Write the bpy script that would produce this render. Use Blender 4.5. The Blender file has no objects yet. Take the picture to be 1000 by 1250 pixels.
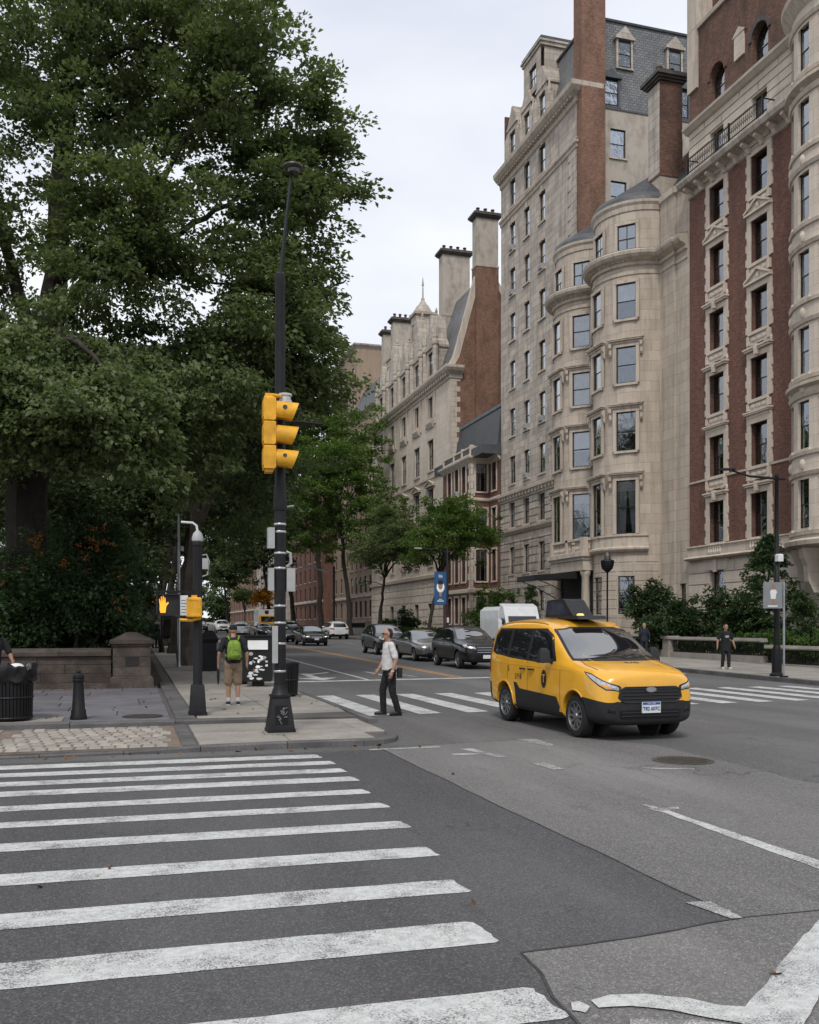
import bpy, bmesh, math, random
import numpy as np
from mathutils import Vector, Matrix
from mathutils.bvhtree import BVHTree
random.seed(11)
rng = np.random.default_rng(11)
S = bpy.context.scene
COL = S.collection
PI = math.pi
R = math.radians

# ------------------------------------------------------------------ camera
cam_d = bpy.data.cameras.new('camera')
cam = bpy.data.objects.new('camera', cam_d)
COL.objects.link(cam)
S.camera = cam
cam_d.sensor_fit = 'HORIZONTAL'
cam_d.sensor_width = 36.0
cam_d.lens = 41.4
cam_d.shift_y = 0.139
cam_d.clip_end = 3000
cam.location = (0, 0, 1.8)
cam.rotation_euler = (R(90), 0, -math.atan(340 / 1150))

# ------------------------------------------------------------------ sky, sun, exposure
SUN_EL, SUN_AZ = 52, 205          # degrees; azimuth clockwise from +Y
W = bpy.data.worlds.new('World')
S.world = W
W.use_nodes = True
nt = W.node_tree
nt.nodes.clear()
out = nt.nodes.new('ShaderNodeOutputWorld')
bg = nt.nodes.new('ShaderNodeBackground')
bg.inputs['Strength'].default_value = 0.12
sky = nt.nodes.new('ShaderNodeTexSky')
sky.sky_type = 'NISHITA'
sky.sun_disc = False
sky.sun_elevation = R(SUN_EL)
sky.sun_rotation = R(SUN_AZ)
tc = nt.nodes.new('ShaderNodeTexCoord')
mp = nt.nodes.new('ShaderNodeMapping')
mp.inputs['Scale'].default_value = (1, 1, 2.6)
nz = nt.nodes.new('ShaderNodeTexNoise')
nz.inputs['Scale'].default_value = 1.7
nz.inputs['Detail'].default_value = 5
nz.inputs['Roughness'].default_value = 0.5
rp = nt.nodes.new('ShaderNodeValToRGB')
rp.color_ramp.elements[0].position = 0.36
rp.color_ramp.elements[0].color = (4.7, 5.0, 5.7, 1)
rp.color_ramp.elements[1].position = 0.62
rp.color_ramp.elements[1].color = (6.5, 6.62, 6.9, 1)
mx = nt.nodes.new('ShaderNodeMix')
mx.data_type = 'RGBA'
mx.inputs['Factor'].default_value = 0.93
L = nt.links.new
L(tc.outputs['Generated'], mp.inputs['Vector'])
L(mp.outputs['Vector'], nz.inputs['Vector'])
L(nz.outputs['Fac'], rp.inputs['Fac'])
L(sky.outputs['Color'], mx.inputs['A'])
L(rp.outputs['Color'], mx.inputs['B'])
L(mx.outputs['Result'], bg.inputs['Color'])
L(bg.outputs['Background'], out.inputs['Surface'])

sun_d = bpy.data.lights.new('sun', 'SUN')
sun_d.energy = 1.5
sun_d.angle = R(12)
sun_d.color = (1.0, 0.965, 0.92)
sun = bpy.data.objects.new('sun', sun_d)
COL.objects.link(sun)
_d = Vector((math.sin(R(SUN_AZ)) * math.cos(R(SUN_EL)), math.cos(R(SUN_AZ)) * math.cos(R(SUN_EL)), math.sin(R(SUN_EL))))
sun.rotation_euler = _d.to_track_quat('Z', 'Y').to_euler()

S.view_settings.view_transform = 'Standard'
S.view_settings.look = 'None'
S.view_settings.gamma = 1
S.view_settings.use_curve_mapping = False
S.view_settings.exposure = 0.42
S.render.engine = 'CYCLES'
S.cycles.use_denoising = True
S.cycles.max_bounces = 6
S.cycles.diffuse_bounces = 3
S.cycles.glossy_bounces = 3
S.cycles.transmission_bounces = 4
S.cycles.transparent_max_bounces = 8
S.cycles.caustics_reflective = False
S.cycles.caustics_refractive = False

# ------------------------------------------------------------------ materials
MAT = {}


def node_mat(name):
    m = bpy.data.materials.new(name)
    m.use_nodes = True
    n = m.node_tree
    return m, n, n.nodes['Principled BSDF']


def mixc(n, a, b, fac, typ='MIX'):
    x = n.nodes.new('ShaderNodeMix')
    x.data_type = 'RGBA'
    x.blend_type = typ
    for v, s in ((a, 'A'), (b, 'B'), (fac, 'Factor')):
        if hasattr(v, 'links') or hasattr(v, 'is_linked'):
            n.links.new(v, x.inputs[s])
        elif s == 'Factor':
            x.inputs[s].default_value = v
        else:
            x.inputs[s].default_value = (*v, 1) if len(v) == 3 else v
    return x.outputs['Result']


def noise(n, vec, scale, detail=4, rough=0.55):
    t = n.nodes.new('ShaderNodeTexNoise')
    t.inputs['Scale'].default_value = scale
    t.inputs['Detail'].default_value = detail
    t.inputs['Roughness'].default_value = rough
    if vec is not None:
        n.links.new(vec, t.inputs['Vector'])
    return t.outputs['Fac']


def ramp(n, fac, p0, p1, c0=(0, 0, 0), c1=(1, 1, 1)):
    r = n.nodes.new('ShaderNodeValToRGB')
    e = r.color_ramp.elements
    e[0].position, e[1].position = p0, p1
    e[0].color, e[1].color = (*c0, 1), (*c1, 1)
    n.links.new(fac, r.inputs['Fac'])
    return r.outputs['Color']


def bump(n, b, height, strength, dist=0.02):
    x = n.nodes.new('ShaderNodeBump')
    x.inputs['Strength'].default_value = strength
    x.inputs['Distance'].default_value = dist
    n.links.new(height, x.inputs['Height'])
    n.links.new(x.outputs['Normal'], b.inputs['Normal'])


def coords(n, kind, scale=None):
    t = n.nodes.new('ShaderNodeTexCoord')
    o = t.outputs[kind]
    if scale:
        mpp = n.nodes.new('ShaderNodeMapping')
        mpp.inputs['Scale'].default_value = scale
        n.links.new(o, mpp.inputs['Vector'])
        o = mpp.outputs['Vector']
    return o


def worldpos(n, scale=None):
    g = n.nodes.new('ShaderNodeNewGeometry')
    o = g.outputs['Position']
    if scale:
        mpp = n.nodes.new('ShaderNodeMapping')
        mpp.inputs['Scale'].default_value = scale
        n.links.new(o, mpp.inputs['Vector'])
        o = mpp.outputs['Vector']
    return o


def M(name, col, rough=0.7, var=0.12, scale=4.0, bmp=0.0, metal=0.0, rnd=0.0, spec=0.4, fine=0.0, coat=0.0):
    """plain surface: colour with uneven tone, optional relief, optional tone per object"""
    if name in MAT:
        return MAT[name]
    m, n, b = node_mat(name)
    p = worldpos(n)
    lo = tuple(c * (1 - var) for c in col)
    hi = tuple(min(1, c * (1 + var)) for c in col)
    f = noise(n, p, scale)
    c = mixc(n, lo, hi, ramp(n, f, 0.3, 0.7))
    if fine:
        f2 = noise(n, p, scale * 14, 3)
        c = mixc(n, c, tuple(x * (1 - fine) for x in col), ramp(n, f2, 0.5, 0.75))
    if rnd:
        oi = n.nodes.new('ShaderNodeObjectInfo')
        hs = n.nodes.new('ShaderNodeHueSaturation')
        mr = n.nodes.new('ShaderNodeMapRange')
        mr.inputs['To Min'].default_value = 1 - rnd
        mr.inputs['To Max'].default_value = 1 + rnd
        n.links.new(oi.outputs['Random'], mr.inputs['Value'])
        n.links.new(mr.outputs['Result'], hs.inputs['Value'])
        n.links.new(c, hs.inputs['Color'])
        c = hs.outputs['Color']
    n.links.new(c, b.inputs['Base Color'])
    b.inputs['Roughness'].default_value = rough
    b.inputs['Metallic'].default_value = metal
    b.inputs['Specular IOR Level'].default_value = spec
    if coat:
        b.inputs['Coat Weight'].default_value = coat
        b.inputs['Coat Roughness'].default_value = 0.05
    if bmp:
        bump(n, b, noise(n, p, scale * 9, 5), bmp)
    MAT[name] = m
    return m


def asphalt(name, col, seed):
    m, n, b = node_mat(name)
    p = worldpos(n)
    big = noise(n, worldpos(n, (0.35, 0.12, 0.3)), 1.0 + seed * 0.07, 5)
    c = mixc(n, tuple(x * 0.68 for x in col), tuple(x * 1.28 for x in col), ramp(n, big, 0.34, 0.66))
    oil = noise(n, worldpos(n, (1, 0.45, 1)), 2.7, 3, 0.6)
    c = mixc(n, c, tuple(x * 0.55 for x in col), ramp(n, oil, 0.62, 0.74, (0, 0, 0), (0.7, 0.7, 0.7)))
    trk = noise(n, worldpos(n, (1.1, 0.035, 1)), 1.0, 3, 0.6)
    c = mixc(n, c, tuple(x * 0.72 for x in col), ramp(n, trk, 0.46, 0.62, (0, 0, 0), (0.6, 0.6, 0.6)))
    patch = noise(n, p, 0.9, 4)
    c = mixc(n, c, tuple(x * 0.7 for x in col), ramp(n, patch, 0.6, 0.78, (0, 0, 0), (0.6, 0.6, 0.6)))
    v = n.nodes.new('ShaderNodeTexVoronoi')
    v.inputs['Scale'].default_value = 95
    n.links.new(p, v.inputs['Vector'])
    st = noise(n, p, 120, 2)
    c = mixc(n, c, tuple(min(1, x * 2.5) for x in col), ramp(n, v.outputs['Color'], 0.55, 0.95, (0, 0, 0), (0.6, 0.6, 0.6)))
    c = mixc(n, c, tuple(x * 0.35 for x in col), ramp(n, st, 0.52, 0.68, (0, 0, 0), (0.75, 0.75, 0.75)))
    mid = noise(n, p, 26, 3)
    c = mixc(n, c, tuple(x * 1.5 for x in col), ramp(n, mid, 0.55, 0.72, (0, 0, 0), (0.4, 0.4, 0.4)))
    # cracks: thin dark lines from a distorted cell pattern
    vc = n.nodes.new('ShaderNodeTexVoronoi')
    vc.feature = 'DISTANCE_TO_EDGE'
    vc.inputs['Scale'].default_value = 0.33
    wv = n.nodes.new('ShaderNodeVectorMath')
    wv.operation = 'ADD'
    nn = n.nodes.new('ShaderNodeTexNoise')
    nn.inputs['Scale'].default_value = 1.4
    nn.inputs['Detail'].default_value = 6
    n.links.new(p, nn.inputs['Vector'])
    n.links.new(p, wv.inputs[0])
    n.links.new(nn.outputs['Color'], wv.inputs[1])
    n.links.new(wv.outputs['Vector'], vc.inputs['Vector'])
    ck = ramp(n, vc.outputs['Distance'], 0.002, 0.006, (0.6, 0.6, 0.6), (0, 0, 0))
    msk = ramp(n, noise(n, p, 0.45, 2), 0.52, 0.62)
    ck = mixc(n, (0, 0, 0), ck, msk)
    c = mixc(n, c, tuple(x * 0.3 for x in col), ck)
    n.links.new(c, b.inputs['Base Color'])
    b.inputs['Roughness'].default_value = 0.88
    b.inputs['Specular IOR Level'].default_value = 0.3
    bump(n, b, v.outputs['Distance'], 0.5, 0.006)
    MAT[name] = m
    return m


def paint(name, col, under, wear):
    """road paint rubbed through to the asphalt in flecks"""
    m, n, b = node_mat(name)
    p = worldpos(n)
    a = noise(n, p, 85, 5, 0.8)
    z = noise(n, p, 2.3, 5, 0.7)
    s = n.nodes.new('ShaderNodeMath')
    s.operation = 'MULTIPLY_ADD'
    s.inputs[1].default_value = 0.55
    n.links.new(z, s.inputs[0])
    n.links.new(a, s.inputs[2])
    f = ramp(n, s.outputs[0], wear, wear + 0.09)
    dirt = mixc(n, col, tuple(x * 0.66 for x in col), ramp(n, noise(n, p, 16, 6, 0.7), 0.4, 0.7))
    c = mixc(n, dirt, under, f)
    n.links.new(c, b.inputs['Base Color'])
    b.inputs['Roughness'].default_value = 0.75
    bump(n, b, a, 0.25, 0.005)
    MAT[name] = m
    return m


def masonry(name, c1, c2, mortar, bw, bh, ms, stain=0.35, rough=0.85, bias=0.0, bmp=0.3, streak=(0.5, 0.5, 0.09), staincol=None, mottle=0):
    """bricks or blocks too fine to model, in metres along the wall, with soot streaks"""
    m, n, b = node_mat(name)
    uv = coords(n, 'UV')
    t = n.nodes.new('ShaderNodeTexBrick')
    n.links.new(uv, t.inputs['Vector'])
    t.inputs['Color1'].default_value = (*c1, 1)
    t.inputs['Color2'].default_value = (*c2, 1)
    t.inputs['Mortar'].default_value = (*mortar, 1)
    t.inputs['Scale'].default_value = 1
    t.inputs['Mortar Size'].default_value = ms
    t.inputs['Mortar Smooth'].default_value = 0.2
    t.inputs['Bias'].default_value = bias
    t.inputs['Brick Width'].default_value = bw
    t.inputs['Row Height'].default_value = bh
    p = worldpos(n)
    c = t.outputs['Color']
    big = noise(n, worldpos(n, streak), 2.2, 6, 0.62)
    sc = staincol or tuple(x * 0.42 for x in c1)
    c = mixc(n, c, sc, ramp(n, big, 0.45, 0.8, (0, 0, 0), (stain * 2,) * 3))
    sm = noise(n, p, 1.3, 6, 0.7)
    c = mixc(n, c, tuple(min(1, x * 1.18) for x in c2), ramp(n, sm, 0.5, 0.8, (0, 0, 0), (0.45,) * 3))
    if mottle:
        mo = noise(n, worldpos(n, (1, 1, 3.2)), 3.2, 6, 0.8)
        c = mixc(n, c, tuple(x * 0.36 for x in c1), ramp(n, mo, 0.42, 0.68, (0, 0, 0), (0.8,) * 3))
        mo2 = noise(n, worldpos(n, (1, 1, 3.2)), 7.1, 4, 0.8)
        c = mixc(n, c, tuple(min(1, x * 1.75) for x in c2), ramp(n, mo2, 0.52, 0.78, (0, 0, 0), (0.7,) * 3))
    fine = noise(n, p, 14, 4, 0.7)
    c = mixc(n, c, tuple(x * 0.72 for x in c1), ramp(n, fine, 0.45, 0.75, (0, 0, 0), (0.4,) * 3))
    n.links.new(c, b.inputs['Base Color'])
    b.inputs['Roughness'].default_value = rough
    b.inputs['Specular IOR Level'].default_value = 0.2
    bump(n, b, t.outputs['Fac'], -bmp, 0.02)
    MAT[name] = m
    return m


def leaf(name, cols, trans=0.35, rough=0.55):
    m, n, b = node_mat(name)
    p = worldpos(n)
    oi = n.nodes.new('ShaderNodeAttribute')
    oi.attribute_name = 'tone'
    f = noise(n, p, 0.45, 4)
    c = mixc(n, cols[0], cols[1], ramp(n, f, 0.35, 0.65))
    c = mixc(n, c, cols[2], ramp(n, oi.outputs['Fac'], 0.35, 1.0, (0, 0, 0), (0.85,) * 3))
    n.links.new(c, b.inputs['Base Color'])
    b.inputs['Roughness'].default_value = rough
    b.inputs['Specular IOR Level'].default_value = 0.35
    tr = n.nodes.new('ShaderNodeBsdfTranslucent')
    tc_ = mixc(n, c, (1.35, 1.45, 0.85), 1.0, 'MULTIPLY')
    n.links.new(tc_, tr.inputs['Color'])
    ms = n.nodes.new('ShaderNodeMixShader')
    ms.inputs[0].default_value = trans
    o = n.nodes['Material Output']
    n.links.new(b.outputs[0], ms.inputs[1])
    n.links.new(tr.outputs[0], ms.inputs[2])
    n.links.new(ms.outputs[0], o.inputs['Surface'])
    MAT[name] = m
    return m


def glass(name, tint, see, rough=0.03, ior=1.5, boost=1.0):
    """window glass: mirror by Fresnel, otherwise a tinted view through it"""
    m, n, b = node_mat(name)
    n.nodes.remove(b)
    o = n.nodes['Material Output']
    gl = n.nodes.new('ShaderNodeBsdfGlossy')
    gl.inputs['Roughness'].default_value = rough
    gl.inputs['Color'].default_value = (0.9, 0.95, 1.0, 1)
    tp = n.nodes.new('ShaderNodeBsdfTransparent')
    tp.inputs['Color'].default_value = (see * tint[0], see * tint[1], see * tint[2], 1)
    fr = n.nodes.new('ShaderNodeFresnel')
    fr.inputs['IOR'].default_value = ior
    bp = n.nodes.new('ShaderNodeBump')
    bp.inputs['Strength'].default_value = 0.3
    bp.inputs['Distance'].default_value = 0.02
    n.links.new(noise(n, worldpos(n), 2.4, 2), bp.inputs['Height'])
    n.links.new(bp.outputs['Normal'], gl.inputs['Normal'])
    mu = n.nodes.new('ShaderNodeMath')
    mu.operation = 'MULTIPLY'
    mu.use_clamp = True
    mu.inputs[1].default_value = boost
    n.links.new(fr.outputs[0], mu.inputs[0])
    ms = n.nodes.new('ShaderNodeMixShader')
    n.links.new(mu.outputs[0], ms.inputs[0])
    n.links.new(tp.outputs[0], ms.inputs[1])
    n.links.new(gl.outputs[0], ms.inputs[2])
    n.links.new(ms.outputs[0], o.inputs['Surface'])
    MAT[name] = m
    return m


def emit(name, col, strength):
    m, n, b = node_mat(name)
    b.inputs['Base Color'].default_value = (*col, 1)
    b.inputs['Emission Color'].default_value = (*col, 1)
    b.inputs['Emission Strength'].default_value = strength
    MAT[name] = m
    return m


asphalt('asphalt_mid', (0.115, 0.111, 0.109), 0)
asphalt('asphalt_dark', (0.083, 0.080, 0.081), 1)
asphalt('asphalt_light', (0.152, 0.146, 0.139), 2)
paint('paint_white', (0.57, 0.57, 0.55), (0.115, 0.11, 0.11), 0.79)
paint('paint_worn', (0.55, 0.54, 0.52), (0.15, 0.145, 0.14), 0.70)
paint('paint_yellow', (0.58, 0.30, 0.07), (0.12, 0.115, 0.11), 0.84)
M('tar', (0.03, 0.03, 0.03), 0.8)
M('seam', (0.05, 0.048, 0.048), 0.9, 0.4, 6)
M('blind_cream', (0.62, 0.57, 0.48), 0.8, 0.15, 2)
M('blind_grey', (0.30, 0.31, 0.33), 0.8, 0.2, 2)
M('concrete', (0.265, 0.243, 0.212), 0.9, 0.2, 1.2, 0.25, rnd=0.1, fine=0.28)
M('concrete_joint', (0.10, 0.093, 0.085), 0.95, 0.2)
M('bluestone', (0.125, 0.12, 0.128), 0.85, 0.22, 1.5, 0.25, rnd=0.16, fine=0.25)
M('kerb_stone', (0.105, 0.10, 0.098), 0.85, 0.3, 2.0, 0.3, rnd=0.15, fine=0.3)
M('sett', (0.30, 0.27, 0.235), 0.85, 0.2, 5.0, 0.4, rnd=0.2, fine=0.25)
M('sett_joint', (0.17, 0.13, 0.10), 0.95, 0.25, 8)
M('soil', (0.045, 0.036, 0.025), 0.95, 0.3, 2)
M('lawn', (0.035, 0.055, 0.018), 0.95, 0.3, 1)
M('brownstone', (0.078, 0.062, 0.052), 0.95, 0.45, 2.6, 0.8, rnd=0.25, fine=0.45)
M('brownstone_cap', (0.07, 0.055, 0.046), 0.95, 0.4, 2.6, 0.7, rnd=0.12, fine=0.4)
M('iron_black', (0.009, 0.009, 0.010), 0.5, 0.3, 3, 0.08, spec=0.25)
M('iron_worn', (0.011, 0.011, 0.012), 0.5, 0.4, 9, 0.1, fine=0.3, spec=0.28)
M('manhole_iron', (0.085, 0.075, 0.06), 0.6, 0.3, 9, 0.1, metal=0.4)
M('steel_grey', (0.30, 0.31, 0.32), 0.4, 0.15, 5, metal=0.5)
M('grey_paint', (0.36, 0.36, 0.355), 0.5, 0.12, 6, fine=0.15)
M('white_paint', (0.62, 0.63, 0.63), 0.45, 0.06, 6)
M('band_steel', (0.5, 0.5, 0.5), 0.35, 0.1, 6, metal=0.7)
M('signal_yellow', (0.70, 0.35, 0.02), 0.5, 0.22, 6, fine=0.25)
M('black_plastic', (0.013, 0.013, 0.014), 0.5, 0.2, 5)
M('bag_plastic', (0.010, 0.010, 0.011), 0.25, 0.2, 5, 0.5)
M('bark', (0.040, 0.033, 0.026), 0.95, 0.4, 3.5, 0.9, fine=0.35)
M('bark_light', (0.10, 0.085, 0.065), 0.95, 0.35, 3.0, 0.8, fine=0.35)
leaf('leaf_dark', ((0.042, 0.062, 0.024), (0.062, 0.090, 0.034), (0.108, 0.138, 0.058)))
leaf('leaf_mid', ((0.066, 0.092, 0.036), (0.104, 0.136, 0.052), (0.190, 0.220, 0.100)), 0.42)
leaf('leaf_bright', ((0.050, 0.098, 0.016), (0.076, 0.132, 0.022), (0.14, 0.20, 0.044)))
leaf('leaf_shrub', ((0.026, 0.050, 0.019), (0.040, 0.070, 0.026), (0.072, 0.112, 0.042)))
leaf('leaf_hedge', ((0.04, 0.082, 0.016), (0.06, 0.11, 0.022), (0.12, 0.18, 0.045)))
M('petal_orange', (0.27, 0.085, 0.012), 0.6, 0.3, 6)
masonry('limestone', (0.385, 0.335, 0.282), (0.56, 0.495, 0.425), (0.22, 0.19, 0.16), 1.15, 0.52, 0.018, 0.4, bmp=0.5, streak=(1.2, 1.2, 0.13))
masonry('limestone_warm', (0.44, 0.372, 0.302), (0.53, 0.455, 0.375), (0.29, 0.24, 0.19), 1.4, 0.6, 0.012, 0.36, bmp=0.25, streak=(1.2, 1.2, 0.13))
masonry('limestone_trim', (0.50, 0.428, 0.35), (0.57, 0.495, 0.41), (0.34, 0.285, 0.23), 1.6, 3.0, 0.008, 0.4, bmp=0.1, streak=(1.4, 1.4, 0.2))
masonry('pale_stone', (0.57, 0.49, 0.405), (0.64, 0.56, 0.47), (0.36, 0.3, 0.24), 1.5, 0.6, 0.008, 0.24, bmp=0.2)
masonry('stucco', (0.43, 0.38, 0.32), (0.46, 0.41, 0.35), (0.44, 0.39, 0.33), 30, 30, 0.0, 0.5, streak=(0.7, 0.7, 0.35))
masonry('brick_red', (0.165, 0.076, 0.056), (0.255, 0.124, 0.090), (0.15, 0.10, 0.082), 0.26, 0.088, 0.014, 0.42, staincol=(0.06, 0.045, 0.038), mottle=1)
masonry('brick_sooty', (0.15, 0.082, 0.06), (0.23, 0.125, 0.088), (0.14, 0.10, 0.08), 0.26, 0.088, 0.014, 0.6, mottle=1, staincol=(0.05, 0.042, 0.036), streak=(0.5, 0.5, 0.22))
masonry('brick_orange', (0.205, 0.108, 0.072), (0.31, 0.17, 0.115), (0.20, 0.14, 0.11), 0.26, 0.088, 0.014, 0.62, mottle=1, staincol=(0.085, 0.055, 0.042), streak=(0.5, 0.5, 0.22))
masonry('tan_brick', (0.33, 0.25, 0.185), (0.37, 0.285, 0.21), (0.27, 0.2, 0.15), 0.23, 0.078, 0.012, 0.3)
masonry('slate', (0.145, 0.15, 0.155), (0.215, 0.215, 0.21), (0.06, 0.06, 0.065), 0.34, 0.2, 0.022, 0.3, rough=0.5, bmp=0.8)
masonry('slate_dark', (0.065, 0.07, 0.078), (0.088, 0.092, 0.10), (0.035, 0.036, 0.04), 0.34, 0.2, 0.02, 0.25, rough=0.5, bmp=0.6)
M('lead', (0.075, 0.08, 0.085), 0.5, 0.25, 2.0, 0.1)
M('copper_green', (0.19, 0.22, 0.24), 0.6, 0.2, 2.0)
M('sooty_stone', (0.085, 0.075, 0.065), 0.9, 0.3, 2.0, 0.2)
M('chimney_pot', (0.06, 0.045, 0.038), 0.85, 0.3, 3)
M('window_black', (0.013, 0.012, 0.012), 0.45, 0.2, 4)
M('interior_dark', (0.02, 0.019, 0.018), 0.9, 0.2, 1)
M('blind_white', (0.82, 0.82, 0.80), 0.8, 0.15, 1.3, rnd=0.2)
M('curtain', (0.46, 0.47, 0.47), 0.85, 0.2, 3.0, rnd=0.25)
glass('pane', (0.98, 0.99, 1.0), 0.98, boost=3.6)
glass('pane_far', (0.95, 0.97, 1.0), 0.9, boost=2.0)

# ------------------------------------------------------------------ mesh helpers
def gz(y):
    """height of the carriageway: level at the junction, then gently uphill along the avenue"""
    return 0.009 * (y - 24) if y > 24 else 0.0


def auto_uv(me):
    nl = len(me.loops)
    if nl == 0:
        return
    co = np.empty(len(me.vertices) * 3, np.float32)
    me.vertices.foreach_get('co', co)
    co = co.reshape(-1, 3)
    vi = np.empty(nl, np.int32)
    me.loops.foreach_get('vertex_index', vi)
    npoly = len(me.polygons)
    tot = np.empty(npoly, np.int32)
    me.polygons.foreach_get('loop_total', tot)
    nor = np.empty(npoly * 3, np.float32)
    me.polygons.foreach_get('normal', nor)
    nor = np.repeat(np.abs(nor.reshape(-1, 3)), tot, axis=0)
    c = co[vi]
    uv = np.empty((nl, 2), np.float32)
    top = nor[:, 2] > 0.8
    sx = (nor[:, 0] >= nor[:, 1])
    uv[:, 0] = np.where(top, c[:, 0], np.where(sx, c[:, 1], c[:, 0]))
    uv[:, 1] = np.where(top, c[:, 1], c[:, 2])
    l = me.uv_layers.new(name='UVMap')
    l.data.foreach_set('uv', uv.ravel())


class MB:
    def __init__(self):
        self.v, self.f = [], []

    def add(self, vs, fs):
        k = len(self.v)
        self.v += [tuple(p) for p in vs]
        self.f += [tuple(i + k for i in f) for f in fs]
        return self

    def box(self, x0, x1, y0, y1, z0, z1):
        return self.add([(x0, y0, z0), (x1, y0, z0), (x1, y1, z0), (x0, y1, z0), (x0, y0, z1), (x1, y0, z1), (x1, y1, z1), (x0, y1, z1)],
                        [(0, 3, 2, 1), (4, 5, 6, 7), (0, 1, 5, 4), (1, 2, 6, 5), (2, 3, 7, 6), (3, 0, 4, 7)])

    def cbox(self, c, s, rz=0.0, bev=0.0, top=(1, 1)):
        """box centred at c in plan, standing on c.z, turned by rz, top face scaled"""
        ca, sa = math.cos(rz), math.sin(rz)
        vs = []
        if bev <= 0:
            lv = [(0, 1, 1), (s[2], top[0], top[1])]
        else:
            bx, by = 1 - 2 * bev / s[0], 1 - 2 * bev / s[1]
            lv = [(0, 1, 1), (s[2] - bev, top[0], top[1]), (s[2], top[0] * bx, top[1] * by)]
        for z, kx, ky in lv:
            for sx, sy in ((-1, -1), (1, -1), (1, 1), (-1, 1)):
                x, y = sx * s[0] / 2 * kx, sy * s[1] / 2 * ky
                vs.append((c[0] + x * ca - y * sa, c[1] + x * sa + y * ca, c[2] + z))
        fs = [(3, 2, 1, 0)]
        n = len(lv)
        for i in range(n - 1):
            a, b = i * 4, i * 4 + 4
            fs += [(a + k, a + (k + 1) % 4, b + (k + 1) % 4, b + k) for k in range(4)]
        e = (n - 1) * 4
        fs.append((e, e + 1, e + 2, e + 3))
        return self.add(vs, fs)

    def tube(self, pts, rad, n=8, cap=True):
        pts = [Vector(p) for p in pts]
        m = len(pts)
        if not hasattr(rad, '__len__'):
            rad = [rad] * m
        vs, fs = [], []
        up = None
        for i, p in enumerate(pts):
            t = (pts[min(i + 1, m - 1)] - pts[max(i - 1, 0)]).normalized()
            if up is None:
                up = Vector((0, 0, 1)) if abs(t.z) < 0.9 else Vector((1, 0, 0))
            a = t.cross(up)
            if a.length < 1e-5:
                a = t.orthogonal()
            a.normalize()
            b = a.cross(t).normalized()
            up = b
            for k in range(n):
                g = 2 * PI * k / n
                vs.append(p + (a * math.cos(g) + b * math.sin(g)) * rad[i])
        for i in range(m - 1):
            for k in range(n):
                fs.append((i * n + k, i * n + (k + 1) % n, (i + 1) * n + (k + 1) % n, (i + 1) * n + k))
        if cap:
            fs.append(tuple(range(n - 1, -1, -1)))
            fs.append(tuple((m - 1) * n + k for k in range(n)))
        return self.add(vs, fs)

    def lathe(self, prof, c=(0, 0, 0), n=16, a0=0.0, sx=1.0, sy=1.0):
        """prof: (radius, z) from bottom to top"""
        vs, fs = [], []
        for r, z in prof:
            for k in range(n):
                g = a0 + 2 * PI * k / n
                vs.append((c[0] + r * sx * math.cos(g), c[1] + r * sy * math.sin(g), c[2] + z))
        for i in range(len(prof) - 1):
            for k in range(n):
                fs.append((i * n + k, i * n + (k + 1) % n, (i + 1) * n + (k + 1) % n, (i + 1) * n + k))
        fs.append(tuple(range(n - 1, -1, -1)))
        fs.append(tuple((len(prof) - 1) * n + k for k in range(n)))
        return self.add(vs, fs)

    def prism(self, poly, z0, z1):
        """flat polygon in plan between two heights (heights may be functions of x, y)"""
        g0 = z0 if callable(z0) else (lambda x, y: z0)
        g1 = z1 if callable(z1) else (lambda x, y: z1)
        n = len(poly)
        vs = [(x, y, g0(x, y)) for x, y in poly] + [(x, y, g1(x, y)) for x, y in poly]
        fs = [tuple(range(n - 1, -1, -1)), tuple(range(n, 2 * n))]
        fs += [(i, (i + 1) % n, n + (i + 1) % n, n + i) for i in range(n)]
        return self.add(vs, fs)

    def extr(self, poly, o, u, v, w):
        """polygon given in the plane (u, v) at o, extruded by w"""
        o, u, v, w = Vector(o), Vector(u), Vector(v), Vector(w)
        n = len(poly)
        vs = [o + u * a + v * b for a, b in poly]
        vs += [p + w for p in vs]
        fs = [tuple(range(n - 1, -1, -1)), tuple(range(n, 2 * n))]
        fs += [(i, (i + 1) % n, n + (i + 1) % n, n + i) for i in range(n)]
        return self.add(vs, fs)

    def ball(self, c, r, n=10, m=7):
        rx, ry, rz = r if hasattr(r, '__len__') else (r, r, r)
        prof = []
        for i in range(1, m):
            g = -PI / 2 + PI * i / m
            prof.append((math.cos(g), math.sin(g) * rz))
        return self.lathe(prof, c, n, 0, rx, ry)

    def sweep(self, path, prof, closed=False, side=1):
        """profile (out, z) swept along a plan polyline; 'out' goes to the right of the path when side=1"""
        n = len(path)
        vs, fs = [], []
        k = len(prof)
        for i in range(n):
            p = Vector(path[i])
            dirs = []
            if i > 0:
                dirs.append((p - Vector(path[i - 1])).normalized())
            if i < n - 1:
                dirs.append((Vector(path[i + 1]) - p).normalized())
            nn = [Vector((d.y, -d.x)) * side for d in dirs]
            if len(nn) == 2:
                b = (nn[0] + nn[1])
                b.normalize()
                b /= max(0.35, b.dot(nn[0]))
            else:
                b = nn[0]
            for o, z in prof:
                q = p + b * o
                vs.append((q.x, q.y, z))
        for i in range(n - 1):
            for j in range(k):
                fs.append((i * k + j, i * k + (j + 1) % k, (i + 1) * k + (j + 1) % k, (i + 1) * k + j))
        fs.append(tuple(range(k - 1, -1, -1)))
        fs.append(tuple((n - 1) * k + j for j in range(k)))
        return self.add(vs, fs)

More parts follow.
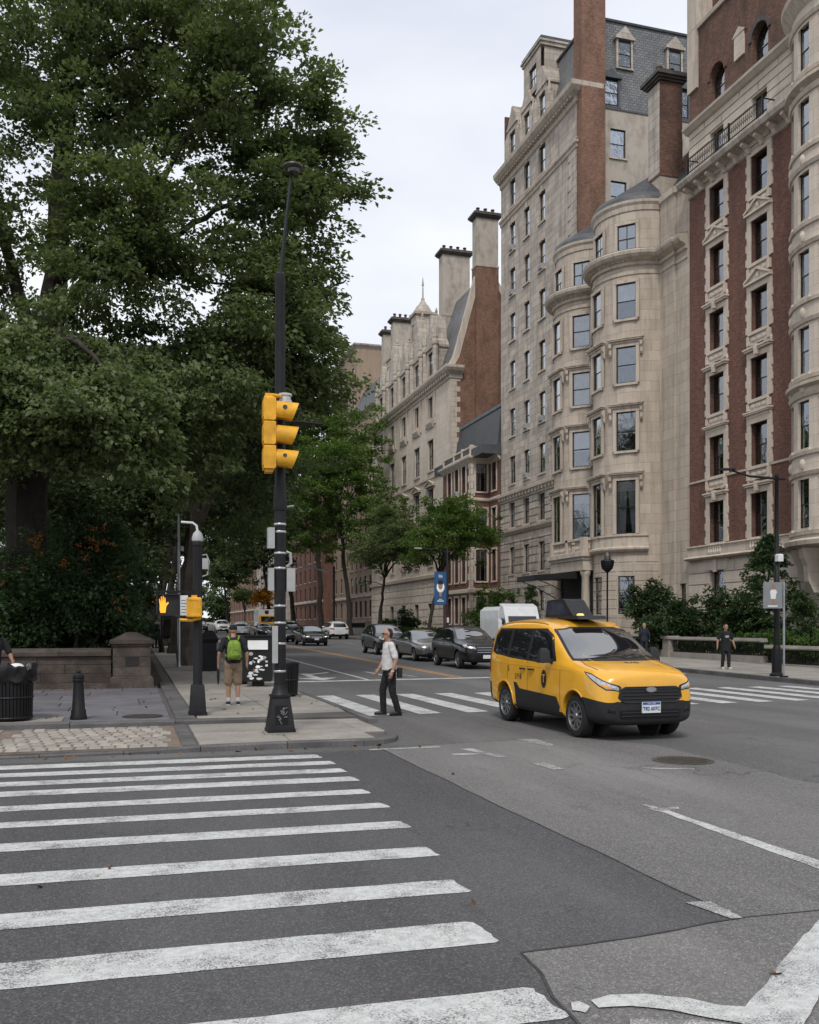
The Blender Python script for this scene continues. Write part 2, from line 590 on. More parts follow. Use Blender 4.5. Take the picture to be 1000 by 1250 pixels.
    def mesh(self, name, mat, smooth=False, org=None):
        me = bpy.data.meshes.new(name)
        v = self.v
        if org is not None:
            v = [(p[0] - org[0], p[1] - org[1], p[2] - org[2]) for p in v]
        me.from_pydata(v, [], self.f)
        if smooth:
            me.polygons.foreach_set('use_smooth', [True] * len(me.polygons))
            try:
                me.set_sharp_from_angle(angle=R(38))
            except Exception:
                pass
        auto_uv(me)
        if mat:
            me.materials.append(MAT[mat] if isinstance(mat, str) else mat)
        return me

    def build(self, name, mat, parent=None, smooth=False, rel=True):
        """rel: the coordinates are the place's own; the parent stands at an absolute position"""
        org = None
        if parent is not None and rel:
            org = WORLD_AT.get(parent.name)
        return link(name, self.mesh(name, mat, smooth, org), parent)


WORLD_AT = {}


def link(name, data, parent=None, loc=None, rz=0.0):
    o = bpy.data.objects.new(name, data)
    COL.objects.link(o)
    if parent is not None:
        o.parent = parent
    if loc is not None:
        o.location = loc
    if rz:
        o.rotation_euler = (0, 0, rz)
    return o


def tag(o, label=None, cat=None, group=None, kind=None):
    if label:
        o['label'] = label
    if cat:
        o['category'] = cat
    if group:
        o['group'] = group
    if kind:
        o['kind'] = kind
    return o


def thing(name, label, cat, loc=(0, 0, 0), rz=0.0, group=None, absolute=False):
    o = bpy.data.objects.new(name, None)
    o.empty_display_size = 0.2
    COL.objects.link(o)
    o.location = loc
    o.rotation_euler = (0, 0, rz)
    tag(o, label, cat, group)
    if absolute:
        WORLD_AT[o.name] = tuple(loc)
    return o


def struct(name, mb, mat, smooth=False):
    return tag(mb.build(name, mat, None, smooth), kind='structure')


def copy_tree(o, parent=None):
    c = o.copy()
    COL.objects.link(c)
    c.parent = parent
    for ch in list(o.children):
        copy_tree(ch, c)
    return c


def text_mesh(txt, size, depth=0.002, bold=False):
    cu = bpy.data.curves.new('lettering', 'FONT')
    cu.body = txt
    cu.size = size
    cu.extrude = depth
    cu.align_x = 'CENTER'
    cu.align_y = 'CENTER'
    cu.resolution_u = 2
    if bold:
        cu.offset = size * 0.02
    ob = bpy.data.objects.new('lettering', cu)
    COL.objects.link(ob)
    dg = bpy.context.evaluated_depsgraph_get()
    me = bpy.data.meshes.new_from_object(ob.evaluated_get(dg))
    bpy.data.objects.remove(ob)
    return me


# ------------------------------------------------------------------ foliage and trees
def leaves_mesh(name, centers, dirs, size, mat, nper, spread, flat=0.5, droop=0.0, fold=0.35, jitter=0.6, tone=None):
    """clusters of leaf-sized faces: every leaf a kite of two triangles folded on its midrib"""
    nc = len(centers)
    n = nc * nper
    c = np.repeat(centers, nper, axis=0)
    off = rng.normal(size=(n, 3))
    off /= np.linalg.norm(off, axis=1)[:, None] + 1e-9
    rad = rng.random(n)[:, None] ** 0.55
    sp = np.repeat(spread if hasattr(spread, '__len__') else np.full(nc, spread), nper)[:, None]
    off = off * rad * sp
    off[:, 2] *= flat
    if droop:
        off[:, 2] -= droop * (off[:, 0] ** 2 + off[:, 1] ** 2) / sp[:, 0]
    p = c + off
    d = off.copy()
    d[:, 2] *= 0.3
    if dirs is not None:
        d += np.repeat(dirs, nper, axis=0) * 0.5 * sp
    d += rng.normal(size=(n, 3)) * 0.45 * sp
    d /= np.linalg.norm(d, axis=1)[:, None] + 1e-9
    up = np.zeros((n, 3))
    up[:, 2] = 1
    up += rng.normal(size=(n, 3)) * jitter
    s = np.cross(d, up)
    s /= np.linalg.norm(s, axis=1)[:, None] + 1e-9
    nn = np.cross(s, d)
    L_ = size * (0.65 + 0.7 * rng.random(n))[:, None]
    Wd = L_ * (0.26 + 0.1 * rng.random(n))[:, None]
    v = np.empty((n, 4, 3), np.float32)
    v[:, 0] = p - d * L_ * 0.5
    v[:, 1] = p + s * Wd + nn * Wd * fold
    v[:, 2] = p + d * L_ * 0.5 - nn * L_ * 0.12
    v[:, 3] = p - s * Wd + nn * Wd * fold
    me = bpy.data.meshes.new(name)
    me.vertices.add(n * 4)
    me.vertices.foreach_set('co', v.ravel())
    idx = np.arange(n, dtype=np.int32)[:, None] * 4
    tri = np.concatenate([idx + np.array([[0, 1, 2]]), idx + np.array([[0, 2, 3]])], axis=1).astype(np.int32)
    me.loops.add(n * 6)
    me.loops.foreach_set('vertex_index', tri.ravel())
    me.polygons.add(n * 2)
    me.polygons.foreach_set('loop_start', np.arange(0, n * 6, 3, dtype=np.int32))
    me.polygons.foreach_set('loop_total', np.full(n * 2, 3, np.int32))
    at = me.attributes.new('tone', 'FLOAT', 'POINT')
    tn = np.repeat(rng.random(nc), nper) * 0.6 + rng.random(n) * 0.4
    at.data.foreach_set('value', np.repeat(tn, 4).astype(np.float32))
    me.update(calc_edges=True)
    me.materials.append(MAT[mat])
    return me


def fill_blobs(blobs, minlayer=0.0):
    """cluster centres spread through ellipsoids (centre, radii, count), denser towards the outside"""
    pts = []
    for c, r, n in blobs:
        q = rng.normal(size=(n, 3))
        q /= np.linalg.norm(q, axis=1)[:, None]
        rad = (minlayer + (1 - minlayer) * rng.random(n)) ** 0.5
        # lumpy outline
        lump = 0.82 + 0.3 * np.sin(q[:, 0] * 5.1 + c[0]) * np.sin(q[:, 1] * 4.3 + c[1]) + 0.22 * np.sin(q[:, 2] * 6.7 + c[2])
        pts.append(np.array(c) + q * (rad * lump)[:, None] * np.array(r))
    return np.concatenate(pts)


def grow(mb, limbs, targets, r_twig=0.022, n0=8):
    """limbs drawn as given; then one thin bent branch to every target, from the nearest wood"""
    nodes, rads = [], []
    for pts, r0, r1 in limbs:
        # smooth the polyline
        P = [Vector(p) for p in pts]
        fine = []
        m = len(P)
        for i in range(m - 1):
            a, b, c, d = P[max(i - 1, 0)], P[i], P[i + 1], P[min(i + 2, m - 1)]
            for k in range(5):
                t = k / 5
                fine.append(0.5 * ((2 * b) + (c - a) * t + (2 * a - 5 * b + 4 * c - d) * t * t + (3 * b - a - 3 * c + d) * t ** 3))
        fine.append(P[-1])
        for i in range(1, len(fine) - 1):
            fine[i] = fine[i] + Vector((random.uniform(-1, 1), random.uniform(-1, 1), random.uniform(-1, 1))) * (0.03 + 0.05 * (fine[i] - fine[i - 1]).length + r1 * 0.3)
        k = len(fine)
        rr = [r0 + (r1 - r0) * (i / (k - 1)) ** 0.8 for i in range(k)]
        mb.tube(fine, rr, n0)
        nodes += [tuple(p) for p in fine[2:]]
        rads += rr[2:]
    if targets is None or not len(targets):
        return
    nod = np.array(nodes)
    rad = np.array(rads)
    dist = np.array([np.min(np.linalg.norm(nod - t, axis=1)) for t in targets])
    for ti in np.argsort(dist):
        t = targets[ti]
        dv = t - nod
        dd = np.linalg.norm(dv, axis=1)
        j = int(np.argmin(dd + np.maximum(0, -dv[:, 2]) * 0.8))
        if dd[j] < 0.25:
            continue
        a, b = Vector(nod[j]), Vector(t)
        ra = min(rad[j] * 0.7, r_twig * (0.6 + 0.55 * dd[j]))
        mid = (a + b) * 0.5 + Vector((random.uniform(-1, 1), random.uniform(-1, 1), random.uniform(-0.2, 0.9))) * dd[j] * 0.13
        q = [a, a.lerp(mid, 0.55) + Vector((0, 0, dd[j] * 0.02)), mid, mid.lerp(b, 0.55), b]
        rr = [ra, ra * 0.85, ra * 0.65, ra * 0.45, ra * 0.25]
        mb.tube(q, rr, 4 if ra < 0.05 else 5, cap=False)
        nod = np.concatenate([nod, np.array([tuple(x) for x in q[1:]])])
        rad = np.concatenate([rad, np.array(rr[1:])])


def make_tree(name, label, loc, limbs, blobs, leafmat, leafsize, nper, spread, bark='bark', group=None, cat='tree', branch_every=1,
              flat=0.5, droop=0.1, layer=0.15, extra=None):
    """limbs and blobs in coordinates relative to loc"""
    t = thing(name, label, cat, loc, 0, group)
    cl = fill_blobs(blobs, layer)
    mb = MB()
    grow(mb, limbs, cl[::branch_every])
    tr = mb.build('trunk', bark, t, True, rel=False)
    cen = cl.mean(axis=0)
    dirs = cl - cen
    dirs /= np.linalg.norm(dirs, axis=1)[:, None] + 1e-9
    sp = spread * (0.7 + 0.6 * rng.random(len(cl)))
    link('crown', leaves_mesh('crown', cl, dirs, leafsize, leafmat, nper, sp, flat, droop), t)
    return t


# ------------------------------------------------------------------ facades
def facade(mb, mapf, s0, s1, z0, z1, holes, depth=0.35, ds=None, extra_s=(), extra_z=()):
    """wall sheet with real openings and reveals; mapf(s, z, inward)"""
    ss = {round(s0, 4), round(s1, 4)} | {round(x, 4) for x in extra_s}
    zs = {round(z0, 4), round(z1, 4)} | {round(x, 4) for x in extra_z}
    for a, b, c, d in holes:
        ss |= {round(a, 4), round(b, 4)}
        zs |= {round(c, 4), round(d, 4)}
    if ds:
        k = int(math.ceil((s1 - s0) / ds))
        ss |= {round(s0 + (s1 - s0) * i / k, 4) for i in range(k + 1)}
    ss, zs = sorted(ss), sorted(zs)
    vid = {}

    def V(i, j):
        if (i, j) not in vid:
            vid[(i, j)] = len(mb.v)
            mb.v.append(mapf(ss[i], zs[j], 0.0))
        return vid[(i, j)]
    for i in range(len(ss) - 1):
        for j in range(len(zs) - 1):
            cs, cz = (ss[i] + ss[i + 1]) / 2, (zs[j] + zs[j + 1]) / 2
            if any(a < cs < b and c < cz < d for a, b, c, d in holes):
                continue
            mb.f.append((V(i, j), V(i + 1, j), V(i + 1, j + 1), V(i, j + 1)))
    for a, b, c, d in holes:
        inner = [s for s in ss if a - 1e-6 <= s <= b + 1e-6]
        for z in (c, d):
            for i in range(len(inner) - 1):
                mb.add([mapf(inner[i], z, 0), mapf(inner[i + 1], z, 0), mapf(inner[i + 1], z, depth), mapf(inner[i], z, depth)], [(0, 1, 2, 3)])
        for s in (a, b):
            mb.add([mapf(s, c, 0), mapf(s, d, 0), mapf(s, d, depth), mapf(s, c, depth)], [(0, 1, 2, 3)])
    return mb


WC = {}


def wmesh(key, fn, mat, smooth=False):
    if key not in WC:
        mb = MB()
        fn(mb)
        WC[key] = mb.mesh(key[0], mat, smooth)
    return WC[key]


def sash(mb, w, h, fw=0.055, rail=True, mull=0, t=0.06):
    """black sash frame, local x across, -y outward, base at z=0"""
    mb.box(-w / 2, -w / 2 + fw, -t, 0, 0, h)
    mb.box(w / 2 - fw, w / 2, -t, 0, 0, h)
    mb.box(-w / 2 + fw, w / 2 - fw, -t, 0, 0, fw * 1.3)
    mb.box(-w / 2 + fw, w / 2 - fw, -t, 0, h - fw, h)
    if rail:
        mb.box(-w / 2 + fw, w / 2 - fw, -t * 0.8, 0, h * 0.5 - fw * 0.5, h * 0.5 + fw * 0.5)
    for k in range(mull):
        x = -w / 2 + w * (k + 1) / (mull + 1)
        mb.box(x - fw * 0.4, x + fw * 0.4, -t * 0.7, -0.004, fw * 1.3, h - fw)


def window(b, pos, rz, w, h, sill=None, sur=None, hood=None, mull=0, simple=False, blind=None, ac=False, trim='limestone_trim', rail=True, inset=0.2, curtain=False):
    """a sash window at pos (centre of its foot on the wall face) as a part of building b"""
    o0 = WORLD_AT.get(b.name, (0, 0, 0))
    # frame sits inset behind the face
    nx, ny = math.sin(rz), -math.cos(rz)
    p = (pos[0] - nx * inset - o0[0], pos[1] - ny * inset - o0[1], pos[2] - o0[2])
    w_, h_ = round(w, 2), round(h, 2)
    f = link('window', wmesh(('window', w_, h_, mull, rail), lambda m: sash(m, w_, h_, mull=mull, rail=rail), 'window_black'), b, p, rz)
    pm = 'pane_far' if simple else 'pane'
    fw = 0.055
    zb = (fw * 1.3, h_ * 0.5) if rail else (fw * 1.3, h_ - fw)
    link('pane', wmesh(('pane', w_, h_, 'lo', pm, rail), lambda m: m.box(-w_ / 2 + fw, w_ / 2 - fw, -0.022, -0.018, zb[0], zb[1]), pm), f)
    if rail:
        link('pane', wmesh(('pane', w_, h_, 'up', pm), lambda m: m.box(-w_ / 2 + fw, w_ / 2 - fw, -0.036, -0.032, h_ * 0.5, h_ - fw), pm), f)
    if blind is None:
        blind = random.choice((0.0, 0.25, 0.35, 0.45, 0.5, 0.5, 0.55, 0.7))
    if blind > 0.02:
        q = round(blind, 2)

        def bl(m):
            z0, z1 = h_ * (1 - q), h_ - 0.02
            k = 14
            for i in range(k):
                a, c = -w_ / 2 + 0.03 + (w_ - 0.06) * i / k, -w_ / 2 + 0.03 + (w_ - 0.06) * (i + 1) / k
                ya, yc = 0.02 + 0.012 * (i % 2), 0.02 + 0.012 * ((i + 1) % 2)
                m.add([(a, ya, z0), (c, yc, z0), (c, yc, z1), (a, ya, z1)], [(0, 1, 2, 3)])
        bmat = random.choice(('blind_white', 'blind_white', 'blind_white', 'blind_cream', 'blind_grey'))
        link('blind', wmesh(('blind', w_, h_, q, bmat), bl, bmat), f)
    if curtain:
        def cu(m):
            k = 10
            for s in (-1, 1):
                for i in range(k):
                    t0, t1 = i / k, (i + 1) / k
                    y0, y1 = 0.12 + 0.03 * (i % 2), 0.12 + 0.03 * ((i + 1) % 2)
                    top = w_ * 0.48
                    bot = w_ * (0.20 if s > 0 else 0.4)
                    m.add([(s * (w_ / 2 - 0.03 - bot * t0), y0, 0.05), (s * (w_ / 2 - 0.03 - bot * t1), y1, 0.05),
                           (s * (w_ / 2 - 0.03 - top * t1), y1, h_ - 0.05), (s * (w_ / 2 - 0.03 - top * t0), y0, h_ - 0.05)], [(0, 1, 2, 3)])
        link('curtain', wmesh(('curtain', w_, h_), cu, 'curtain'), f)
    if sill:
        so, sh = sill
        link('sill', wmesh(('sill', w_, so, sh, inset, trim), lambda m: m.box(-w_ / 2 - 0.12, w_ / 2 + 0.12, -inset - so, -0.03, -sh, 0.0), trim), f)
    if sur:
        sw, so = sur     # surround width and projection

        def sr(m):
            y0, y1 = -inset - so, -inset + 0.03
            m.box(-w_ / 2 - sw, -w_ / 2, y0, y1, -0.02, h_)
            m.box(w_ / 2, w_ / 2 + sw, y0, y1, -0.02, h_)
            m.box(-w_ / 2 - sw, w_ / 2 + sw, y0 - 0.012, y1, h_, h_ + sw)
            m.box(-w_ / 2 - sw - 0.03, -w_ / 2 - sw, y0 + so * 0.5, y1, -0.02, h_ + sw * 0.9)
            m.box(w_ / 2 + sw, w_ / 2 + sw + 0.03, y0 + so * 0.5, y1, -0.02, h_ + sw * 0.9)
        link('surround', wmesh(('surround', w_, h_, sw, so, inset, trim), sr, trim), f)
    if hood:
        kind, hw, ho = hood

        def hd(m):
            y1 = -inset + 0.02
            z = h_ + (sur[0] if sur else 0.05)
            W2 = w_ / 2 + hw
            if kind in ('shelf', 'bracket'):
                m.box(-W2 + 0.05, W2 - 0.05, y1 - 0.02 - ho * 0.5, y1, z + 0.0, z + 0.14)
                m.box(-W2, W2, y1 - 0.02 - ho, y1, z + 0.14, z + 0.22)
                m.box(-W2 - 0.05, W2 + 0.05, y1 - 0.06 - ho, y1, z + 0.22, z + 0.30)
            if kind == 'bracket':
                for s in (-1, 1):
                    x = s * (W2 - 0.1)
                    m.extr([(0, 0), (-ho * 0.9, 0), (-ho * 0.85, -0.22), (-ho * 0.45, -0.35), (-ho * 0.4, -0.6), (-0.03, -0.72), (0, -0.72)],
                           (x - 0.08, y1, z + 0.02), (0, 1, 0), (0, 0, 1), (0.16, 0, 0))
            if kind == 'pediment':
                m.box(-W2, W2, y1 - 0.02 - ho, y1, z, z + 0.1)
                m.extr([(-W2, 0.1), (W2, 0.1), (W2 * 0.75, 0.26), (0.12, 0.62), (0, 0.66), (-0.12, 0.62), (-W2 * 0.75, 0.26)], (0, y1 - ho * 0.6, z), (1, 0, 0), (0, 0, 1), (0, ho * 0.6, 0))
                for s in (-1, 1):
                    m.extr([(s * W2, 0.1), (s * W2 * 1.02, 0.2), (0, 0.72), (0, 0.6)], (0, y1 - ho - 0.04, z), (1, 0, 0), (0, 0, 1), (0, ho, 0))
                m.ball((0, y1 - ho * 0.7, z + 0.30), (0.13, 0.07, 0.17), 8, 5)
            if kind == 'scroll':
                m.box(-W2, W2, y1 - 0.02 - ho, y1, z + 0.02, z + 0.12)
                m.box(-W2 - 0.06, W2 + 0.06, y1 - 0.08 - ho, y1, z + 0.12, z + 0.2)
                m.extr([(-0.13, 0.25), (0.13, 0.25), (0.09, -0.24), (-0.09, -0.24)], (0, y1 - ho - 0.1, z), (1, 0, 0), (0, 0, 1), (0, ho + 0.08, 0))
                for s in (-1, 1):
                    m.ball((s * W2 * 0.55, y1 - 0.03, z + 0.42), (W2 * 0.3, 0.08, 0.13), 8, 5)
                    m.ball((s * W2 * 0.9, y1 - 0.03, z + 0.36), (0.1, 0.08, 0.18), 8, 5)
        link('hood', wmesh(('hood', w_, h_, kind, hw, ho, inset, trim, bool(sur)), hd, trim), f)
    if ac:
        def ab(m):
            m.box(-0.3, 0.3, -inset - 0.22, -0.07, 0.03, 0.42)
            for i in range(5):
                m.box(-0.27, 0.27, -inset - 0.235, -inset - 0.22, 0.07 + i * 0.065, 0.10 + i * 0.065)
        link('air_conditioner', wmesh(('air_conditioner', inset), ab, 'grey_paint'), f)
    return f


def sweeps(b, name, mat, path, profs):
    """several mouldings along one path, each its own part"""
    for pr in profs:
        MB().sweep(path, pr).build(name, mat, b)


def dentils(mb, path, step, size, z, out0, side=1):
    """small blocks along a plan polyline: size = (along, out, high)"""
    for i in range(len(path) - 1):
        a, b = Vector(path[i]), Vector(path[i + 1])
        d = (b - a)
        ln = d.length
        d.normalize()
        nn = Vector((d.y, -d.x)) * side
        k = max(1, int(ln / step))
        for j in range(k):
            c = a + d * (ln * (j + 0.5) / k) + nn * (out0 + size[1] / 2)
            mb.cbox((c.x, c.y, z), (size[0], size[1], size[2]), math.atan2(d.y, d.x))


def arc(cx, cy, r, a0, a1, n):
    """plan points on a circle; angle measured from -X towards -Y (degrees)"""
    return [(cx - r * math.cos(R(a0 + (a1 - a0) * i / n)), cy - r * math.sin(R(a0 + (a1 - a0) * i / n))) for i in range(n + 1)]


def chimney(b, x0, x1, y0, y1, z0, zm, z1, low, high, pots, cap='sooty_stone', name='chimney'):
    """stack with a plinth, two materials, oversailing cap and pots; part of b"""
    m = MB()
    m.box(x0, x1, y0, y1, z0, zm)
    st = m.build(name, low, b)
    if z1 > zm + 0.05:
        m = MB()
        e = 0.04
        m.box(x0 - e, x1 + e, y0 - e, y1 + e, zm + 0.0, zm + 0.15)
        m.box(x0 + e, x1 - e, y0 + e, y1 - e, zm + 0.15, z1)
        u = m.build('shaft', high, None)
        u.parent = st
        u.data.transform(Matrix.Translation([-c for c in WORLD_AT.get(b.name, (0, 0, 0))]))
    m = MB()
    e = 0.0
    for k, (ee, hh) in enumerate(((0.08, 0.12), (0.2, 0.14), (0.32, 0.22), (0.16, 0.12))):
        m.box(x0 - ee, x1 + ee, y0 - ee, y1 + ee, z1 + e, z1 + e + hh)
        e += hh
    c = m.build('cap', cap, None)
    c.parent = st
    c.data.transform(Matrix.Translation([-q for q in WORLD_AT.get(b.name, (0, 0, 0))]))
    for k in range(pots):
        m = MB()
        t = (k + 0.5) / pots
        if (x1 - x0) > (y1 - y0):
            px, py = x0 + (x1 - x0) * t, (y0 + y1) / 2
        else:
            px, py = (x0 + x1) / 2, y0 + (y1 - y0) * t
        m.lathe([(0.2, 0), (0.17, 0.1), (0.15, 0.45), (0.2, 0.5), (0.2, 0.58), (0.13, 0.58), (0.13, 0.4)], (px, py, z1 + e), 10)
        q = m.build('chimney_pot', 'chimney_pot', None, True)
        q.parent = st
        q.data.transform(Matrix.Translation([-w for w in WORLD_AT.get(b.name, (0, 0, 0))]))
    return st

# ------------------------------------------------------------------ road and markings
def strip(poly, z, dens=None):
    """flat sheet following the road, cut where the slope starts"""
    m = MB()
    m.add([(x, y, gz(y) + z) for x, y in poly], [tuple(range(len(poly)))])
    return m


m = MB()
ys = (-120, 24, 1500)
for a, b in zip(ys[:-1], ys[1:]):
    m.add([(-600, a, gz(a)), (700, a, gz(a)), (700, b, gz(b)), (-600, b, gz(b))], [(0, 1, 2, 3)])
road = struct('road', m, 'asphalt_mid')


def on_road(name, poly, z, mat):
    o = strip(poly, z).build(name, mat, road)
    return o


def wob(pts, amp, step):
    """a drawn line made slightly uneven"""
    r = []
    for i in range(len(pts) - 1):
        a, b = Vector(pts[i]), Vector(pts[i + 1])
        k = max(1, int((b - a).length / step))
        for j in range(k):
            p = a.lerp(b, j / k)
            r.append((p.x + random.uniform(-amp, amp), p.y + random.uniform(-amp, amp)))
    r.append(tuple(pts[-1]))
    return r


seam1 = wob([(3.5, 13.25), (3.52, 9.0), (3.57, 4.97)], 0.012, 0.35)
seam2 = wob([(3.57, 4.97), (2.8, 4.84), (2.07, 4.78), (1.92, 3.87), (1.86, -4.0)], 0.02, 0.25)
seam3 = wob([(3.57, 4.97), (4.15, 4.97), (6.0, 4.9)], 0.012, 0.3)
on_road('asphalt_patch', [(-40, -6), (1.86, -6)] + seam2[::-1] + seam1[::-1][1:] + [(-40, 13.3)], 0.004, 'asphalt_dark')
far_edge = wob([(3.5, 13.25), (4.6, 13.6), (6.9, 13.75), (7.6, 12.6), (7.5, 9.0), (8.8, 5.2), (14, 1.0), (16, -6)], 0.02, 0.5)
on_road('asphalt_patch', far_edge + [(1.86, -6)] + seam2[::-1] + seam1[::-1][1:-1], 0.004, 'asphalt_light')


def line_on_road(name, pts, w, z, mat):
    m = MB()
    n = len(pts)
    vs = []
    for i in range(n):
        a, b = Vector(pts[max(i - 1, 0)]), Vector(pts[min(i + 1, n - 1)])
        d = (b - a).normalized()
        q = Vector((-d.y, d.x)) * w / 2
        p = Vector(pts[i])
        for s in (1, -1):
            e = p + q * s
            vs.append((e.x, e.y, gz(e.y) + z))
    m.add(vs, [(2 * i, 2 * i + 1, 2 * i + 3, 2 * i + 2) for i in range(n - 1)])
    return m.build(name, mat, road)


line_on_road('tar_seam', seam1, 0.012, 0.009, 'seam')
line_on_road('tar_seam', seam2, 0.016, 0.0095, 'seam')
line_on_road('tar_seam', seam3, 0.012, 0.0085, 'seam')
line_on_road('tar_seam', wob([(3.6, 13.5), (5.6, 13.7), (8.2, 13.9), (12, 13.4)], 0.03, 0.4), 0.012, 0.0087, 'seam')
# near crosswalk: stripes lie along the side street
rows = [(12.62, 12.97), (11.98, 12.3), (11.3, 11.62), (10.62, 10.95), (9.78, 10.07), (8.97, 9.24), (8.03, 8.33), (6.98, 7.3), (5.97, 6.3), (4.98, 5.38), (3.92, 4.32), (2.9, 3.3)]
ends = [2.47, 2.53, 2.53, 2.52, 2.44, 2.43, 2.37, 2.29, 2.18, 1.98, 1.9, 1.85]
for (a, b), e in zip(rows, ends):
    top = wob([(-9, b + 0.16), (e - 0.04, b)], 0.008, 0.25)
    rt = wob([(e, b - 0.02), (e + 0.03, a + 0.02)], 0.012, 0.06)
    bot = wob([(e, a), (-9, a + 0.16)], 0.008, 0.25)
    on_road('crosswalk_stripe', top + rt + bot, 0.008, 'paint_white')
# far crosswalk across the avenue: stripes lie along the avenue
x = 4.5
k = 0
while x < 19.4:
    on_road('crosswalk_stripe', [(x, 23.75 + 0.1 * math.sin(k)), (x + 0.5, 23.8), (x + 0.55, 18.3 + 0.08 * k), (x + 0.05, 18.2 + 0.08 * k)], 0.008, 'paint_white')
    x += 1.07
    k += 1
on_road('stop_line', [(4.35, 28.9), (19.5, 30.1), (19.5, 30.55), (4.35, 29.35)], 0.008, 'paint_white')
line_on_road('lane_line', [(7.35, 29.4), (7.25, 45), (7.15, 70), (7.1, 110)], 0.13, 0.008, 'paint_white')
for o in (-0.11, 0.11):
    line_on_road('centre_line', [(10.6 + o, 30.0), (10.65 + o, 45), (10.72 + o, 70), (10.8 + o, 200)], 0.11, 0.008, 'paint_yellow')
for y0 in range(46, 120, 12):
    line_on_road('lane_dash', [(16.3, y0), (16.35, y0 + 3.5)], 0.12, 0.008, 'paint_white')
line_on_road('bus_lane_line', [(8.35, 34.0), (8.5, 30.4)], 0.14, 0.008, 'paint_white')
line_on_road('bus_lane_line', [(9.1, 33.5), (9.3, 30.6)], 0.14, 0.008, 'paint_worn')
# turn arrow before the stop line
on_road('turn_arrow', [(5.75, 33.4), (6.05, 33.4), (6.05, 30.9), (5.75, 30.9)], 0.008, 'paint_white')
on_road('turn_arrow', [(5.2, 30.9), (6.6, 30.9), (5.9, 29.7)], 0.0085, 'paint_white')
on_road('turn_arrow', [(6.05, 32.6), (6.9, 33.6), (6.9, 34.0), (6.05, 33.1)], 0.0087, 'paint_white')
# worn lines in the middle of the junction
on_road('worn_line', wob([(4.92, 8.45), (5.0, 8.28), (5.05, 5.4), (5.0, 1.0), (4.82, 1.0), (4.86, 5.6), (4.9, 8.1), (4.92, 8.45)], 0.012, 0.12), 0.008, 'paint_white')
on_road('worn_line', wob([(4.86, 8.2), (5.2, 8.2), (5.15, 8.08), (4.86, 8.05)], 0.012, 0.06), 0.0085, 'paint_worn')
on_road('worn_line', wob([(4.6, 13.0), (4.78, 12.95), (4.95, 12.0), (4.8, 11.95)], 0.015, 0.15), 0.008, 'paint_worn')
on_road('worn_line', wob([(4.3, 12.5), (4.75, 12.42), (4.72, 12.3), (4.3, 12.36)], 0.015, 0.1), 0.008, 'paint_worn')
on_road('worn_line', wob([(5.0, 11.35), (5.2, 11.35), (5.2, 10.75), (5.05, 10.75)], 0.015, 0.1), 0.008, 'paint_worn')
on_road('worn_line', wob([(5.85, 13.8), (6.15, 13.75), (6.1, 12.9), (5.95, 12.9)], 0.015, 0.1), 0.008, 'paint_worn')
on_road('worn_line', wob([(6.2, 10.6), (6.8, 10.35), (6.75, 10.25), (6.2, 10.5)], 0.015, 0.1), 0.008, 'paint_worn')
on_road('worn_line', wob([(3.45, 5.35), (3.62, 5.32), (3.6, 4.97), (3.52, 4.97)], 0.01, 0.05), 0.0105, 'paint_worn')
on_road('worn_line', wob([(3.3, 13.3), (4.4, 13.35), (4.4, 13.2), (3.3, 13.18)], 0.015, 0.2), 0.0082, 'paint_worn')
# crosswalk of the other street at the lower corner of the picture
on_road('crosswalk_border', wob([(2.11, 4.07), (2.22, 4.1), (2.4, 4.06), (2.56, 3.96), (2.66, 3.84), (2.76, 3.79), (3.05, 4.02), (3.48, 4.38), (3.99, 4.77), (4.79, 5.31), (4.09, 4.38), (3.21, 3.83), (2.93, 3.58), (2.64, 3.32), (2.51, 3.36), (2.64, 3.64), (2.54, 3.73), (2.41, 3.86), (2.26, 3.96), (2.1, 3.98)], 0.006, 0.08), 0.0125, 'paint_white')
on_road('paint_blot', wob([(2.0, 4.07), (2.05, 4.08), (2.07, 4.0), (2.02, 3.94), (1.97, 3.99)], 0.006, 0.03), 0.012, 'paint_white')
on_road('worn_line', wob([(2.18, 3.82), (2.39, 3.76), (2.58, 3.66), (2.56, 3.58), (2.11, 3.71)], 0.008, 0.06), 0.0122, 'paint_worn')

# ------------------------------------------------------------------ pavements
AP, UP = 0.08, 0.15
m = MB()
corner = [(3.35, 13.72), (3.7, 13.85), (3.95, 14.1), (4.1, 14.5), (4.17, 15.0), (4.2, 16.2)]
m.prism([(-45, 13.80)] + [(x - 0.07, y + 0.07) for x, y in corner] + [(4.13, 17.06), (-45, 17.06)], 0.0, AP - 0.025)
apron = struct('corner_apron', m, 'concrete_joint')
m = MB()
for a, b in ((17.0, 24.0), (24.0, 420.0)):
    m.prism([(0.9, a + (0.08 if a < 20 else 0)), (4.13, a + (0.08 if a < 20 else 0)), (4.13, b), (0.9, b)], lambda x, y: gz(y) - 0.05, lambda x, y: gz(y) + UP - 0.03)
sidewalk_l = struct('sidewalk_left', m, 'concrete_joint')
m = MB().prism([(-45, 17.08), (0.85, 17.08), (0.85, 26.4), (-45, 26.4)], -0.05, UP - 0.03)
plaza = struct('bluestone_pavement', m, 'concrete_joint')


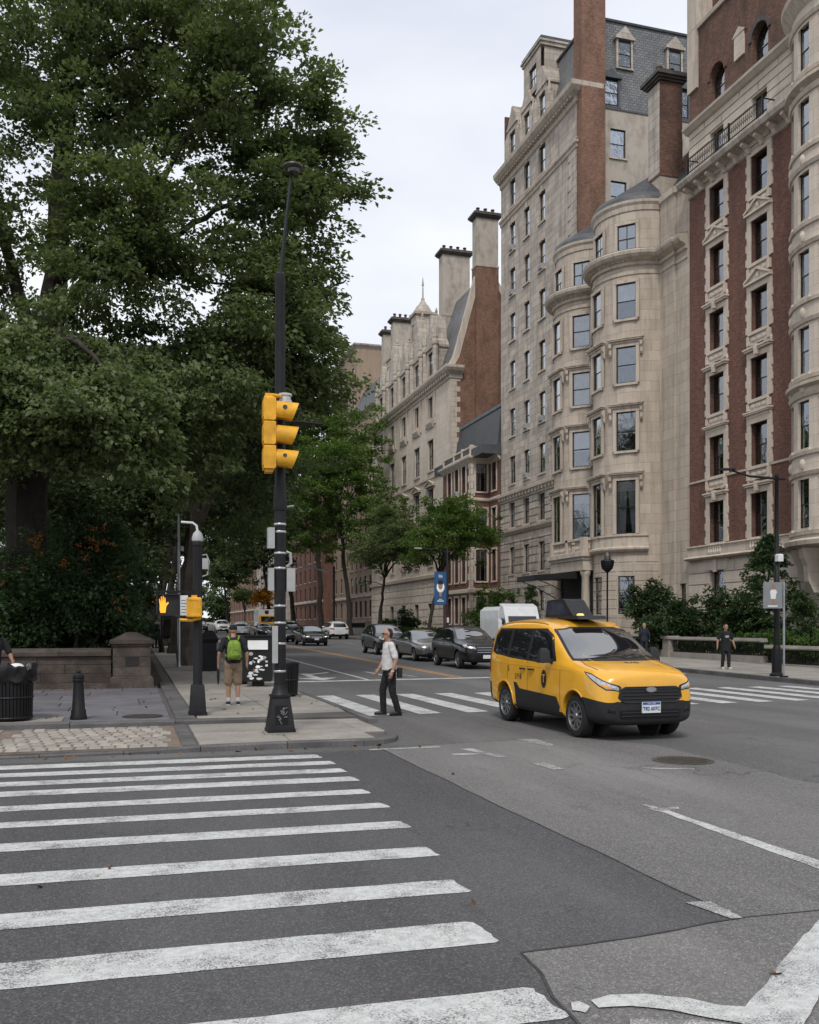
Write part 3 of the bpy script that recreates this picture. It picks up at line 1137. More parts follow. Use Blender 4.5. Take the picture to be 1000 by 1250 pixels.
def slab(parent, name, x0, x1, y0, y1, z, mat, h=0.03, gap=0.008, tilt=0.003):
    """one paving stone with eased edges, slightly uneven"""
    cx, cy = (x0 + x1) / 2, (y0 + y1) / 2
    m = MB()
    sx, sy = x1 - x0 - gap * 2, y1 - y0 - gap * 2
    m.cbox((0, 0, -h), (sx, sy, h), 0, min(0.012, sx * 0.1))
    o = link(name, m.mesh(name, mat), parent)
    o.location = (cx, cy, gz(cy) + z + random.uniform(-tilt, tilt))
    sl = math.atan(0.009) if cy > 24 else 0
    o.rotation_euler = (sl + random.uniform(-tilt, tilt), random.uniform(-tilt, tilt), 0)
    return o


y = 17.3
r = 0
while y < 62:
    h = 1.5
    for c in range(2):
        xs_ = [(1.14, 2.6), (2.6, 4.02)][c]
        if y < 18.4 and c == 1:
            continue
        slab(sidewalk_l, 'paving_slab', xs_[0], xs_[1], y, y + h, UP, 'concrete', gap=0.007)
    y += h
    r += 1
slab(sidewalk_l, 'paving_slab', 1.14, 4.02, 62.3, 420, UP + 0.009 * 0, 'concrete')
# kerb ramp between the two levels at the corner
m = MB()
m.add([(2.65, 16.9, AP), (4.04, 16.6, AP - 0.02), (4.04, 18.8, UP), (2.62, 18.8, UP), (2.65, 16.9, 0), (4.04, 16.6, 0), (4.04, 18.8, 0), (2.62, 18.8, 0)],
      [(0, 1, 2, 3), (0, 4, 5, 1), (1, 5, 6, 2), (3, 2, 6, 7), (0, 3, 7, 4)])
m.build('ramp_slab', 'concrete', sidewalk_l)
# bluestones of the park entrance pavement
y = 17.32
row = 0
while y < 26.2:
    h = random.choice((0.9, 1.05, 1.2))
    x = -14 - random.random() * 0.8
    while x < 0.68:
        w = random.choice((1.0, 1.3, 1.6, 1.9))
        x1 = min(x + w, 0.68)
        if 0.68 - x1 < 0.4:
            x1 = 0.68
        if row == 0 and x1 < -0.55:
            slab(plaza, 'paving_slab', x, x1, y, y + h, UP, 'concrete', gap=0.006)
        else:
            slab(plaza, 'paving_slab', x, x1, y, y + h, UP, 'bluestone', gap=0.006, tilt=0.004)
        x = x1
    y += h
    row += 1
# dark edging between bluestone and concrete walk
for i in range(8):
    slab(sidewalk_l, 'edging_stone', 0.76, 1.12, 17.3 + i * 1.3, 17.3 + (i + 1) * 1.3, UP + 0.015, 'kerb_stone', 0.06, 0.006)
# concrete of the apron
for a, b in ((0.95, 2.3), (2.3, 3.62)):
    slab(apron, 'paving_slab', a, b, 13.95, 15.4, AP, 'concrete', gap=0.007)
    slab(apron, 'paving_slab', a, b, 15.4, 16.82, AP, 'concrete', gap=0.007)
slab(apron, 'paving_slab', 3.62, 4.02, 15.0, 16.6, AP, 'concrete')
x = -14
while x < -3.4:
    slab(apron, 'paving_slab', x, x + 1.5, 13.95, 15.4, AP, 'concrete')
    slab(apron, 'paving_slab', x, x + 1.5, 15.4, 16.82, AP, 'concrete')
    x += 1.5
# sett strip with dark border stones
m = MB().prism([(-2.0, 13.93), (0.72, 13.93), (0.72, 16.8), (-2.0, 16.8)], 0.03, AP - 0.012)
sj = m.build('sett_bed', 'sett_joint', apron)
SETT = []
for i in range(5):
    mm = MB()
    mm.cbox((0, 0, -0.05), (0.168 + random.uniform(-0.012, 0.01), 0.292 + random.uniform(-0.02, 0.015), 0.056), random.uniform(-0.05, 0.05), 0.014)
    SETT.append(mm.mesh('sett', 'sett', True))
for rr in range(9):
    yy = 14.1 + rr * 0.31
    xl = -1.95 + rr * 0.04 + (0.09 if rr % 2 else 0)
    n = int((0.72 - xl) / 0.183)
    for c in range(n):
        o = link('sett', random.choice(SETT), apron, (xl + c * 0.183 + random.uniform(-0.006, 0.006), yy + random.uniform(-0.01, 0.01), AP - 0.004 + random.uniform(-0.006, 0.006)), random.uniform(-0.05, 0.05) + (PI if random.random() < 0.5 else 0))
        o.rotation_euler.x = random.uniform(-0.02, 0.02)
for i in range(7):
    slab(apron, 'border_stone', 0.70, 0.92, 13.95 + i * 0.41, 13.95 + (i + 1) * 0.41, AP + 0.012, 'kerb_stone', 0.05, 0.006)


def kerb(parent, pts, top, depth=0.17, drop=0.2, side=1, name='kerb_stone'):
    """kerb stones end to end along a polyline, the face on the right-hand side"""
    for i in range(len(pts) - 1):
        a, b = Vector(pts[i]), Vector(pts[i + 1])
        d = (b - a)
        ln = d.length
        d.normalize()
        nn = Vector((d.y, -d.x)) * side
        g = 0.006
        p = [a + d * g, b - d * g, b - d * g - nn * depth, a + d * g - nn * depth]
        t0, t1 = (top(i) if callable(top) else top), (top(i + 1) if callable(top) else top)
        j = random.uniform(-0.004, 0.004)
        z = [gz(p[0].y) + t0 + j, gz(p[1].y) + t1 + j, gz(p[2].y) + t1 + j, gz(p[3].y) + t0 + j]
        m = MB()
        e = 0.018
        lo = [(q.x, q.y, zz - drop) for q, zz in zip(p, z)]
        mid = [(q.x, q.y, zz - e) for q, zz in zip(p, z)]
        up = [((q - nn * e * s).x, (q - nn * e * s).y, zz) for q, zz, s in zip(p, z, (1, 1, 0, 0))]
        m.add(lo + mid + up, [(0, 1, 5, 4), (1, 2, 6, 5), (2, 3, 7, 6), (3, 0, 4, 7), (4, 5, 9, 8), (5, 6, 10, 9), (6, 7, 11, 10), (7, 4, 8, 11), (8, 9, 10, 11)])
        m.build(name, 'kerb_stone', parent)


kp = [(x, 13.72) for x in (-14, -12, -10, -8, -6.2, -4.4, -2.6, -1.2, -0.1, 0.95, 2.2, 3.35)] + corner[1:]
kt = [0.04] * 8 + [0.045, 0.085, 0.10, 0.10, 0.09, 0.08, 0.07, 0.06, 0.07]
kerb(apron, kp, lambda i: kt[min(i, len(kt) - 1)])
kerb(apron, [(x, 17.0) for x in (-14, -12, -10, -8, -6, -4, -2.6, -1.0)], UP + 0.005, 0.26)
kerb(apron, [(x, 17.0) for x in (-1.0, 0.75, 2.62)], lambda i: UP - 0.01, 0.26)
kerb(sidewalk_l, [(4.2, y) for y in (16.2, 18.0, 20, 22, 24)] + [(4.2, y) for y in range(27, 100, 3)], UP, 0.17)
m = MB()
for a, b in ((24.0, 420.0),):
    m.prism([(-300, a + 2.4), (0.9, a + 2.4), (0.9, b), (-300, b)], lambda x, y: gz(y) - 0.1, lambda x, y: gz(y) + 0.12)
struct('park_ground', m, 'soil')
m = MB()
m.prism([(-600, 420), (700, 420), (700, 1500), (-600, 1500)], lambda x, y: gz(y) - 0.1, lambda x, y: gz(y) + 0.05)
struct('park_lawn', m, 'lawn')
# far side of the avenue
m = MB()
for a, b in ((15.0, 24.0), (24.0, 420.0)):
    m.prism([(19.87, a), (25.2, a), (25.2, b), (19.87, b)], lambda x, y: gz(y) - 0.05, lambda x, y: gz(y) + UP - 0.02)
sidewalk_r = struct('sidewalk_right', m, 'concrete_joint')
y = 15.0
while y < 75:
    for c in range(3):
        slab(sidewalk_r, 'paving_slab', 19.98 + c * 1.66, 19.98 + (c + 1) * 1.66, y, y + 1.6, UP, 'concrete', gap=0.006)
    y += 1.6
slab(sidewalk_r, 'paving_slab', 19.98, 24.96, y, 420, UP, 'concrete')
kerb(sidewalk_r, [(19.8, y) for y in (15, 17, 19, 21, 24)] + [(19.8, y) for y in range(27, 120, 3)], UP, 0.17, side=-1)
m = MB()
m.prism([(25.2, 15), (30.2, 15), (30.2, 24), (25.2, 24)], -0.05, 0.16)
m.prism([(25.2, 24), (30.2, 24), (30.2, 420), (25.2, 420)], lambda x, y: gz(y) - 0.05, lambda x, y: gz(y) + 0.16)
struct('forecourt_ground', m, 'soil')

# ------------------------------------------------------------------ buildings
RZX = -PI / 2                       # a window facing -X


def planeX(x0):
    return lambda s, z, d: (x0 + d, s, z)


def planeY(y0):
    return lambda s, z, d: (s, y0 + d, z)


def bow(cx, cy, r):
    return lambda s, z, d: (cx - (r - d) * math.cos(s / r), cy - (r - d) * math.sin(s / r), z)


def interior(b, x0, x1, y0, y1, z1):
    MB().box(x0, x1, y0, y1, 0, z1).build('interior', 'interior_dark', b)


def courses(b, name, mat, x, ya, yb, z0, z1, ch, holes, bl=1.6, proud=0.06, gap=0.02, joined=False):
    """rusticated courses on a wall facing -X, each block its own piece"""
    n = max(1, int(round((z1 - z0) / ch)))
    ch = (z1 - z0) / n
    mm = MB()
    for k in range(n):
        za, zb = z0 + k * ch + gap / 2, z0 + (k + 1) * ch - gap / 2
        cuts = [(ya, yb)]
        for ha, hb, hc, hd in holes:
            if hc < zb - 0.05 and hd > za + 0.05:
                nc = []
                for a, c in cuts:
                    if ha > a:
                        nc.append((a, min(ha, c)))
                    if hb < c:
                        nc.append((max(hb, a), c))
                    if hb <= a or ha >= c:
                        nc = nc[:-1] if False else nc
                cuts = [(a, c) for a, c in nc if c - a > 0.05]
        for a, c in cuts:
            q = max(1, int(round((c - a) / bl)))
            w = (c - a) / q
            off = (w * 0.5 if k % 2 and q > 1 else 0)
            edges = [a] + [a + off + w * i for i in range(1 if not off else 0, q + 1)]
            edges = sorted({round(min(max(e, a), c), 3) for e in edges} | {round(c, 3)})
            for e0, e1 in zip(edges[:-1], edges[1:]):
                if e1 - e0 < 0.08:
                    continue
                t = mm if joined else MB()
                g = gap / 2
                t.add([(x, e0 + g, za), (x, e1 - g, za), (x, e1 - g, zb), (x, e0 + g, zb),
                       (x - proud, e0 + g + 0.02, za + 0.02), (x - proud, e1 - g - 0.02, za + 0.02), (x - proud, e1 - g - 0.02, zb - 0.02), (x - proud, e0 + g + 0.02, zb - 0.02)],
                      [(4, 5, 6, 7), (0, 1, 5, 4), (1, 2, 6, 5), (2, 3, 7, 6), (3, 0, 4, 7)])
                if not joined:
                    t.build(name, mat, b)
    if joined:
        o = mm.build(name, mat, b)
        o['kind'] = 'stuff'


# ---- red brick apartment house at the right edge
b = thing('brick_apartment_house', 'red brick apartment house with carved pale window surrounds and a round corner bay', 'building', (30, 40, 0), absolute=True)
YA, YB = 37.0, 46.14
c1, c2 = 43.55, 40.0
ww = 1.3
rows_r = [(6.25, 8.45), (9.8, 11.95), (13.15, 15.25), (16.55, 18.65), (19.97, 22.15), (23.35, 25.4)]
hl = [(c - ww / 2, c + ww / 2, a, d) for c in (c1, c2) for a, d in rows_r]
m = facade(MB(), planeX(30), YA, YB, 6.1, 25.9, hl, 0.35)
m.build('wall', 'brick_red', b)
hb = [(c1 - 0.6, c1 + 0.6, 2.4, 4.75)]
facade(MB(), planeX(30), 28, YB, 0, 5.45, hb, 0.4).build('base_wall', 'pale_stone', b)
courses(b, 'stone_block', 'pale_stone', 29.997, 37.0, YB, 0.3, 5.3, 0.62, hb, 2.3, 0.07, 0.03)
window(b, (30, c1, 2.4), RZX, 1.2, 2.35, blind=0.3, inset=0.3)
m = MB()
m.extr([(-0.95, 0), (0.95, 0), (1.2, 0.7), (-1.2, 0.7)], (29.9, c1, 4.78), (0, 1, 0), (0, 0, 1), (0.08, 0, 0))
m.extr([(-0.14, -0.1), (0.14, -0.1), (0.22, 0.75), (-0.22, 0.75)], (29.82, c1, 4.78), (0, 1, 0), (0, 0, 1), (0.08, 0, 0))
m.build('keystone', 'pale_stone', b)
prof = [(0, 5.38), (0.35, 5.42), (0.42, 5.5), (0.3, 5.58), (0.16, 5.62), (0.14, 6.05), (0.22, 6.12), (0.2, 6.18), (0, 6.18)]
MB().sweep([(30, YB), (30, 37.2)], prof).build('belt_course', 'limestone_trim', b)
MB().sweep([(30, YB), (30, 37.2)], [(0, 9.66), (0.06, 9.68), (0.06, 9.78), (0, 9.8)]).build('string_course', 'limestone_trim', b)
for ci, c in enumerate((c1, c2)):
    for k, (a, d) in enumerate(rows_r):
        hd = {0: ('scroll', 0.3, 0.2), 1: ('shelf', 0.34, 0.22), 2: ('scroll', 0.34, 0.22), 3: ('scroll', 0.34, 0.22), 4: ('pediment', 0.36, 0.22), 5: ('shelf', 0.3, 0.2)}[k]
        if k == 3 and ci == 1:
            hd = ('pediment', 0.36, 0.22)
        wdw = window(b, (30, c, a), RZX, ww, d - a, sill=(0.16, 0.16), sur=(0.3, 0.07), hood=hd, trim='pale_stone', inset=0.3, blind=random.choice((0.4, 0.5, 0.5, 0.5)))
        # quoined edge and carved apron below the sill
        m = MB()
        for s in (-1, 1):
            for q in range(6):
                if q % 2 == 0:
                    m.box(29.93, 29.999, c + s * (ww / 2 + 0.33) - 0.06, c + s * (ww / 2 + 0.33) + 0.06, a + q * (d - a) / 6, a + (q + 1) * (d - a) / 6)
        m.build('quoins', 'pale_stone', b)['kind'] = 'stuff'
        if k > 0:
            m = MB()
            z = rows_r[k - 1][1] + 0.68
            m.box(29.94, 29.998, c - ww / 2 - 0.25, c + ww / 2 + 0.25, z, a - 0.16)
            for s in (-1, 0, 1):
                m.ball((29.93, c + s * 0.42, (z + a - 0.16) / 2), (0.06, 0.24, 0.14), 8, 5)
            for s in (-1, 1):
                m.box(29.86, 29.998, c + s * (ww / 2 + 0.14) - 0.1, c + s * (ww / 2 + 0.14) + 0.1, z, a - 0.16)
            m.build('apron_panel', 'pale_stone', b)
for c in (c1, c2):      # pierced panels in the belt below the first windows
    m = MB()
    for q in range(6):
        m.lathe([(0.04, 0), (0.07, 0.1), (0.035, 0.25), (0.06, 0.38)], (29.83, c - 0.5 + q * 0.2, 5.66), 8)
    m.build('balusters', 'pale_stone', b)['kind'] = 'stuff'
# stone storey with iron balcony
hs = [(c - 0.6, c + 0.6, 26.6, 28.35) for c in (c1, c2)]
facade(MB(), planeX(30.0), YA, YB, 25.85, 29.5, hs, 0.4).build('attic_wall', 'pale_stone', b)
courses(b, 'stone_block', 'pale_stone', 29.997, YA, YB, 26.55, 29.35, 0.46, hs, 3.0, 0.06, 0.035)
for c in (c1, c2):
    window(b, (30, c, 26.6), RZX, 1.2, 1.75, blind=0.3, inset=0.3)
MB().sweep([(30, YB + 0.05), (30, 37.0)], [(0, 25.6), (0.1, 25.65), (0.12, 25.95), (0.75, 26.1), (0.85, 26.3), (0.85, 26.42), (0.7, 26.48), (0, 26.5)]).build('balcony_ledge', 'limestone', b)
for q in range(9):
    y = 37.6 + q * 1.02
    MB().extr([(0, 0), (-0.6, 0.0), (-0.62, -0.16), (-0.35, -0.3), (-0.2, -0.5), (0, -0.5)], (30, y - 0.1, 26.08), (1, 0, 0), (0, 0, 1), (0, 0.2, 0)).build('bracket', 'pale_stone', b)
rail = MB()
ya, yb = 38.8, 45.2
rail.box(29.24, 29.28, ya, yb, 27.28, 27.33)
rail.box(29.24, 29.28, ya, yb, 26.56, 26.6)
q = ya
while q < yb:
    rail.box(29.25, 29.27, q, q + 0.022, 26.5, 27.3)
    rail.tube([(29.26, q + 0.05, 26.8), (29.26, q + 0.1, 26.95), (29.26, q + 0.05, 27.1)], 0.012, 4)
    q += 0.16
for y in (ya, (ya + yb) / 2 - 0.5, (ya + yb) / 2 + 0.5, yb):
    rail.box(29.22, 29.3, y - 0.04, y + 0.04, 26.5, 27.45)
for y in (ya, yb):
    rail.box(29.25, 29.99, y - 0.02, y + 0.02, 27.28, 27.33)
rail.build('balcony_railing', 'iron_black', b)
MB().sweep([(30, YB + 0.1), (30, 37.0)], [(0, 29.2), (0.2, 29.25), (0.42, 29.42), (0.45, 29.55), (0.1, 29.62), (0, 29.62)]).build('cornice', 'pale_stone', b)
# upper brick wall with round-headed windows
hu = []
for c in (c1, c2):
    hu.append((c - 0.62, c + 0.62, 29.65, 31.2))
    for q in range(7):
        z0, z1 = 31.2 + q * 0.62 / 7, 31.2 + (q + 1) * 0.62 / 7
        w = math.sqrt(max(0.0, 0.62 ** 2 - ((z0 + z1) / 2 - 31.2) ** 2))
        hu.append((c - w, c + w, z0, z1))
m = MB()
fm = facade(m, planeX(30.02), YA, YB, 29.6, 34.7, hu, 0.0)
m.build('upper_wall', 'brick_sooty', b)
for c in (c1, c2):
    m = MB()
    n = 14
    pts = [(c + 0.62, 29.65)] + [(c + 0.62 * math.cos(PI * i / n), 31.2 + 0.62 * math.sin(PI * i / n)) for i in range(n + 1)] + [(c - 0.62, 29.65)]
    for (ya_, za_), (yb_, zb_) in zip(pts[:-1], pts[1:]):
        m.add([(30.02, ya_, za_), (30.02, yb_, zb_), (30.45, yb_, zb_), (30.45, ya_, za_)], [(0, 1, 2, 3)])
    m.build('reveal', 'brick_sooty', b)
    m = MB()
    for i in range(n):
        a0, a1 = PI * i / n, PI * (i + 1) / n
        vs = []
        for rr_ in (0.64, 0.86):
            for g in (a0, a1):
                vs.append((29.94, c + rr_ * math.cos(g), 31.2 + rr_ * math.sin(g)))
        vs += [(30.03, y_, z_) for _, y_, z_ in vs]
        m.add(vs, [(0, 1, 3, 2), (0, 4, 5, 1), (2, 3, 7, 6)])
    m.box(29.88, 30.03, c - 0.1, c + 0.1, 31.8, 32.2)
    m.build('arch_ring', 'brick_red' if c == c1 else 'sooty_stone', b)
    window(b, (30.02, c, 29.65), RZX, 1.24, 2.2, blind=0.0, inset=0.35)
m = MB()
m.box(29.93, 30.03, 41.2, 42.0, 31.0, 32.2)
m.extr([(-0.55, 0), (0.55, 0), (0, 0.4)], (29.9, 41.6, 32.2), (0, 1, 0), (0, 0, 1), (0.12, 0, 0))
m.build('plaque', 'pale_stone', b)
MB().sweep([(30, YB + 0.05), (30, 33)], [(-0.3, 34.68), (0.1, 34.7), (0.14, 34.9), (-0.3, 34.95)]).build('coping', 'pale_stone', b)
MB().box(30.4, 47, 28, YB, 34.0, 34.6).build('roof', 'lead', b)
chimney(b, 30.9, 32.6, 44.3, 46.1, 34.0, 38.5, 39.0, 'brick_sooty', 'brick_sooty', 3)
m = MB()
m.box(29.88, 30.9, 45.3, 46.2, 31.5, 41)
m.build('stone_pier', 'limestone_trim', b)
MB().box(30.2, 46, 46.02, 46.14, 0, 34.6).build('party_wall', 'brick_sooty', b)
# round bay
RB, CXB, CYB = 3.0, 31.8, 35.1
fb = bow(CXB, CYB, RB)
hb = []
rows_b = [(a - 0.1, d - 0.1) for a, d in rows_r] + [(26.6, 28.6)]
angs = (-32, -6, 20, 46)
for g in angs:
    s = R(g) * RB
    for a, d in rows_b:
        hb.append((s - 0.42, s + 0.42, a, d))
facade(MB(), fb, R(-55) * RB, R(70) * RB, 5.4, 30.2, hb, 0.3, ds=0.3).build('bay_wall', 'pale_stone', b)
for g in angs:
    for k, (a, d) in enumerate(rows_b):
        p = fb(R(g) * RB, a, 0)
        window(b, p, math.atan2(-math.cos(R(g)), math.sin(R(g))), 0.84, d - a, sill=(0.08, 0.12), inset=0.22, trim='pale_stone')
ap = arc(CXB, CYB, RB, -54, 70, 18)
for a, d in rows_b:
    MB().sweep(ap, [(0, a - 0.3), (0.1, a - 0.28), (0.12, a - 0.12), (0, a - 0.1)]).build('bay_moulding', 'limestone_trim', b)
    MB().sweep(ap, [(0, d + 0.12), (0.08, d + 0.15), (0.14, d + 0.32), (0, d + 0.36)]).build('bay_moulding', 'limestone_trim', b)
MB().sweep(ap, [(0, 5.3), (0.3, 5.4), (0.34, 5.6), (0.12, 5.7), (0, 5.7)]).build('bay_moulding', 'limestone_trim', b)
MB().sweep(ap, [(0, 12.4), (0.26, 12.5), (0.26, 12.65), (0, 12.7)]).build('bay_moulding', 'limestone_trim', b)
MB().sweep(ap, [(0, 25.8), (0.3, 25.95), (0.3, 26.1), (0, 26.2)]).build('bay_moulding', 'limestone_trim', b)
MB().sweep(ap, [(0, 29.4), (0.1, 29.5), (0.42, 29.9), (0.45, 30.1), (0, 30.25)]).build('bay_moulding', 'limestone_trim', b)
for g in (-46, -19, 7, 33):
    for k, (a, d) in enumerate(rows_b[:-1]):
        zc = (d + rows_b[k + 1][0]) / 2
        p = fb(R(g + 13) * RB, zc, 0.0)
        MB().ball(p, (0.12, 0.2, 0.26), 10, 6).build('medallion', 'pale_stone', b, True)
for g in (-40, -10, 20):
    m = MB()
    p = Vector(fb(R(g) * RB, 0, 0))
    dx, dy = math.cos(R(g)), math.sin(R(g))
    m.extr([(0, 0), (0.02, -0.1), (-0.1, -0.5), (-0.25, -0.8), (-0.3, -1.5), (-0.55, -2.0), (-0.9, -2.0), (-0.9, 0)], (p.x + dy * 0.2, p.y - dx * 0.2, 5.3), (-dx, -dy, 0), (0, 0, 1), (-dy * 0.4, dx * 0.4, 0))
    m.build('corbel', 'pale_stone', b)
MB().prism(arc(CXB, CYB, RB - 0.05, -60, 75, 16) + [(34, 33), (34, 37)], 30.2, 30.35).build('bay_roof', 'lead', b)
m = MB().prism(arc(CXB, CYB, RB - 0.25, -60, 75, 16) + [(34, 33), (34, 37)], 30.3, 31.4)
m.build('bay_parapet', 'brick_red', b)
interior(b, 30.75, 46, 37.4, 46, 33.9)

# ---- bow-fronted limestone town house
b = thing('limestone_town_house', 'limestone town house with two rounded bow fronts and a dark entrance awning', 'building', (30, 53, 0), absolute=True)
RW = [(19.95, 22.05), (16.15, 18.3), (12.15, 14.45), (7.25, 10.4)]
BOWS = ((51.7, 2.75), (57.55, 2.65))
for bi, (cy, rr) in enumerate(BOWS):
    f = bow(30, cy, rr)
    hl = []
    for g in (-49, -2, 45):
        s = R(g) * rr
        for a, d in RW:
            hl.append((s - 0.58, s + 0.58, a, d))
        if bi == 0 or g < 40:
            hl.append((s - 0.5, s + 0.5, 2.5, 4.75))
    facade(MB(), f, R(-88) * rr, R(88) * rr, 0, 23.1, hl, 0.32, ds=0.24).build('bow_wall', 'limestone_warm', b)
    f2 = bow(30, cy, rr - 0.12)
    h2 = [(R(g) * (rr - 0.12) - 0.55, R(g) * (rr - 0.12) + 0.55, 23.9, 25.55) for g in (-49, -2, 45)]
    facade(MB(), f2, R(-88) * (rr - 0.12), R(88) * (rr - 0.12), 23.0, 26.95, h2, 0.3, ds=0.24).build('attic_wall', 'limestone_warm', b)
    for g in (-49, -2, 45):
        rz = math.atan2(-math.cos(R(g)), math.sin(R(g)))
        for k, (a, d) in enumerate(RW):
            window(b, f(R(g) * rr, a, 0), rz, 1.16, d - a, sill=(0.1, 0.14) if k < 3 else None, sur=(0.2, 0.06), inset=0.13, trim='limestone_trim',
                   hood=('bracket', 0.45, 0.24) if k else None, blind=(0.2 if k == 3 else random.choice((0.5, 0.55, 0.9, 1.0, 0.45))), mull=0, curtain=(k == 3))
        window(b, f2(R(g) * (rr - 0.12), 23.9, 0), rz, 1.1, 1.65, sur=(0.16, 0.05), inset=0.12, mull=1, blind=0.9)
        if bi == 0 or g < 40:
            window(b, f(R(g) * rr, 2.5, 0), rz, 1.0, 2.25, blind=0.4, inset=0.22)
    ap = arc(30, cy, rr, -86, 90 if bi else 78, 26)
    if bi == 0:
        ap = ap[:-1] + [(30 - 0.14, 48.95), (30 - 0.14, 47.45), (30, 47.45), (30, 46.3)]
    MB().sweep(ap, [(0, 22.5), (0.06, 22.52), (0.08, 22.68), (0, 22.72)]).build('cornice', 'limestone_trim', b)
    MB().sweep(ap, [(0, 23.0), (0.14, 23.05), (0.16, 23.25), (0.5, 23.4), (0.62, 23.55), (0.66, 23.72), (0.6, 23.8), (0, 23.92)]).build('cornice', 'limestone_trim', b)
    m = MB()
    m.sweep(ap, [(0, 23.915), (0.61, 23.80), (0.61, 23.82), (0, 23.95)])
    m.build('cornice_flashing', 'lead', b)
    m = MB()
    dentils(m, ap, 0.21, (0.12, 0.16, 0.14), 23.24, 0.13)
    m.build('dentils', 'limestone_trim', b)['kind'] = 'stuff'
    m = MB()
    m.sweep(ap[:-4] if bi == 0 else ap, [(0, 6.15), (0.2, 6.2), (0.3, 6.32), (0.3, 6.42), (0.12, 6.5), (0.1, 7.05), (0.18, 7.1), (0.18, 7.2), (0, 7.22)])
    m.build('band_course', 'limestone_trim', b)
    a2 = arc(30, cy, rr - 0.12, -86, 88, 26)
    m = MB()
    m.sweep(a2, [(0, 26.3), (0.06, 26.32), (0.1, 26.6), (0.2, 26.75), (0.22, 26.9), (0, 26.95)])
    m.build('crown_moulding', 'limestone_trim', b)
    m = MB()
    m.sweep(a2, [(-0.1, 26.96), (0.2, 26.92), (0.16, 27.12), (0.02, 27.32), (-0.12, 27.42), (-0.4, 27.42)])
    m.build('roof_edge', 'lead', b)
    # half-cone slate roof
    m = MB()
    top = (31.6, cy + 0.3, 30.2)
    q = arc(30, cy, rr - 0.25, -88, 88, 18)
    for i in range(18):
        m.add([(q[i][0], q[i][1], 27.38), (q[i + 1][0], q[i + 1][1], 27.38), top], [(0, 1, 2)])
    m.build('roof', 'slate_dark', b)
    # rusticated ground floor: block joints
    m = MB()
    for z in np.arange(0.6, 6.0, 0.55):
        m.sweep(arc(30, cy, rr, -80, 85, 24), [(-0.02, z), (0.004, z), (0.004, z + 0.035), (-0.02, z + 0.035)])
    m.build('course_joints', 'sooty_stone', b)['kind'] = 'stuff'
facade(MB(), planeX(30), 46.14, 49.2, 0, 26.9, [(46.5, 47.1, 2.4, 4.2)], 0.3).build('wall', 'limestone_warm', b)
window(b, (30, 46.8, 2.4), RZX, 0.6, 1.8, blind=0)
MB().box(29.86, 29.999, 47.45, 48.95, 0, 26.9).build('pilaster', 'limestone_warm', b)
MB().box(29.83, 29.86, 48.85, 48.95, 0.1, 23.0).build('pilaster_edge', 'limestone_trim', b)
MB().sweep([(29.86, 48.95), (29.86, 47.45), (30, 47.45), (30, 46.2)], [(0, 26.5), (0.12, 26.6), (0.14, 26.95), (-0.3, 27)]).build('coping', 'limestone_trim', b)
m = MB()
m.add([(30.2, 46.3, 26.9), (30.2, 60, 26.9), (33.5, 60, 31.5), (33.5, 46.3, 31.5), (40, 46.3, 31.5), (40, 60, 31.5)], [(0, 1, 2, 3), (3, 2, 5, 4)])
m.add([(30.2, 46.3, 26.9), (33.5, 46.3, 31.5), (40, 46.3, 31.5), (40, 46.3, 26.9)], [(0, 1, 2, 3)])
m.build('main_roof', 'slate_dark', b)
chimney(b, 30.15, 31.75, 49.5, 50.9, 26.5, 28.6, 34.3, 'limestone_warm', 'brick_sooty', 2)
MB().box(30.16, 30.24, 49.58, 50.82, 28.75, 34.2).build('chimney_side', 'limestone', b)
m = MB()
m.add([(31.75, 46.2, 27), (31.75, 50, 27), (31.75, 50, 29.5), (31.75, 46.2, 31.3), (33.5, 46.2, 31.8)], [(0, 1, 2, 3), (0, 3, 4)])
m.build('party_gable', 'brick_red', b)
interior(b, 30.6, 40, 46.3, 59.9, 26.4)
m = MB()
for cy, rr in BOWS:
    m.prism(arc(30.3, cy, rr - 0.65, -90, 90, 12), 0.2, 26.2)
m.build('bow_interior', 'interior_dark', b)
# entrance porch with balcony
PX0, PX1, PY0, PY1 = 26.75, 28.6, 52.7, 57.4
m = MB()
m.box(PX0 - 0.2, PX1, PY0 - 0.2, PY1 + 0.2, 6.1, 6.35)
m.box(PX0 - 0.08, PX1, PY0 - 0.08, PY1 + 0.08, 5.9, 6.1)
m.box(PX0, PX1, PY0, PY1, 5.25, 5.9)
m.build('porch_entablature', 'limestone_trim', b)
m = MB()
for x, y, w, d in ((PX0 + 0.15, PY0 + 0.15, 0.36, 0.36), (PX0 + 0.15, PY1 - 0.15, 0.36, 0.36), (PX0 + 0.15, (PY0 + PY1) / 2, 0.3, 0.3)):
    m.cbox((x, y, 6.35), (w, d, 0.95))
m.box(PX0, PX0 + 0.3, PY0, PY1, 7.12, 7.27)
m.box(PX0, PX1, PY0, PY0 + 0.3, 7.12, 7.27)
m.box(PX0 + 0.02, PX0 + 0.28, PY0, PY1, 6.35, 6.48)
m.build('porch_balustrade', 'limestone_trim', b)
m = MB()
bp = [(0.05, 0), (0.1, 0.15), (0.05, 0.38), (0.045, 0.5), (0.08, 0.6), (0.08, 0.64)]
for i in range(8):
    m.lathe(bp, (PX0 + 0.15, PY0 + 0.5 + i * 0.23 + (0.5 if i > 3 else 0) + 0.15, 6.48), 8)
    m.lathe(bp, (PX0 + 0.15, PY1 - 0.4 - i * 0.21, 6.48), 8)
for i in range(4):
    m.lathe(bp, (PX0 + 0.5 + i * 0.22, PY0 + 0.15, 6.48), 8)
m.build('balusters', 'limestone_trim', b)['kind'] = 'stuff'
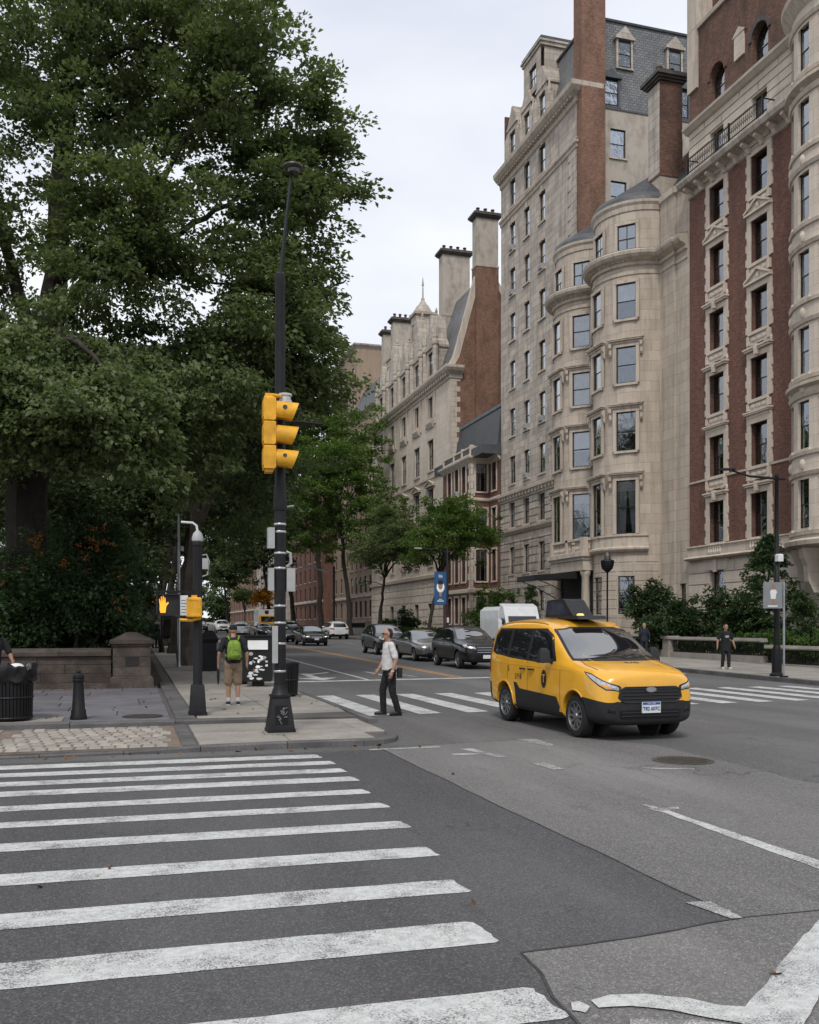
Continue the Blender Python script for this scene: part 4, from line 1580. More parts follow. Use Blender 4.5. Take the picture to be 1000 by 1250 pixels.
for y in (PY0 + 0.35, PY1 - 0.35):
    m = MB()
    m.lathe([(0.34, 0), (0.34, 0.2), (0.29, 0.28), (0.27, 0.4), (0.28, 2.0), (0.24, 4.35), (0.3, 4.45), (0.33, 4.6), (0.33, 4.75)], (PX0 + 0.35, y, 0.5), 18)
    m.build('porch_column', 'limestone_trim', b, True)
MB().box(PX0 + 0.6, PX1, PY0 + 0.4, PY1 - 0.4, 0.4, 5.25).build('doorway', 'interior_dark', b)
MB().box(26, 28.5, 52.4, 57.7, 0.2, 0.5).build('steps', 'limestone', b)
m = MB()
m.extr([(0, 0), (0, 0.45), (-2.9, 0.2), (-2.95, -0.15), (-2.75, -0.15), (-2.75, 0.02)], (PX0 + 0.1, 53.7, 4.75), (1, 0, 0), (0, 0, 1), (0, 2.7, 0))
m.build('awning', 'black_plastic', b)
m = MB()
for y in (53.75, 56.35):
    m.tube([(24.1, y, 4.7), (25.2, y, 4.3), (26.6, y, 3.6)], 0.03, 5)
m.build('awning_struts', 'iron_black', b)['kind'] = 'stuff'

# ---- tall limestone tower with slate mansard
b = thing('limestone_tower', 'tall pale limestone apartment tower with slate mansard roof and rusty brick chimney', 'building', (30, 67, 0), absolute=True)
YA, YB = 60.05, 74.15
cols = [(71.7, 1.15), (68.8, 1.1), (65.9, 1.15)]
RT = [(3.0, 4.5), (6.05, 8.25), (9.87, 11.9), (13.45, 15.7), (17.35, 19.6), (21.25, 23.5), (25.2, 27.4), (28.9, 31.1), (32.55, 34.85), (36.2, 38.4)]
cols = cols + [(62.7, 1.1)]
hl = [(c - w / 2, c + w / 2, a, d) for c, w in cols[:3] for a, d in RT] + [(62.7 - 0.55, 62.7 + 0.55, a, d) for a, d in RT[:3]]
facade(MB(), planeX(30), YA, YB, 0, 39.0, hl, 0.3).build('wall', 'limestone', b)
acs = {(0, 8), (0, 7), (2, 7), (1, 4), (1, 3), (2, 4)}
for ci, (c, w) in enumerate(cols[:3]):
    for k, (a, d) in enumerate(RT):
        window(b, (30, c, a), RZX, w, d - a, sill=(0.12, 0.14) if k != 0 else None, inset=0.22, trim='limestone_trim', ac=(ci, k) in acs, blind=random.choice((0, 0.4, 0.5, 0.5, 0.5)), hood=None)
for a, d in RT[:3]:
    window(b, (30, 62.7, a), RZX, 1.1, d - a, inset=0.22, blind=0.3)
# keystones
m = MB()
for c, w in cols[:3]:
    for a, d in RT[3:]:
        m.extr([(-0.13, 0), (0.13, 0), (0.22, 0.48), (-0.22, 0.48)], (29.95, c, d + 0.01), (0, 1, 0), (0, 0, 1), (0.05, 0, 0))
m.build('keystones', 'limestone_trim', b)['kind'] = 'stuff'
courses(b, 'rusticated_blocks', 'limestone', 29.998, YA, YB, 0.4, 9.2, 0.62, hl, 1.5, 0.07, 0.05, joined=True)
courses(b, 'rusticated_blocks', 'limestone', 29.998, YA, YB, 9.8, 12.0, 0.55, hl, 1.3, 0.06, 0.05, joined=True)
cor = [(30, YB), (30, YA), (31.7, YA)]
MB().sweep(cor, [(0, 9.2), (0.1, 9.25), (0.28, 9.5), (0.3, 9.66), (0, 9.75)]).build('string_course', 'limestone_trim', b)
MB().sweep(cor, [(0, 12.0), (0.1, 12.05), (0.14, 12.3), (0.4, 12.5), (0.42, 12.68), (0, 12.78)]).build('string_course', 'limestone_trim', b)
MB().sweep(cor, [(0, 35.35), (0.08, 35.4), (0.12, 35.6), (0.22, 35.7), (0.24, 35.85), (0, 35.95)]).build('string_course', 'limestone_trim', b)
MB().sweep(cor, [(0, 36.05), (0.05, 36.06), (0.05, 36.12), (0, 36.14)]).build('string_course', 'limestone_trim', b)
m = MB()
m.sweep(cor, [(0, 38.5), (0.12, 38.6), (0.16, 38.9), (0.5, 39.15), (0.7, 39.4), (0.75, 39.7), (0.2, 39.85), (0, 39.85)])
m.build('cornice', 'limestone_trim', b)
m = MB()
dentils(m, [(30, YB), (30, YA)], 0.45, (0.2, 0.3, 0.22), 38.92, 0.12)
dentils(m, [(30, YB), (30, YA)], 0.6, (0.22, 0.22, 0.25), 12.22, 0.1)
m.build('dentils', 'limestone_trim', b)['kind'] = 'stuff'
m = MB()      # quoin strip at the corner
for k in range(44):
    z = 13 + k * 0.52
    if z < 35:
        m.box(29.955, 30.0, YA + 0.005, YA + (0.9 if k % 2 else 1.35), z, z + 0.5)
m.build('quoins', 'limestone', b)['kind'] = 'stuff'
# side wall facing the camera
sw = [(33.2, 1.2, 35.05, 37.1), (33.25, 1.25, 31.3, 33.4), (37.9, 1.1, 35.0, 37.1), (37.9, 1.1, 31.3, 33.4)]
hl = [(c - w / 2, c + w / 2, a, d) for c, w, a, d in sw]
facade(MB(), planeY(60.0), 30.02, 46, 0, 38.45, hl, 0.3).build('side_wall', 'stucco', b)
for c, w, a, d in sw:
    window(b, (c, 60.0, a), 0.0, w, d - a, sill=(0.1, 0.12), inset=0.18, trim='limestone_trim', blind=0.5)
MB().box(31.8, 46, 59.94, 60.0, 38.42, 38.55).build('flashing', 'lead', b)
m = MB()
zt, off = 45.2, 1.1
A = [(30.25, YB, 39.8), (30.25, 60.2, 39.8), (31.55, 60.75, zt), (31.55, YB, zt)]
m.add(A, [(0, 1, 2, 3)])
m.add([(30.25, 60.05, 38.5), (46, 60.05, 38.5), (46, 60.75, zt), (31.55, 60.75, zt)], [(0, 1, 2, 3)])
m.add([(31.55, 60.75, zt), (46, 60.75, zt), (46, YB, zt), (31.55, YB, zt)], [(0, 1, 2, 3)])
m.build('mansard_roof', 'slate', b)
m = MB()
m.sweep([(31.5, YB), (31.5, 60.72), (46, 60.72)], [(-0.1, zt - 0.05), (0.1, zt - 0.05), (0.14, zt + 0.08), (0.02, zt + 0.16), (-0.1, zt + 0.16)])
m.build('roof_curb', 'lead', b)


def dormer_y(b, x, z0, w, h, ped):
    """lead-clad dormer standing out of the mansard on the side facing -Y"""
    m = MB()
    e = 0.16
    yf = 60.02 if z0 < 41 else 60.3
    m.box(x - w / 2 - e, x - w / 2, yf, yf + 1.2, z0 - 0.1, z0 + h + 0.15)
    m.box(x + w / 2, x + w / 2 + e, yf, yf + 1.2, z0 - 0.1, z0 + h + 0.15)
    m.box(x - w / 2 - e - 0.12, x + w / 2 + e + 0.12, yf - 0.14, yf + 1.2, z0 + h + 0.15, z0 + h + 0.3)
    m.box(x - w / 2 - e - 0.05, x + w / 2 + e + 0.05, yf - 0.08, yf + 0.2, z0 - 0.18, z0 - 0.08)
    m.extr([(-w / 2 - e - 0.1, 0), (w / 2 + e + 0.1, 0), (0, ped)], (x, yf - 0.1, z0 + h + 0.3), (1, 0, 0), (0, 0, 1), (0, 1.2, 0))
    d = m.build('dormer', 'lead' if z0 < 41 else 'limestone', b)
    window(b, (x, yf + 0.02, z0), 0.0, w, h, inset=0.06, blind=0.5)


dormer_y(b, 32.65, 38.75, 1.15, 1.75, 0.5)
dormer_y(b, 33.9, 41.8, 1.0, 1.8, 0.8)
dormer_y(b, 38.0, 41.9, 1.0, 1.7, 0.8)
dormer_y(b, 38.4, 38.75, 1.05, 1.9, 0.4)
# stone dormers on the avenue side
for c, w in cols[:3]:
    m = MB()
    facade(m, planeX(29.98), c - 0.95, c + 0.95, 39.85, 42.75, [(c - w / 2, c + w / 2, 40.05, 42.35)], 0.3)
    m.box(30.28, 31.2, c - 0.95, c - 0.85, 39.85, 42.7)
    m.box(30.28, 31.2, c + 0.85, c + 0.95, 39.85, 42.7)
    m.box(29.9, 31.4, c - 1.05, c + 1.05, 42.75, 42.9)
    m.extr([(-1.0, 0), (1.0, 0), (0.85, 0.3), (0.2, 1.25), (0.1, 1.5), (-0.1, 1.5), (-0.2, 1.25), (-0.85, 0.3)], (29.95, c, 42.9), (0, 1, 0), (0, 0, 1), (1.5, 0, 0))
    for s in (-1, 1):
        m.box(29.85, 30.3, c + s * 1.15 - 0.2, c + s * 1.15 + 0.2, 39.85, 41.9)
        m.lathe([(0.24, 0), (0.26, 0.15), (0.16, 0.3), (0.08, 0.75), (0.03, 0.85)], (30.07, c + s * 1.15, 41.9), 8)
    m.build('dormer', 'limestone', b)
    window(b, (29.98, c, 40.05), RZX, w, 2.3, inset=0.22, blind=0.3)
m = MB()
facade(m, planeX(30.1), 66.3, 69.6, 43.4, 46.3, [(67.2, 68.6, 43.9, 45.5)], 0.3)
m.box(30.4, 33, 66.3, 66.4, 43.4, 46.25)
m.box(30.4, 33, 69.5, 69.6, 43.4, 46.25)
m.box(30.0, 33, 66.15, 69.75, 46.3, 46.55)
m.box(29.9, 33, 66.05, 69.85, 46.55, 46.7)
m.build('dormer', 'limestone', b)
MB().prism([(30.0, 66.1), (30.0, 69.8), (33, 69.8), (33, 66.1)], 46.7, 46.95).build('dormer_roof', 'lead', b)
window(b, (30.1, 67.9, 43.9), RZX, 1.4, 1.6, mull=1, inset=0.2, blind=0.6)
chimney(b, 30.02, 31.85, 59.35, 60.6, 22, 50, 50, 'brick_orange', 'brick_orange', 3, name='brick_chimney')
interior(b, 30.65, 45.5, 60.7, 73.5, 38.3)
MB().box(32.0, 45.5, 61.5, 73.5, 38.3, 44.9).build('attic_interior', 'interior_dark', b)
MB().box(30.3, 46, 74.0, YB, 0, 44.8).build('party_wall', 'brick_sooty', b)

# ---- small brick house with balustraded bay
b = thing('small_brick_house', 'small red brick house with projecting bay, white balustrade and dark mansard', 'building', (30, 80, 0), absolute=True)
RH = [(2.0, 4.3), (5.7, 8.4), (9.7, 12.0), (13.5, 16.0)]
hl = [(75.2, 76.2, a, d) for a, d in RH] + [(85.4, 86.4, a, d) for a, d in RH]
facade(MB(), planeX(30), 74.2, 87.25, 0, 17.2, hl, 0.25).build('wall', 'brick_red', b)
for a, d in RH:
    for y in (75.7, 85.9):
        window(b, (30, y, a), RZX, 1.0, d - a, sill=(0.1, 0.14), sur=(0.14, 0.05), inset=0.18, trim='pale_stone', blind=0.3)
hl = [(y - 0.5, y + 0.5, a, d) for y in (78.7, 80.6, 82.6) for a, d in RH]
facade(MB(), planeX(28.3), 76.9, 84.5, 0, 16.3, hl, 0.25).build('bay_wall', 'brick_red', b)
for a, d in RH:
    for y in (78.7, 80.6, 82.6):
        window(b, (28.3, y, a), RZX, 1.0, d - a, sill=(0.1, 0.14), sur=(0.2, 0.05), inset=0.18, trim='pale_stone', blind=0.35, ac=(y == 80.6 and a > 13))
hl = [(28.75, 29.75, a, d) for a, d in RH]
facade(MB(), planeY(76.9), 28.3, 30, 0, 16.3, hl, 0.25).build('bay_side', 'brick_red', b)
for a, d in RH:
    window(b, (29.25, 76.9, a), 0, 1.0, d - a, sill=(0.1, 0.14), sur=(0.16, 0.05), inset=0.18, trim='pale_stone', blind=0.35)
m = MB()
for k in range(26):
    z = 0.3 + k * 0.61
    w = 0.5 if k % 2 else 0.3
    m.box(28.26, 28.299, 76.86, 76.9 + w * 1.4, z, z + 0.58)
    m.box(28.26, 28.3 + w * 0.7, 76.855, 76.899, z, z + 0.58)
m.build('quoins', 'pale_stone', b)['kind'] = 'stuff'
cor = [(30, 84.5), (28.3, 84.5), (28.3, 76.9), (30, 76.9), (30, 74.3)]
MB().sweep(cor, [(0, 15.9), (0.1, 16.0), (0.4, 16.35), (0.42, 16.5), (0, 16.6)]).build('moulding', 'pale_stone', b)
MB().sweep(cor[:4], [(-0.3, 17.25), (0.05, 17.27), (0.05, 17.42), (-0.3, 17.42)]).build('moulding', 'pale_stone', b)
MB().sweep(cor[:4], [(-0.3, 16.58), (0.02, 16.58), (0.02, 16.8), (-0.3, 16.8)]).build('moulding', 'pale_stone', b)
MB().sweep(cor, [(0, 4.6), (0.25, 4.7), (0.25, 5.0), (0, 5.05)]).build('moulding', 'pale_stone', b)
MB().sweep(cor, [(0, 12.6), (0.14, 12.7), (0.14, 12.9), (0, 12.95)]).build('moulding', 'pale_stone', b)
for x, y in ((28.42, 77.05), (28.42, 79.2), (28.42, 81.4), (28.42, 84.3), (29.9, 77.05)):
    MB().cbox((x, y, 16.6), (0.32, 0.36, 0.92)).build('balustrade_post', 'pale_stone', b)

m = MB()
for i in range(24):
    y = 77.5 + i * 0.28
    m.lathe([(0.05, 0), (0.09, 0.12), (0.04, 0.36), (0.07, 0.46)], (28.42, y, 16.8), 6)
for i in range(4):
    m.lathe([(0.05, 0), (0.09, 0.12), (0.04, 0.36), (0.07, 0.46)], (28.75 + i * 0.3, 77.05, 16.8), 6)
m.build('balusters', 'pale_stone', b)['kind'] = 'stuff'
m = MB()
z0, z1 = 16.6, 21.0
m.add([(30.2, 87.2, 17.2), (30.2, 75.6, 17.2), (31.0, 76.6, z1), (31.0, 87.2, z1)], [(0, 1, 2, 3)])
m.add([(30.2, 75.6, 17.2), (40, 75.6, 17.2), (40, 76.6, z1), (31.0, 76.6, z1)], [(0, 1, 2, 3)])
m.add([(31.0, 76.6, z1), (40, 76.6, z1), (40, 87.2, z1), (31, 87.2, z1)], [(0, 1, 2, 3)])
m.build('mansard_roof', 'slate_dark', b)
MB().sweep([(31, 87.2), (31, 76.6), (40, 76.6)], [(-0.1, 20.95), (0.1, 20.95), (0.15, 21.2), (-0.1, 21.2)]).build('roof_curb', 'copper_green', b)
m = MB()
facade(m, planeY(75.3), 31.2, 32.7, 17.3, 19.8, [(31.55, 32.35, 17.6, 19.3)], 0.2)
m.box(31.2, 31.3, 75.5, 76.6, 17.3, 19.8)
m.box(31.0, 32.9, 75.15, 76.8, 19.8, 19.95)
m.extr([(-0.9, 0), (0.9, 0), (0, 0.7)], (31.95, 75.2, 19.95), (1, 0, 0), (0, 0, 1), (0, 1.4, 0))
m.build('dormer', 'slate_dark', b)
window(b, (31.95, 75.3, 17.6), 0, 0.8, 1.7, inset=0.12, blind=0.9)
MB().box(28.3, 31, 74.2, 87.2, 16.35, 17.1).build('flat_roof', 'lead', b)
interior(b, 30.5, 40, 74.3, 87.2, 17)
MB().box(28.8, 30.5, 77.4, 84.2, 0, 16.2).build('bay_interior', 'interior_dark', b)

# ---- chateau-style mansion with steep roof
b = thing('gabled_limestone_mansion', 'long pale stone mansion with ornate gabled dormers, steep roof and tall chimneys', 'building', (30, 102, 0), absolute=True)
YA, YB = 87.3, 118.6
cols = (93.6, 98.5, 103.6, 108.6, 113.7)
RC = [(23.3, 25.6, 1.35), (18.0, 21.15, 1.9), (12.9, 16.05, 1.9), (8.1, 11.3, 1.6), (2.1, 4.1, 1.5)]
hl = [(c - w / 2, c + w / 2, a, d) for c in cols for a, d, w in RC]
facade(MB(), planeX(30), YA, YB, 0, 26.7, hl, 0.3).build('wall', 'pale_stone', b)
for c in cols:
    for k, (a, d, w) in enumerate(RC):
        window(b, (30, c, a), RZX, w, d - a, sill=(0.3 if k == 0 else 0.14, 0.2), sur=(0.22, 0.06), inset=0.22, mull=1 if k in (1, 2, 3) else 0, trim='limestone_trim',
               hood=('pediment', 0.45, 0.3) if k == 2 else None, blind=random.choice((0, 0, 0.3)), simple=True)
courses(b, 'rusticated_blocks', 'pale_stone', 29.998, YA, YB, 0.4, 6.6, 0.75, hl, 2.0, 0.09, 0.07, joined=True)
m = MB()
for c in cols:
    m.extr([(0, 0), (-0.3, 0), (-0.32, -0.2), (-0.1, -0.7), (0, -0.7)], (30, c - 0.95, 23.1), (1, 0, 0), (0, 0, 1), (0, 1.9, 0))
    for s in (-1, 1):
        m.box(29.86, 30, c + s * 1.45 - 0.22, c + s * 1.45 + 0.22, 22.6, 26)
m.build('carved_panels', 'limestone_trim', b)['kind'] = 'stuff'
cor = [(30, YB), (30, YA), (31.2, YA)]
MB().sweep(cor, [(0, 26.0), (0.12, 26.1), (0.15, 26.4), (0.55, 26.75), (0.7, 27.0), (0.72, 27.25), (0, 27.4)]).build('cornice', 'limestone_trim', b)
MB().sweep(cor[:2], [(0, 17.0), (0.14, 17.1), (0.14, 17.3), (0, 17.35)]).build('cornice', 'limestone_trim', b)
MB().sweep(cor[:2], [(0, 6.6), (0.3, 6.75), (0.32, 7.1), (0, 7.2)]).build('cornice', 'limestone_trim', b)
m = MB()
dentils(m, cor[:2], 0.7, (0.3, 0.32, 0.28), 26.35, 0.12)
m.build('dentils', 'limestone_trim', b)['kind'] = 'stuff'
m = MB()     # toothed corner stones against the brick
for k in range(54):
    z = 0.3 + k * 0.5
    m.box(29.95, 30.0 + (1.0 if k % 2 else 0.65), YA - 0.03, YA + 0.03, z, z + 0.48)
m.build('quoins', 'limestone_trim', b)['kind'] = 'stuff'
gab = [(30.02, 0), (38, 0), (38, 31), (35.4, 35), (34.2, 36.8), (33.0, 36.8), (32.2, 33.8), (31.2, 30.2), (30.7, 28.4), (30.02, 27.3)]
MB().extr(gab, (0, YA, 0), (1, 0, 0), (0, 0, 1), (0, 0.4, 0)).build('party_wall', 'brick_orange', b)
m = MB()
rk = [(30.0, 27.3), (30.6, 28.3), (31.1, 30.1), (32.1, 33.8), (32.9, 36.7)]
for (xa, za), (xb, zb) in zip(rk[:-1], rk[1:]):
    m.extr([(xa - 0.25, za), (xa + 0.3, za - 0.1), (xb + 0.3, zb - 0.1), (xb - 0.25, zb)], (0, YA - 0.06, 0), (1, 0, 0), (0, 0, 1), (0, 0.55, 0))
m.extr([(34.4, 36.9), (34.1, 36.5), (37.9, 30.9), (38.2, 31.3)], (0, YA - 0.06, 0), (1, 0, 0), (0, 0, 1), (0, 0.55, 0))
m.build('gable_coping', 'limestone_trim', b)
m = MB()
m.add([(30.3, YA + 0.4, 27.3), (30.3, YB, 27.3), (33.5, YB, 36.6), (33.5, YA + 0.4, 36.6), (39, YB, 28), (39, YA + 0.4, 28)], [(0, 1, 2, 3), (3, 2, 4, 5)])
m.build('roof', 'slate', b)
for i, c in enumerate(cols):
    m = MB()
    facade(m, planeX(29.95), c - 1.35, c + 1.35, 27.35, 30.6, [(c - 0.75, c + 0.75, 27.9, 30.25)], 0.3)
    m.box(30.25, 31.6, c - 1.35, c - 1.2, 27.35, 30.6)
    m.box(30.25, 31.6, c + 1.2, c + 1.35, 27.35, 30.6)
    m.box(29.8, 31.8, c - 1.5, c + 1.5, 30.6, 30.85)
    h = 4.4 if i in (1, 3) else 3.3
    m.extr([(-1.45, 0), (1.45, 0), (1.2, 0.5), (0.75, 0.8), (0.55, h * 0.6), (0.2, h), (-0.2, h), (-0.55, h * 0.6), (-0.75, 0.8), (-1.2, 0.5)], (29.9, c, 30.85), (0, 1, 0), (0, 0, 1), (1.6, 0, 0))
    for s in (-1, 1):
        m.lathe([(0.3, 0), (0.3, 3.2), (0.4, 3.3), (0.4, 3.6), (0.24, 3.9), (0.3, 4.1), (0.12, 5.0), (0.03, 5.6)], (29.95, c + s * 1.65, 27.4), 8)
    m.lathe([(0.2, 0), (0.24, 0.15), (0.1, 0.3), (0.16, 0.5), (0.04, 0.9)], (30.6, c, 30.85 + h), 8)
    m.build('dormer', 'limestone', b)
    window(b, (29.95, c, 27.9), RZX, 1.5, 2.35, inset=0.22, mull=1, blind=0.0, simple=True)
m = MB()
m.box(30.2, 32.4, 99.6, 101.6, 30, 36.3)
m.box(30.0, 32.6, 99.4, 101.8, 36.3, 36.6)
m.lathe([(1.25, 0), (0.7, 0.9), (0.55, 1.0), (0.18, 1.6), (0.22, 1.75), (0.1, 1.9), (0.07, 3.2), (0.14, 3.3), (0.02, 4.2)], (31.3, 100.6, 36.6), 8)
m.build('turret', 'limestone', b)
m = MB()
m.box(30.2, 32.2, 110.2, 112.0, 30, 34.2)
m.box(30.05, 32.35, 110.05, 112.15, 34.2, 34.5)
m.build('turret', 'limestone', b)
for y, z in ((100.6, 33.6), (111.1, 31.6)):
    window(b, (30.2, y, z), RZX, 0.8, 1.7, inset=0.05, blind=0, simple=True, sur=(0.15, 0.05), trim='limestone')
chimney(b, 32.55, 34.9, 86.9, 88.2, 20, 37.2, 42.0, 'brick_orange', 'stucco', 3, name='chimney')
chimney(b, 31.95, 35.1, 95.6, 97.0, 31, 35.0, 41.6, 'limestone', 'stucco', 4)
chimney(b, 30.9, 33.7, 111.6, 112.8, 31, 33.0, 39.2, 'limestone', 'stucco', 4)
chimney(b, 31.2, 32.9, 117.4, 118.5, 29, 32.0, 39.4, 'limestone', 'stucco', 2)
interior(b, 30.6, 38, 87.8, 118.4, 26.5)
MB().box(30.3, 38, 118.35, YB, 0, 28).build('far_wall', 'tan_brick', b)


# ---- further blocks up the avenue
def block(label, y0, y1, x0, zt, mat, cols, rows, w, h, roof=None, name='apartment_block', group='apartment blocks further up the avenue'):
    b = thing(name, label, 'building', (x0, (y0 + y1) / 2, 0), absolute=True, group=group)
    hl, pos = [], []
    for i in range(cols):
        c = y0 + (y1 - y0) * (i + 0.5) / cols
        for k in range(rows):
            z = 3.0 + (zt - 4.5) * k / rows
            hl.append((c - w / 2, c + w / 2, z, z + h))
            pos.append((c, z))
    facade(MB(), planeX(x0), y0, y1, 0, zt, hl, 0.25).build('wall', mat, b)
    MB().box(x0 + 0.02, x0 + 14, y0 - 0.02, y0 + 0.3, 0, zt).build('side_wall', mat, b)
    for c, z in pos:
        window(b, (x0, c, z), RZX, w, h, simple=True, inset=0.18, blind=random.choice((0, 0, 0.4)), sill=(0.1, 0.15))
    MB().sweep([(x0, y1), (x0, y0), (x0 + 14, y0)], [(0, zt - 0.6), (0.4, zt - 0.2), (0.45, zt), (-0.4, zt + 0.1)]).build('cornice', 'limestone', b)
    MB().sweep([(x0, y1), (x0, y0)], [(0, 5.6), (0.2, 5.7), (0.2, 6.0), (0, 6.1)]).build('cornice', 'limestone', b)
    if roof:
        m = MB()
        m.add([(x0 + 0.2, y0, zt), (x0 + 0.2, y1, zt), (x0 + 2, y1, zt + roof), (x0 + 2, y0 + 1.2, zt + roof), (x0 + 14, y0, zt), (x0 + 14, y0 + 1.2, zt + roof), (x0 + 14, y1, zt + roof)],
              [(0, 1, 2, 3), (0, 3, 5, 4), (3, 2, 6, 5)])
        m.build('roof', 'slate_dark', b)
    else:
        MB().box(x0 + 0.3, x0 + 14, y0 + 0.3, y1, zt - 0.5, zt - 0.3).build('roof', 'lead', b)
    interior(b, x0 + 0.6, x0 + 14, y0 + 0.4, y1, zt - 0.7)
    return b


block('beige apartment block with dark mansard roof just beyond the gabled mansion', 119.2, 133, 30.3, 31, 'tan_brick', 5, 8, 1.3, 2.2, 4.5)
block('tallest tan apartment block rising above a mansard roof behind the trees', 134, 150, 31.5, 43, 'tan_brick', 4, 10, 1.4, 2.2)
block('far brick apartment block seen under the tree canopy', 151, 184, 30, 27, 'brick_red', 7, 7, 1.4, 2.2)
block('far pale stone apartment block beyond the far brick one', 185, 232, 29.5, 31, 'limestone', 8, 7, 1.6, 2.3)
block('farthest brick apartment block at the end of the avenue', 233, 300, 30, 25, 'brick_orange', 9, 6, 1.8, 2.3)

# ------------------------------------------------------------------ trees and plants
def vw(a, b, z):
    """offset across the view (a), along the view (b) and up, as a place offset"""
    return (a * 0.959 + b * 0.2835, -a * 0.2835 + b * 0.959, z)


def B(a, b, z, ra, rb, rz, n):
    return (vw(a, b, z), (ra, rb, rz), n)


# great park tree over the corner
limbs = [
    ([vw(-0.3, 0, -0.3), vw(0.0, 0, 1.6), vw(0.5, 0, 5.9), vw(0.85, 0.1, 9.0), vw(1.1, 0.2, 11.5)], 0.80, 0.46),
    ([vw(1.1, 0.2, 11.3), vw(1.45, 0.3, 16), vw(1.65, 0.4, 19.5), vw(1.9, 0.2, 23), vw(2.2, 0.4, 25)], 0.40, 0.03),
    ([vw(1.05, 0.2, 11.0), vw(2.0, 0.4, 12.3), vw(3.0, 0.5, 13.2), vw(4.4, 0.2, 13.5), vw(6.0, -0.4, 14.1), vw(7.8, -0.8, 14.9), vw(9.2, -0.8, 15.4)], 0.26, 0.015),
    ([vw(3.0, 0.5, 13.2), vw(4.6, -0.8, 14.6), vw(5.6, -1.4, 16.0), vw(6.4, -1.4, 17.4), vw(6.5, -1.2, 19.0), vw(7.1, -0.8, 20.6)], 0.10, 0.01),
    ([vw(5.6, -1.4, 16.0), vw(7.0, -1.6, 17.0), vw(8.4, -1.4, 17.6), vw(9.2, -1.2, 18.4)], 0.06, 0.01),
    ([vw(4.4, 0.2, 13.5), vw(5.6, 0.6, 12.6), vw(7.0, 0.6, 12.4), vw(8.6, 0.4, 12.0)], 0.08, 0.01),
    ([vw(1.5, 0.3, 16.5), vw(2.2, -0.3, 18.2), vw(3.4, -0.8, 18.9), vw(5.2, -1.0, 18.9), vw(7.2, -0.6, 19.2), vw(8.6, -0.4, 19.0)], 0.15, 0.015),
    ([vw(0.9, 0.1, 9.3), vw(2.6, 1.2, 10.0), vw(4.8, 1.2, 10.6), vw(7.4, 1.6, 11.4), vw(9.2, 1.4, 12.4), vw(10.2, 1.2, 12.8)], 0.26, 0.02),
    ([vw(4.8, 1.2, 10.6), vw(6.4, -0.6, 10.2), vw(8.0, -1.8, 10.6), vw(9.4, -2.0, 11.2)], 0.09, 0.012),
    ([vw(0.8, 0.1, 9.5), vw(0.0, 0.6, 12.0), vw(-1.0, 1.0, 15), vw(-2.6, 1.2, 18), vw(-3.4, 1.2, 20)], 0.3, 0.02),
    ([vw(0.6, 0, 7.0), vw(-0.4, -1.6, 8.6), vw(-1.2, -3.2, 10.2), vw(-2.0, -4.5, 11.2), vw(-2.4, -5, 12)], 0.22, 0.015),
    ([vw(0.7, 0, 7.6), vw(1.8, -2.0, 8.6), vw(3.0, -4.2, 9.2), vw(4.2, -5.6, 8.6), vw(5.0, -6.2, 7.6)], 0.2, 0.015),
]
blobs = [B(2.2, 0, 18.5, 4.4, 4.5, 4.6, 240), B(6.5, -0.5, 18.6, 3.2, 4.0, 4.2, 185), B(8.6, 0.2, 14.8, 2.5, 3.0, 3.0, 115), B(7.9, -0.5, 11.4, 2.8, 3.4, 2.8, 150),
         B(4.0, -1.0, 13.2, 3.4, 4.2, 3.0, 180), B(1.4, -1.5, 8.9, 3.4, 4.2, 2.8, 190), B(5.2, -0.8, 8.3, 3.4, 3.8, 2.4, 180), B(-2.0, -0.5, 14.5, 3.6, 4.5, 5.0, 160),
         B(-1.2, -3.0, 8.2, 2.4, 2.2, 2.6, 110), B(3.2, -4.2, 7.9, 2.6, 2.0, 1.8, 110), B(5.0, 0.2, 22.2, 3.0, 3.2, 1.8, 60), B(9.4, 0.5, 17.2, 1.5, 2.0, 1.8, 34), B(8.6, 0.6, 9.4, 2.0, 2.4, 1.8, 80), B(-3.6, 0.5, 20.0, 3.4, 3.4, 4.2, 110), B(4.8, -6.0, 6.7, 2.3, 1.5, 1.5, 95), B(2.2, -6.2, 7.2, 2.1, 1.5, 1.7, 85)]
make_tree('great_tree', 'great spreading park tree with leaning trunk, its crown over the corner', (-3.5, 31.3, 0.1), limbs, blobs, 'leaf_mid', 0.165, 112, 0.70, flat=0.42, droop=0.28, layer=0.1)


def street_tree(name, label, loc, h, r, zc, leafmat, n, size, nper, lean=(0, 0), spread=0.85, group=None, bark='bark', squash=0.75, tr=0.2, cat='tree'):
    """street tree with a forked trunk; crown of several uneven masses"""
    lx, ly = lean
    fork = zc - h * 0.22
    limbs = [([(0, 0, -0.3), (lx * 0.15, ly * 0.15, fork * 0.4), (lx * 0.5, ly * 0.5, fork), (lx * 0.9, ly * 0.9, zc + r * 0.4)], tr, tr * 0.3)]
    bl = []
    k = 5
    for i in range(k):
        g = 2 * PI * i / k + random.random()
        q = r * random.uniform(0.42, 0.62)
        c = (lx + math.cos(g) * q, ly + math.sin(g) * q, zc + random.uniform(-0.3, 0.25) * r * squash)
        bl.append((c, (r * 0.6, r * 0.6, r * 0.5 * squash * 1.2), n // (k + 2)))
        limbs.append(([(lx * 0.5, ly * 0.5, fork * 0.98), (lx * 0.5 + (c[0] - lx * 0.5) * 0.35, ly * 0.5 + (c[1] - ly * 0.5) * 0.35, fork + (c[2] - fork) * 0.5), c], tr * 0.55, 0.04))
    bl.append(((lx, ly, zc + r * squash * 0.55), (r * 0.6, r * 0.6, r * 0.5 * squash), 2 * n // (k + 2)))
    return make_tree(name, label, loc, limbs, bl, leafmat, size, nper, spread, bark, group, cat, flat=0.5, droop=0.15)


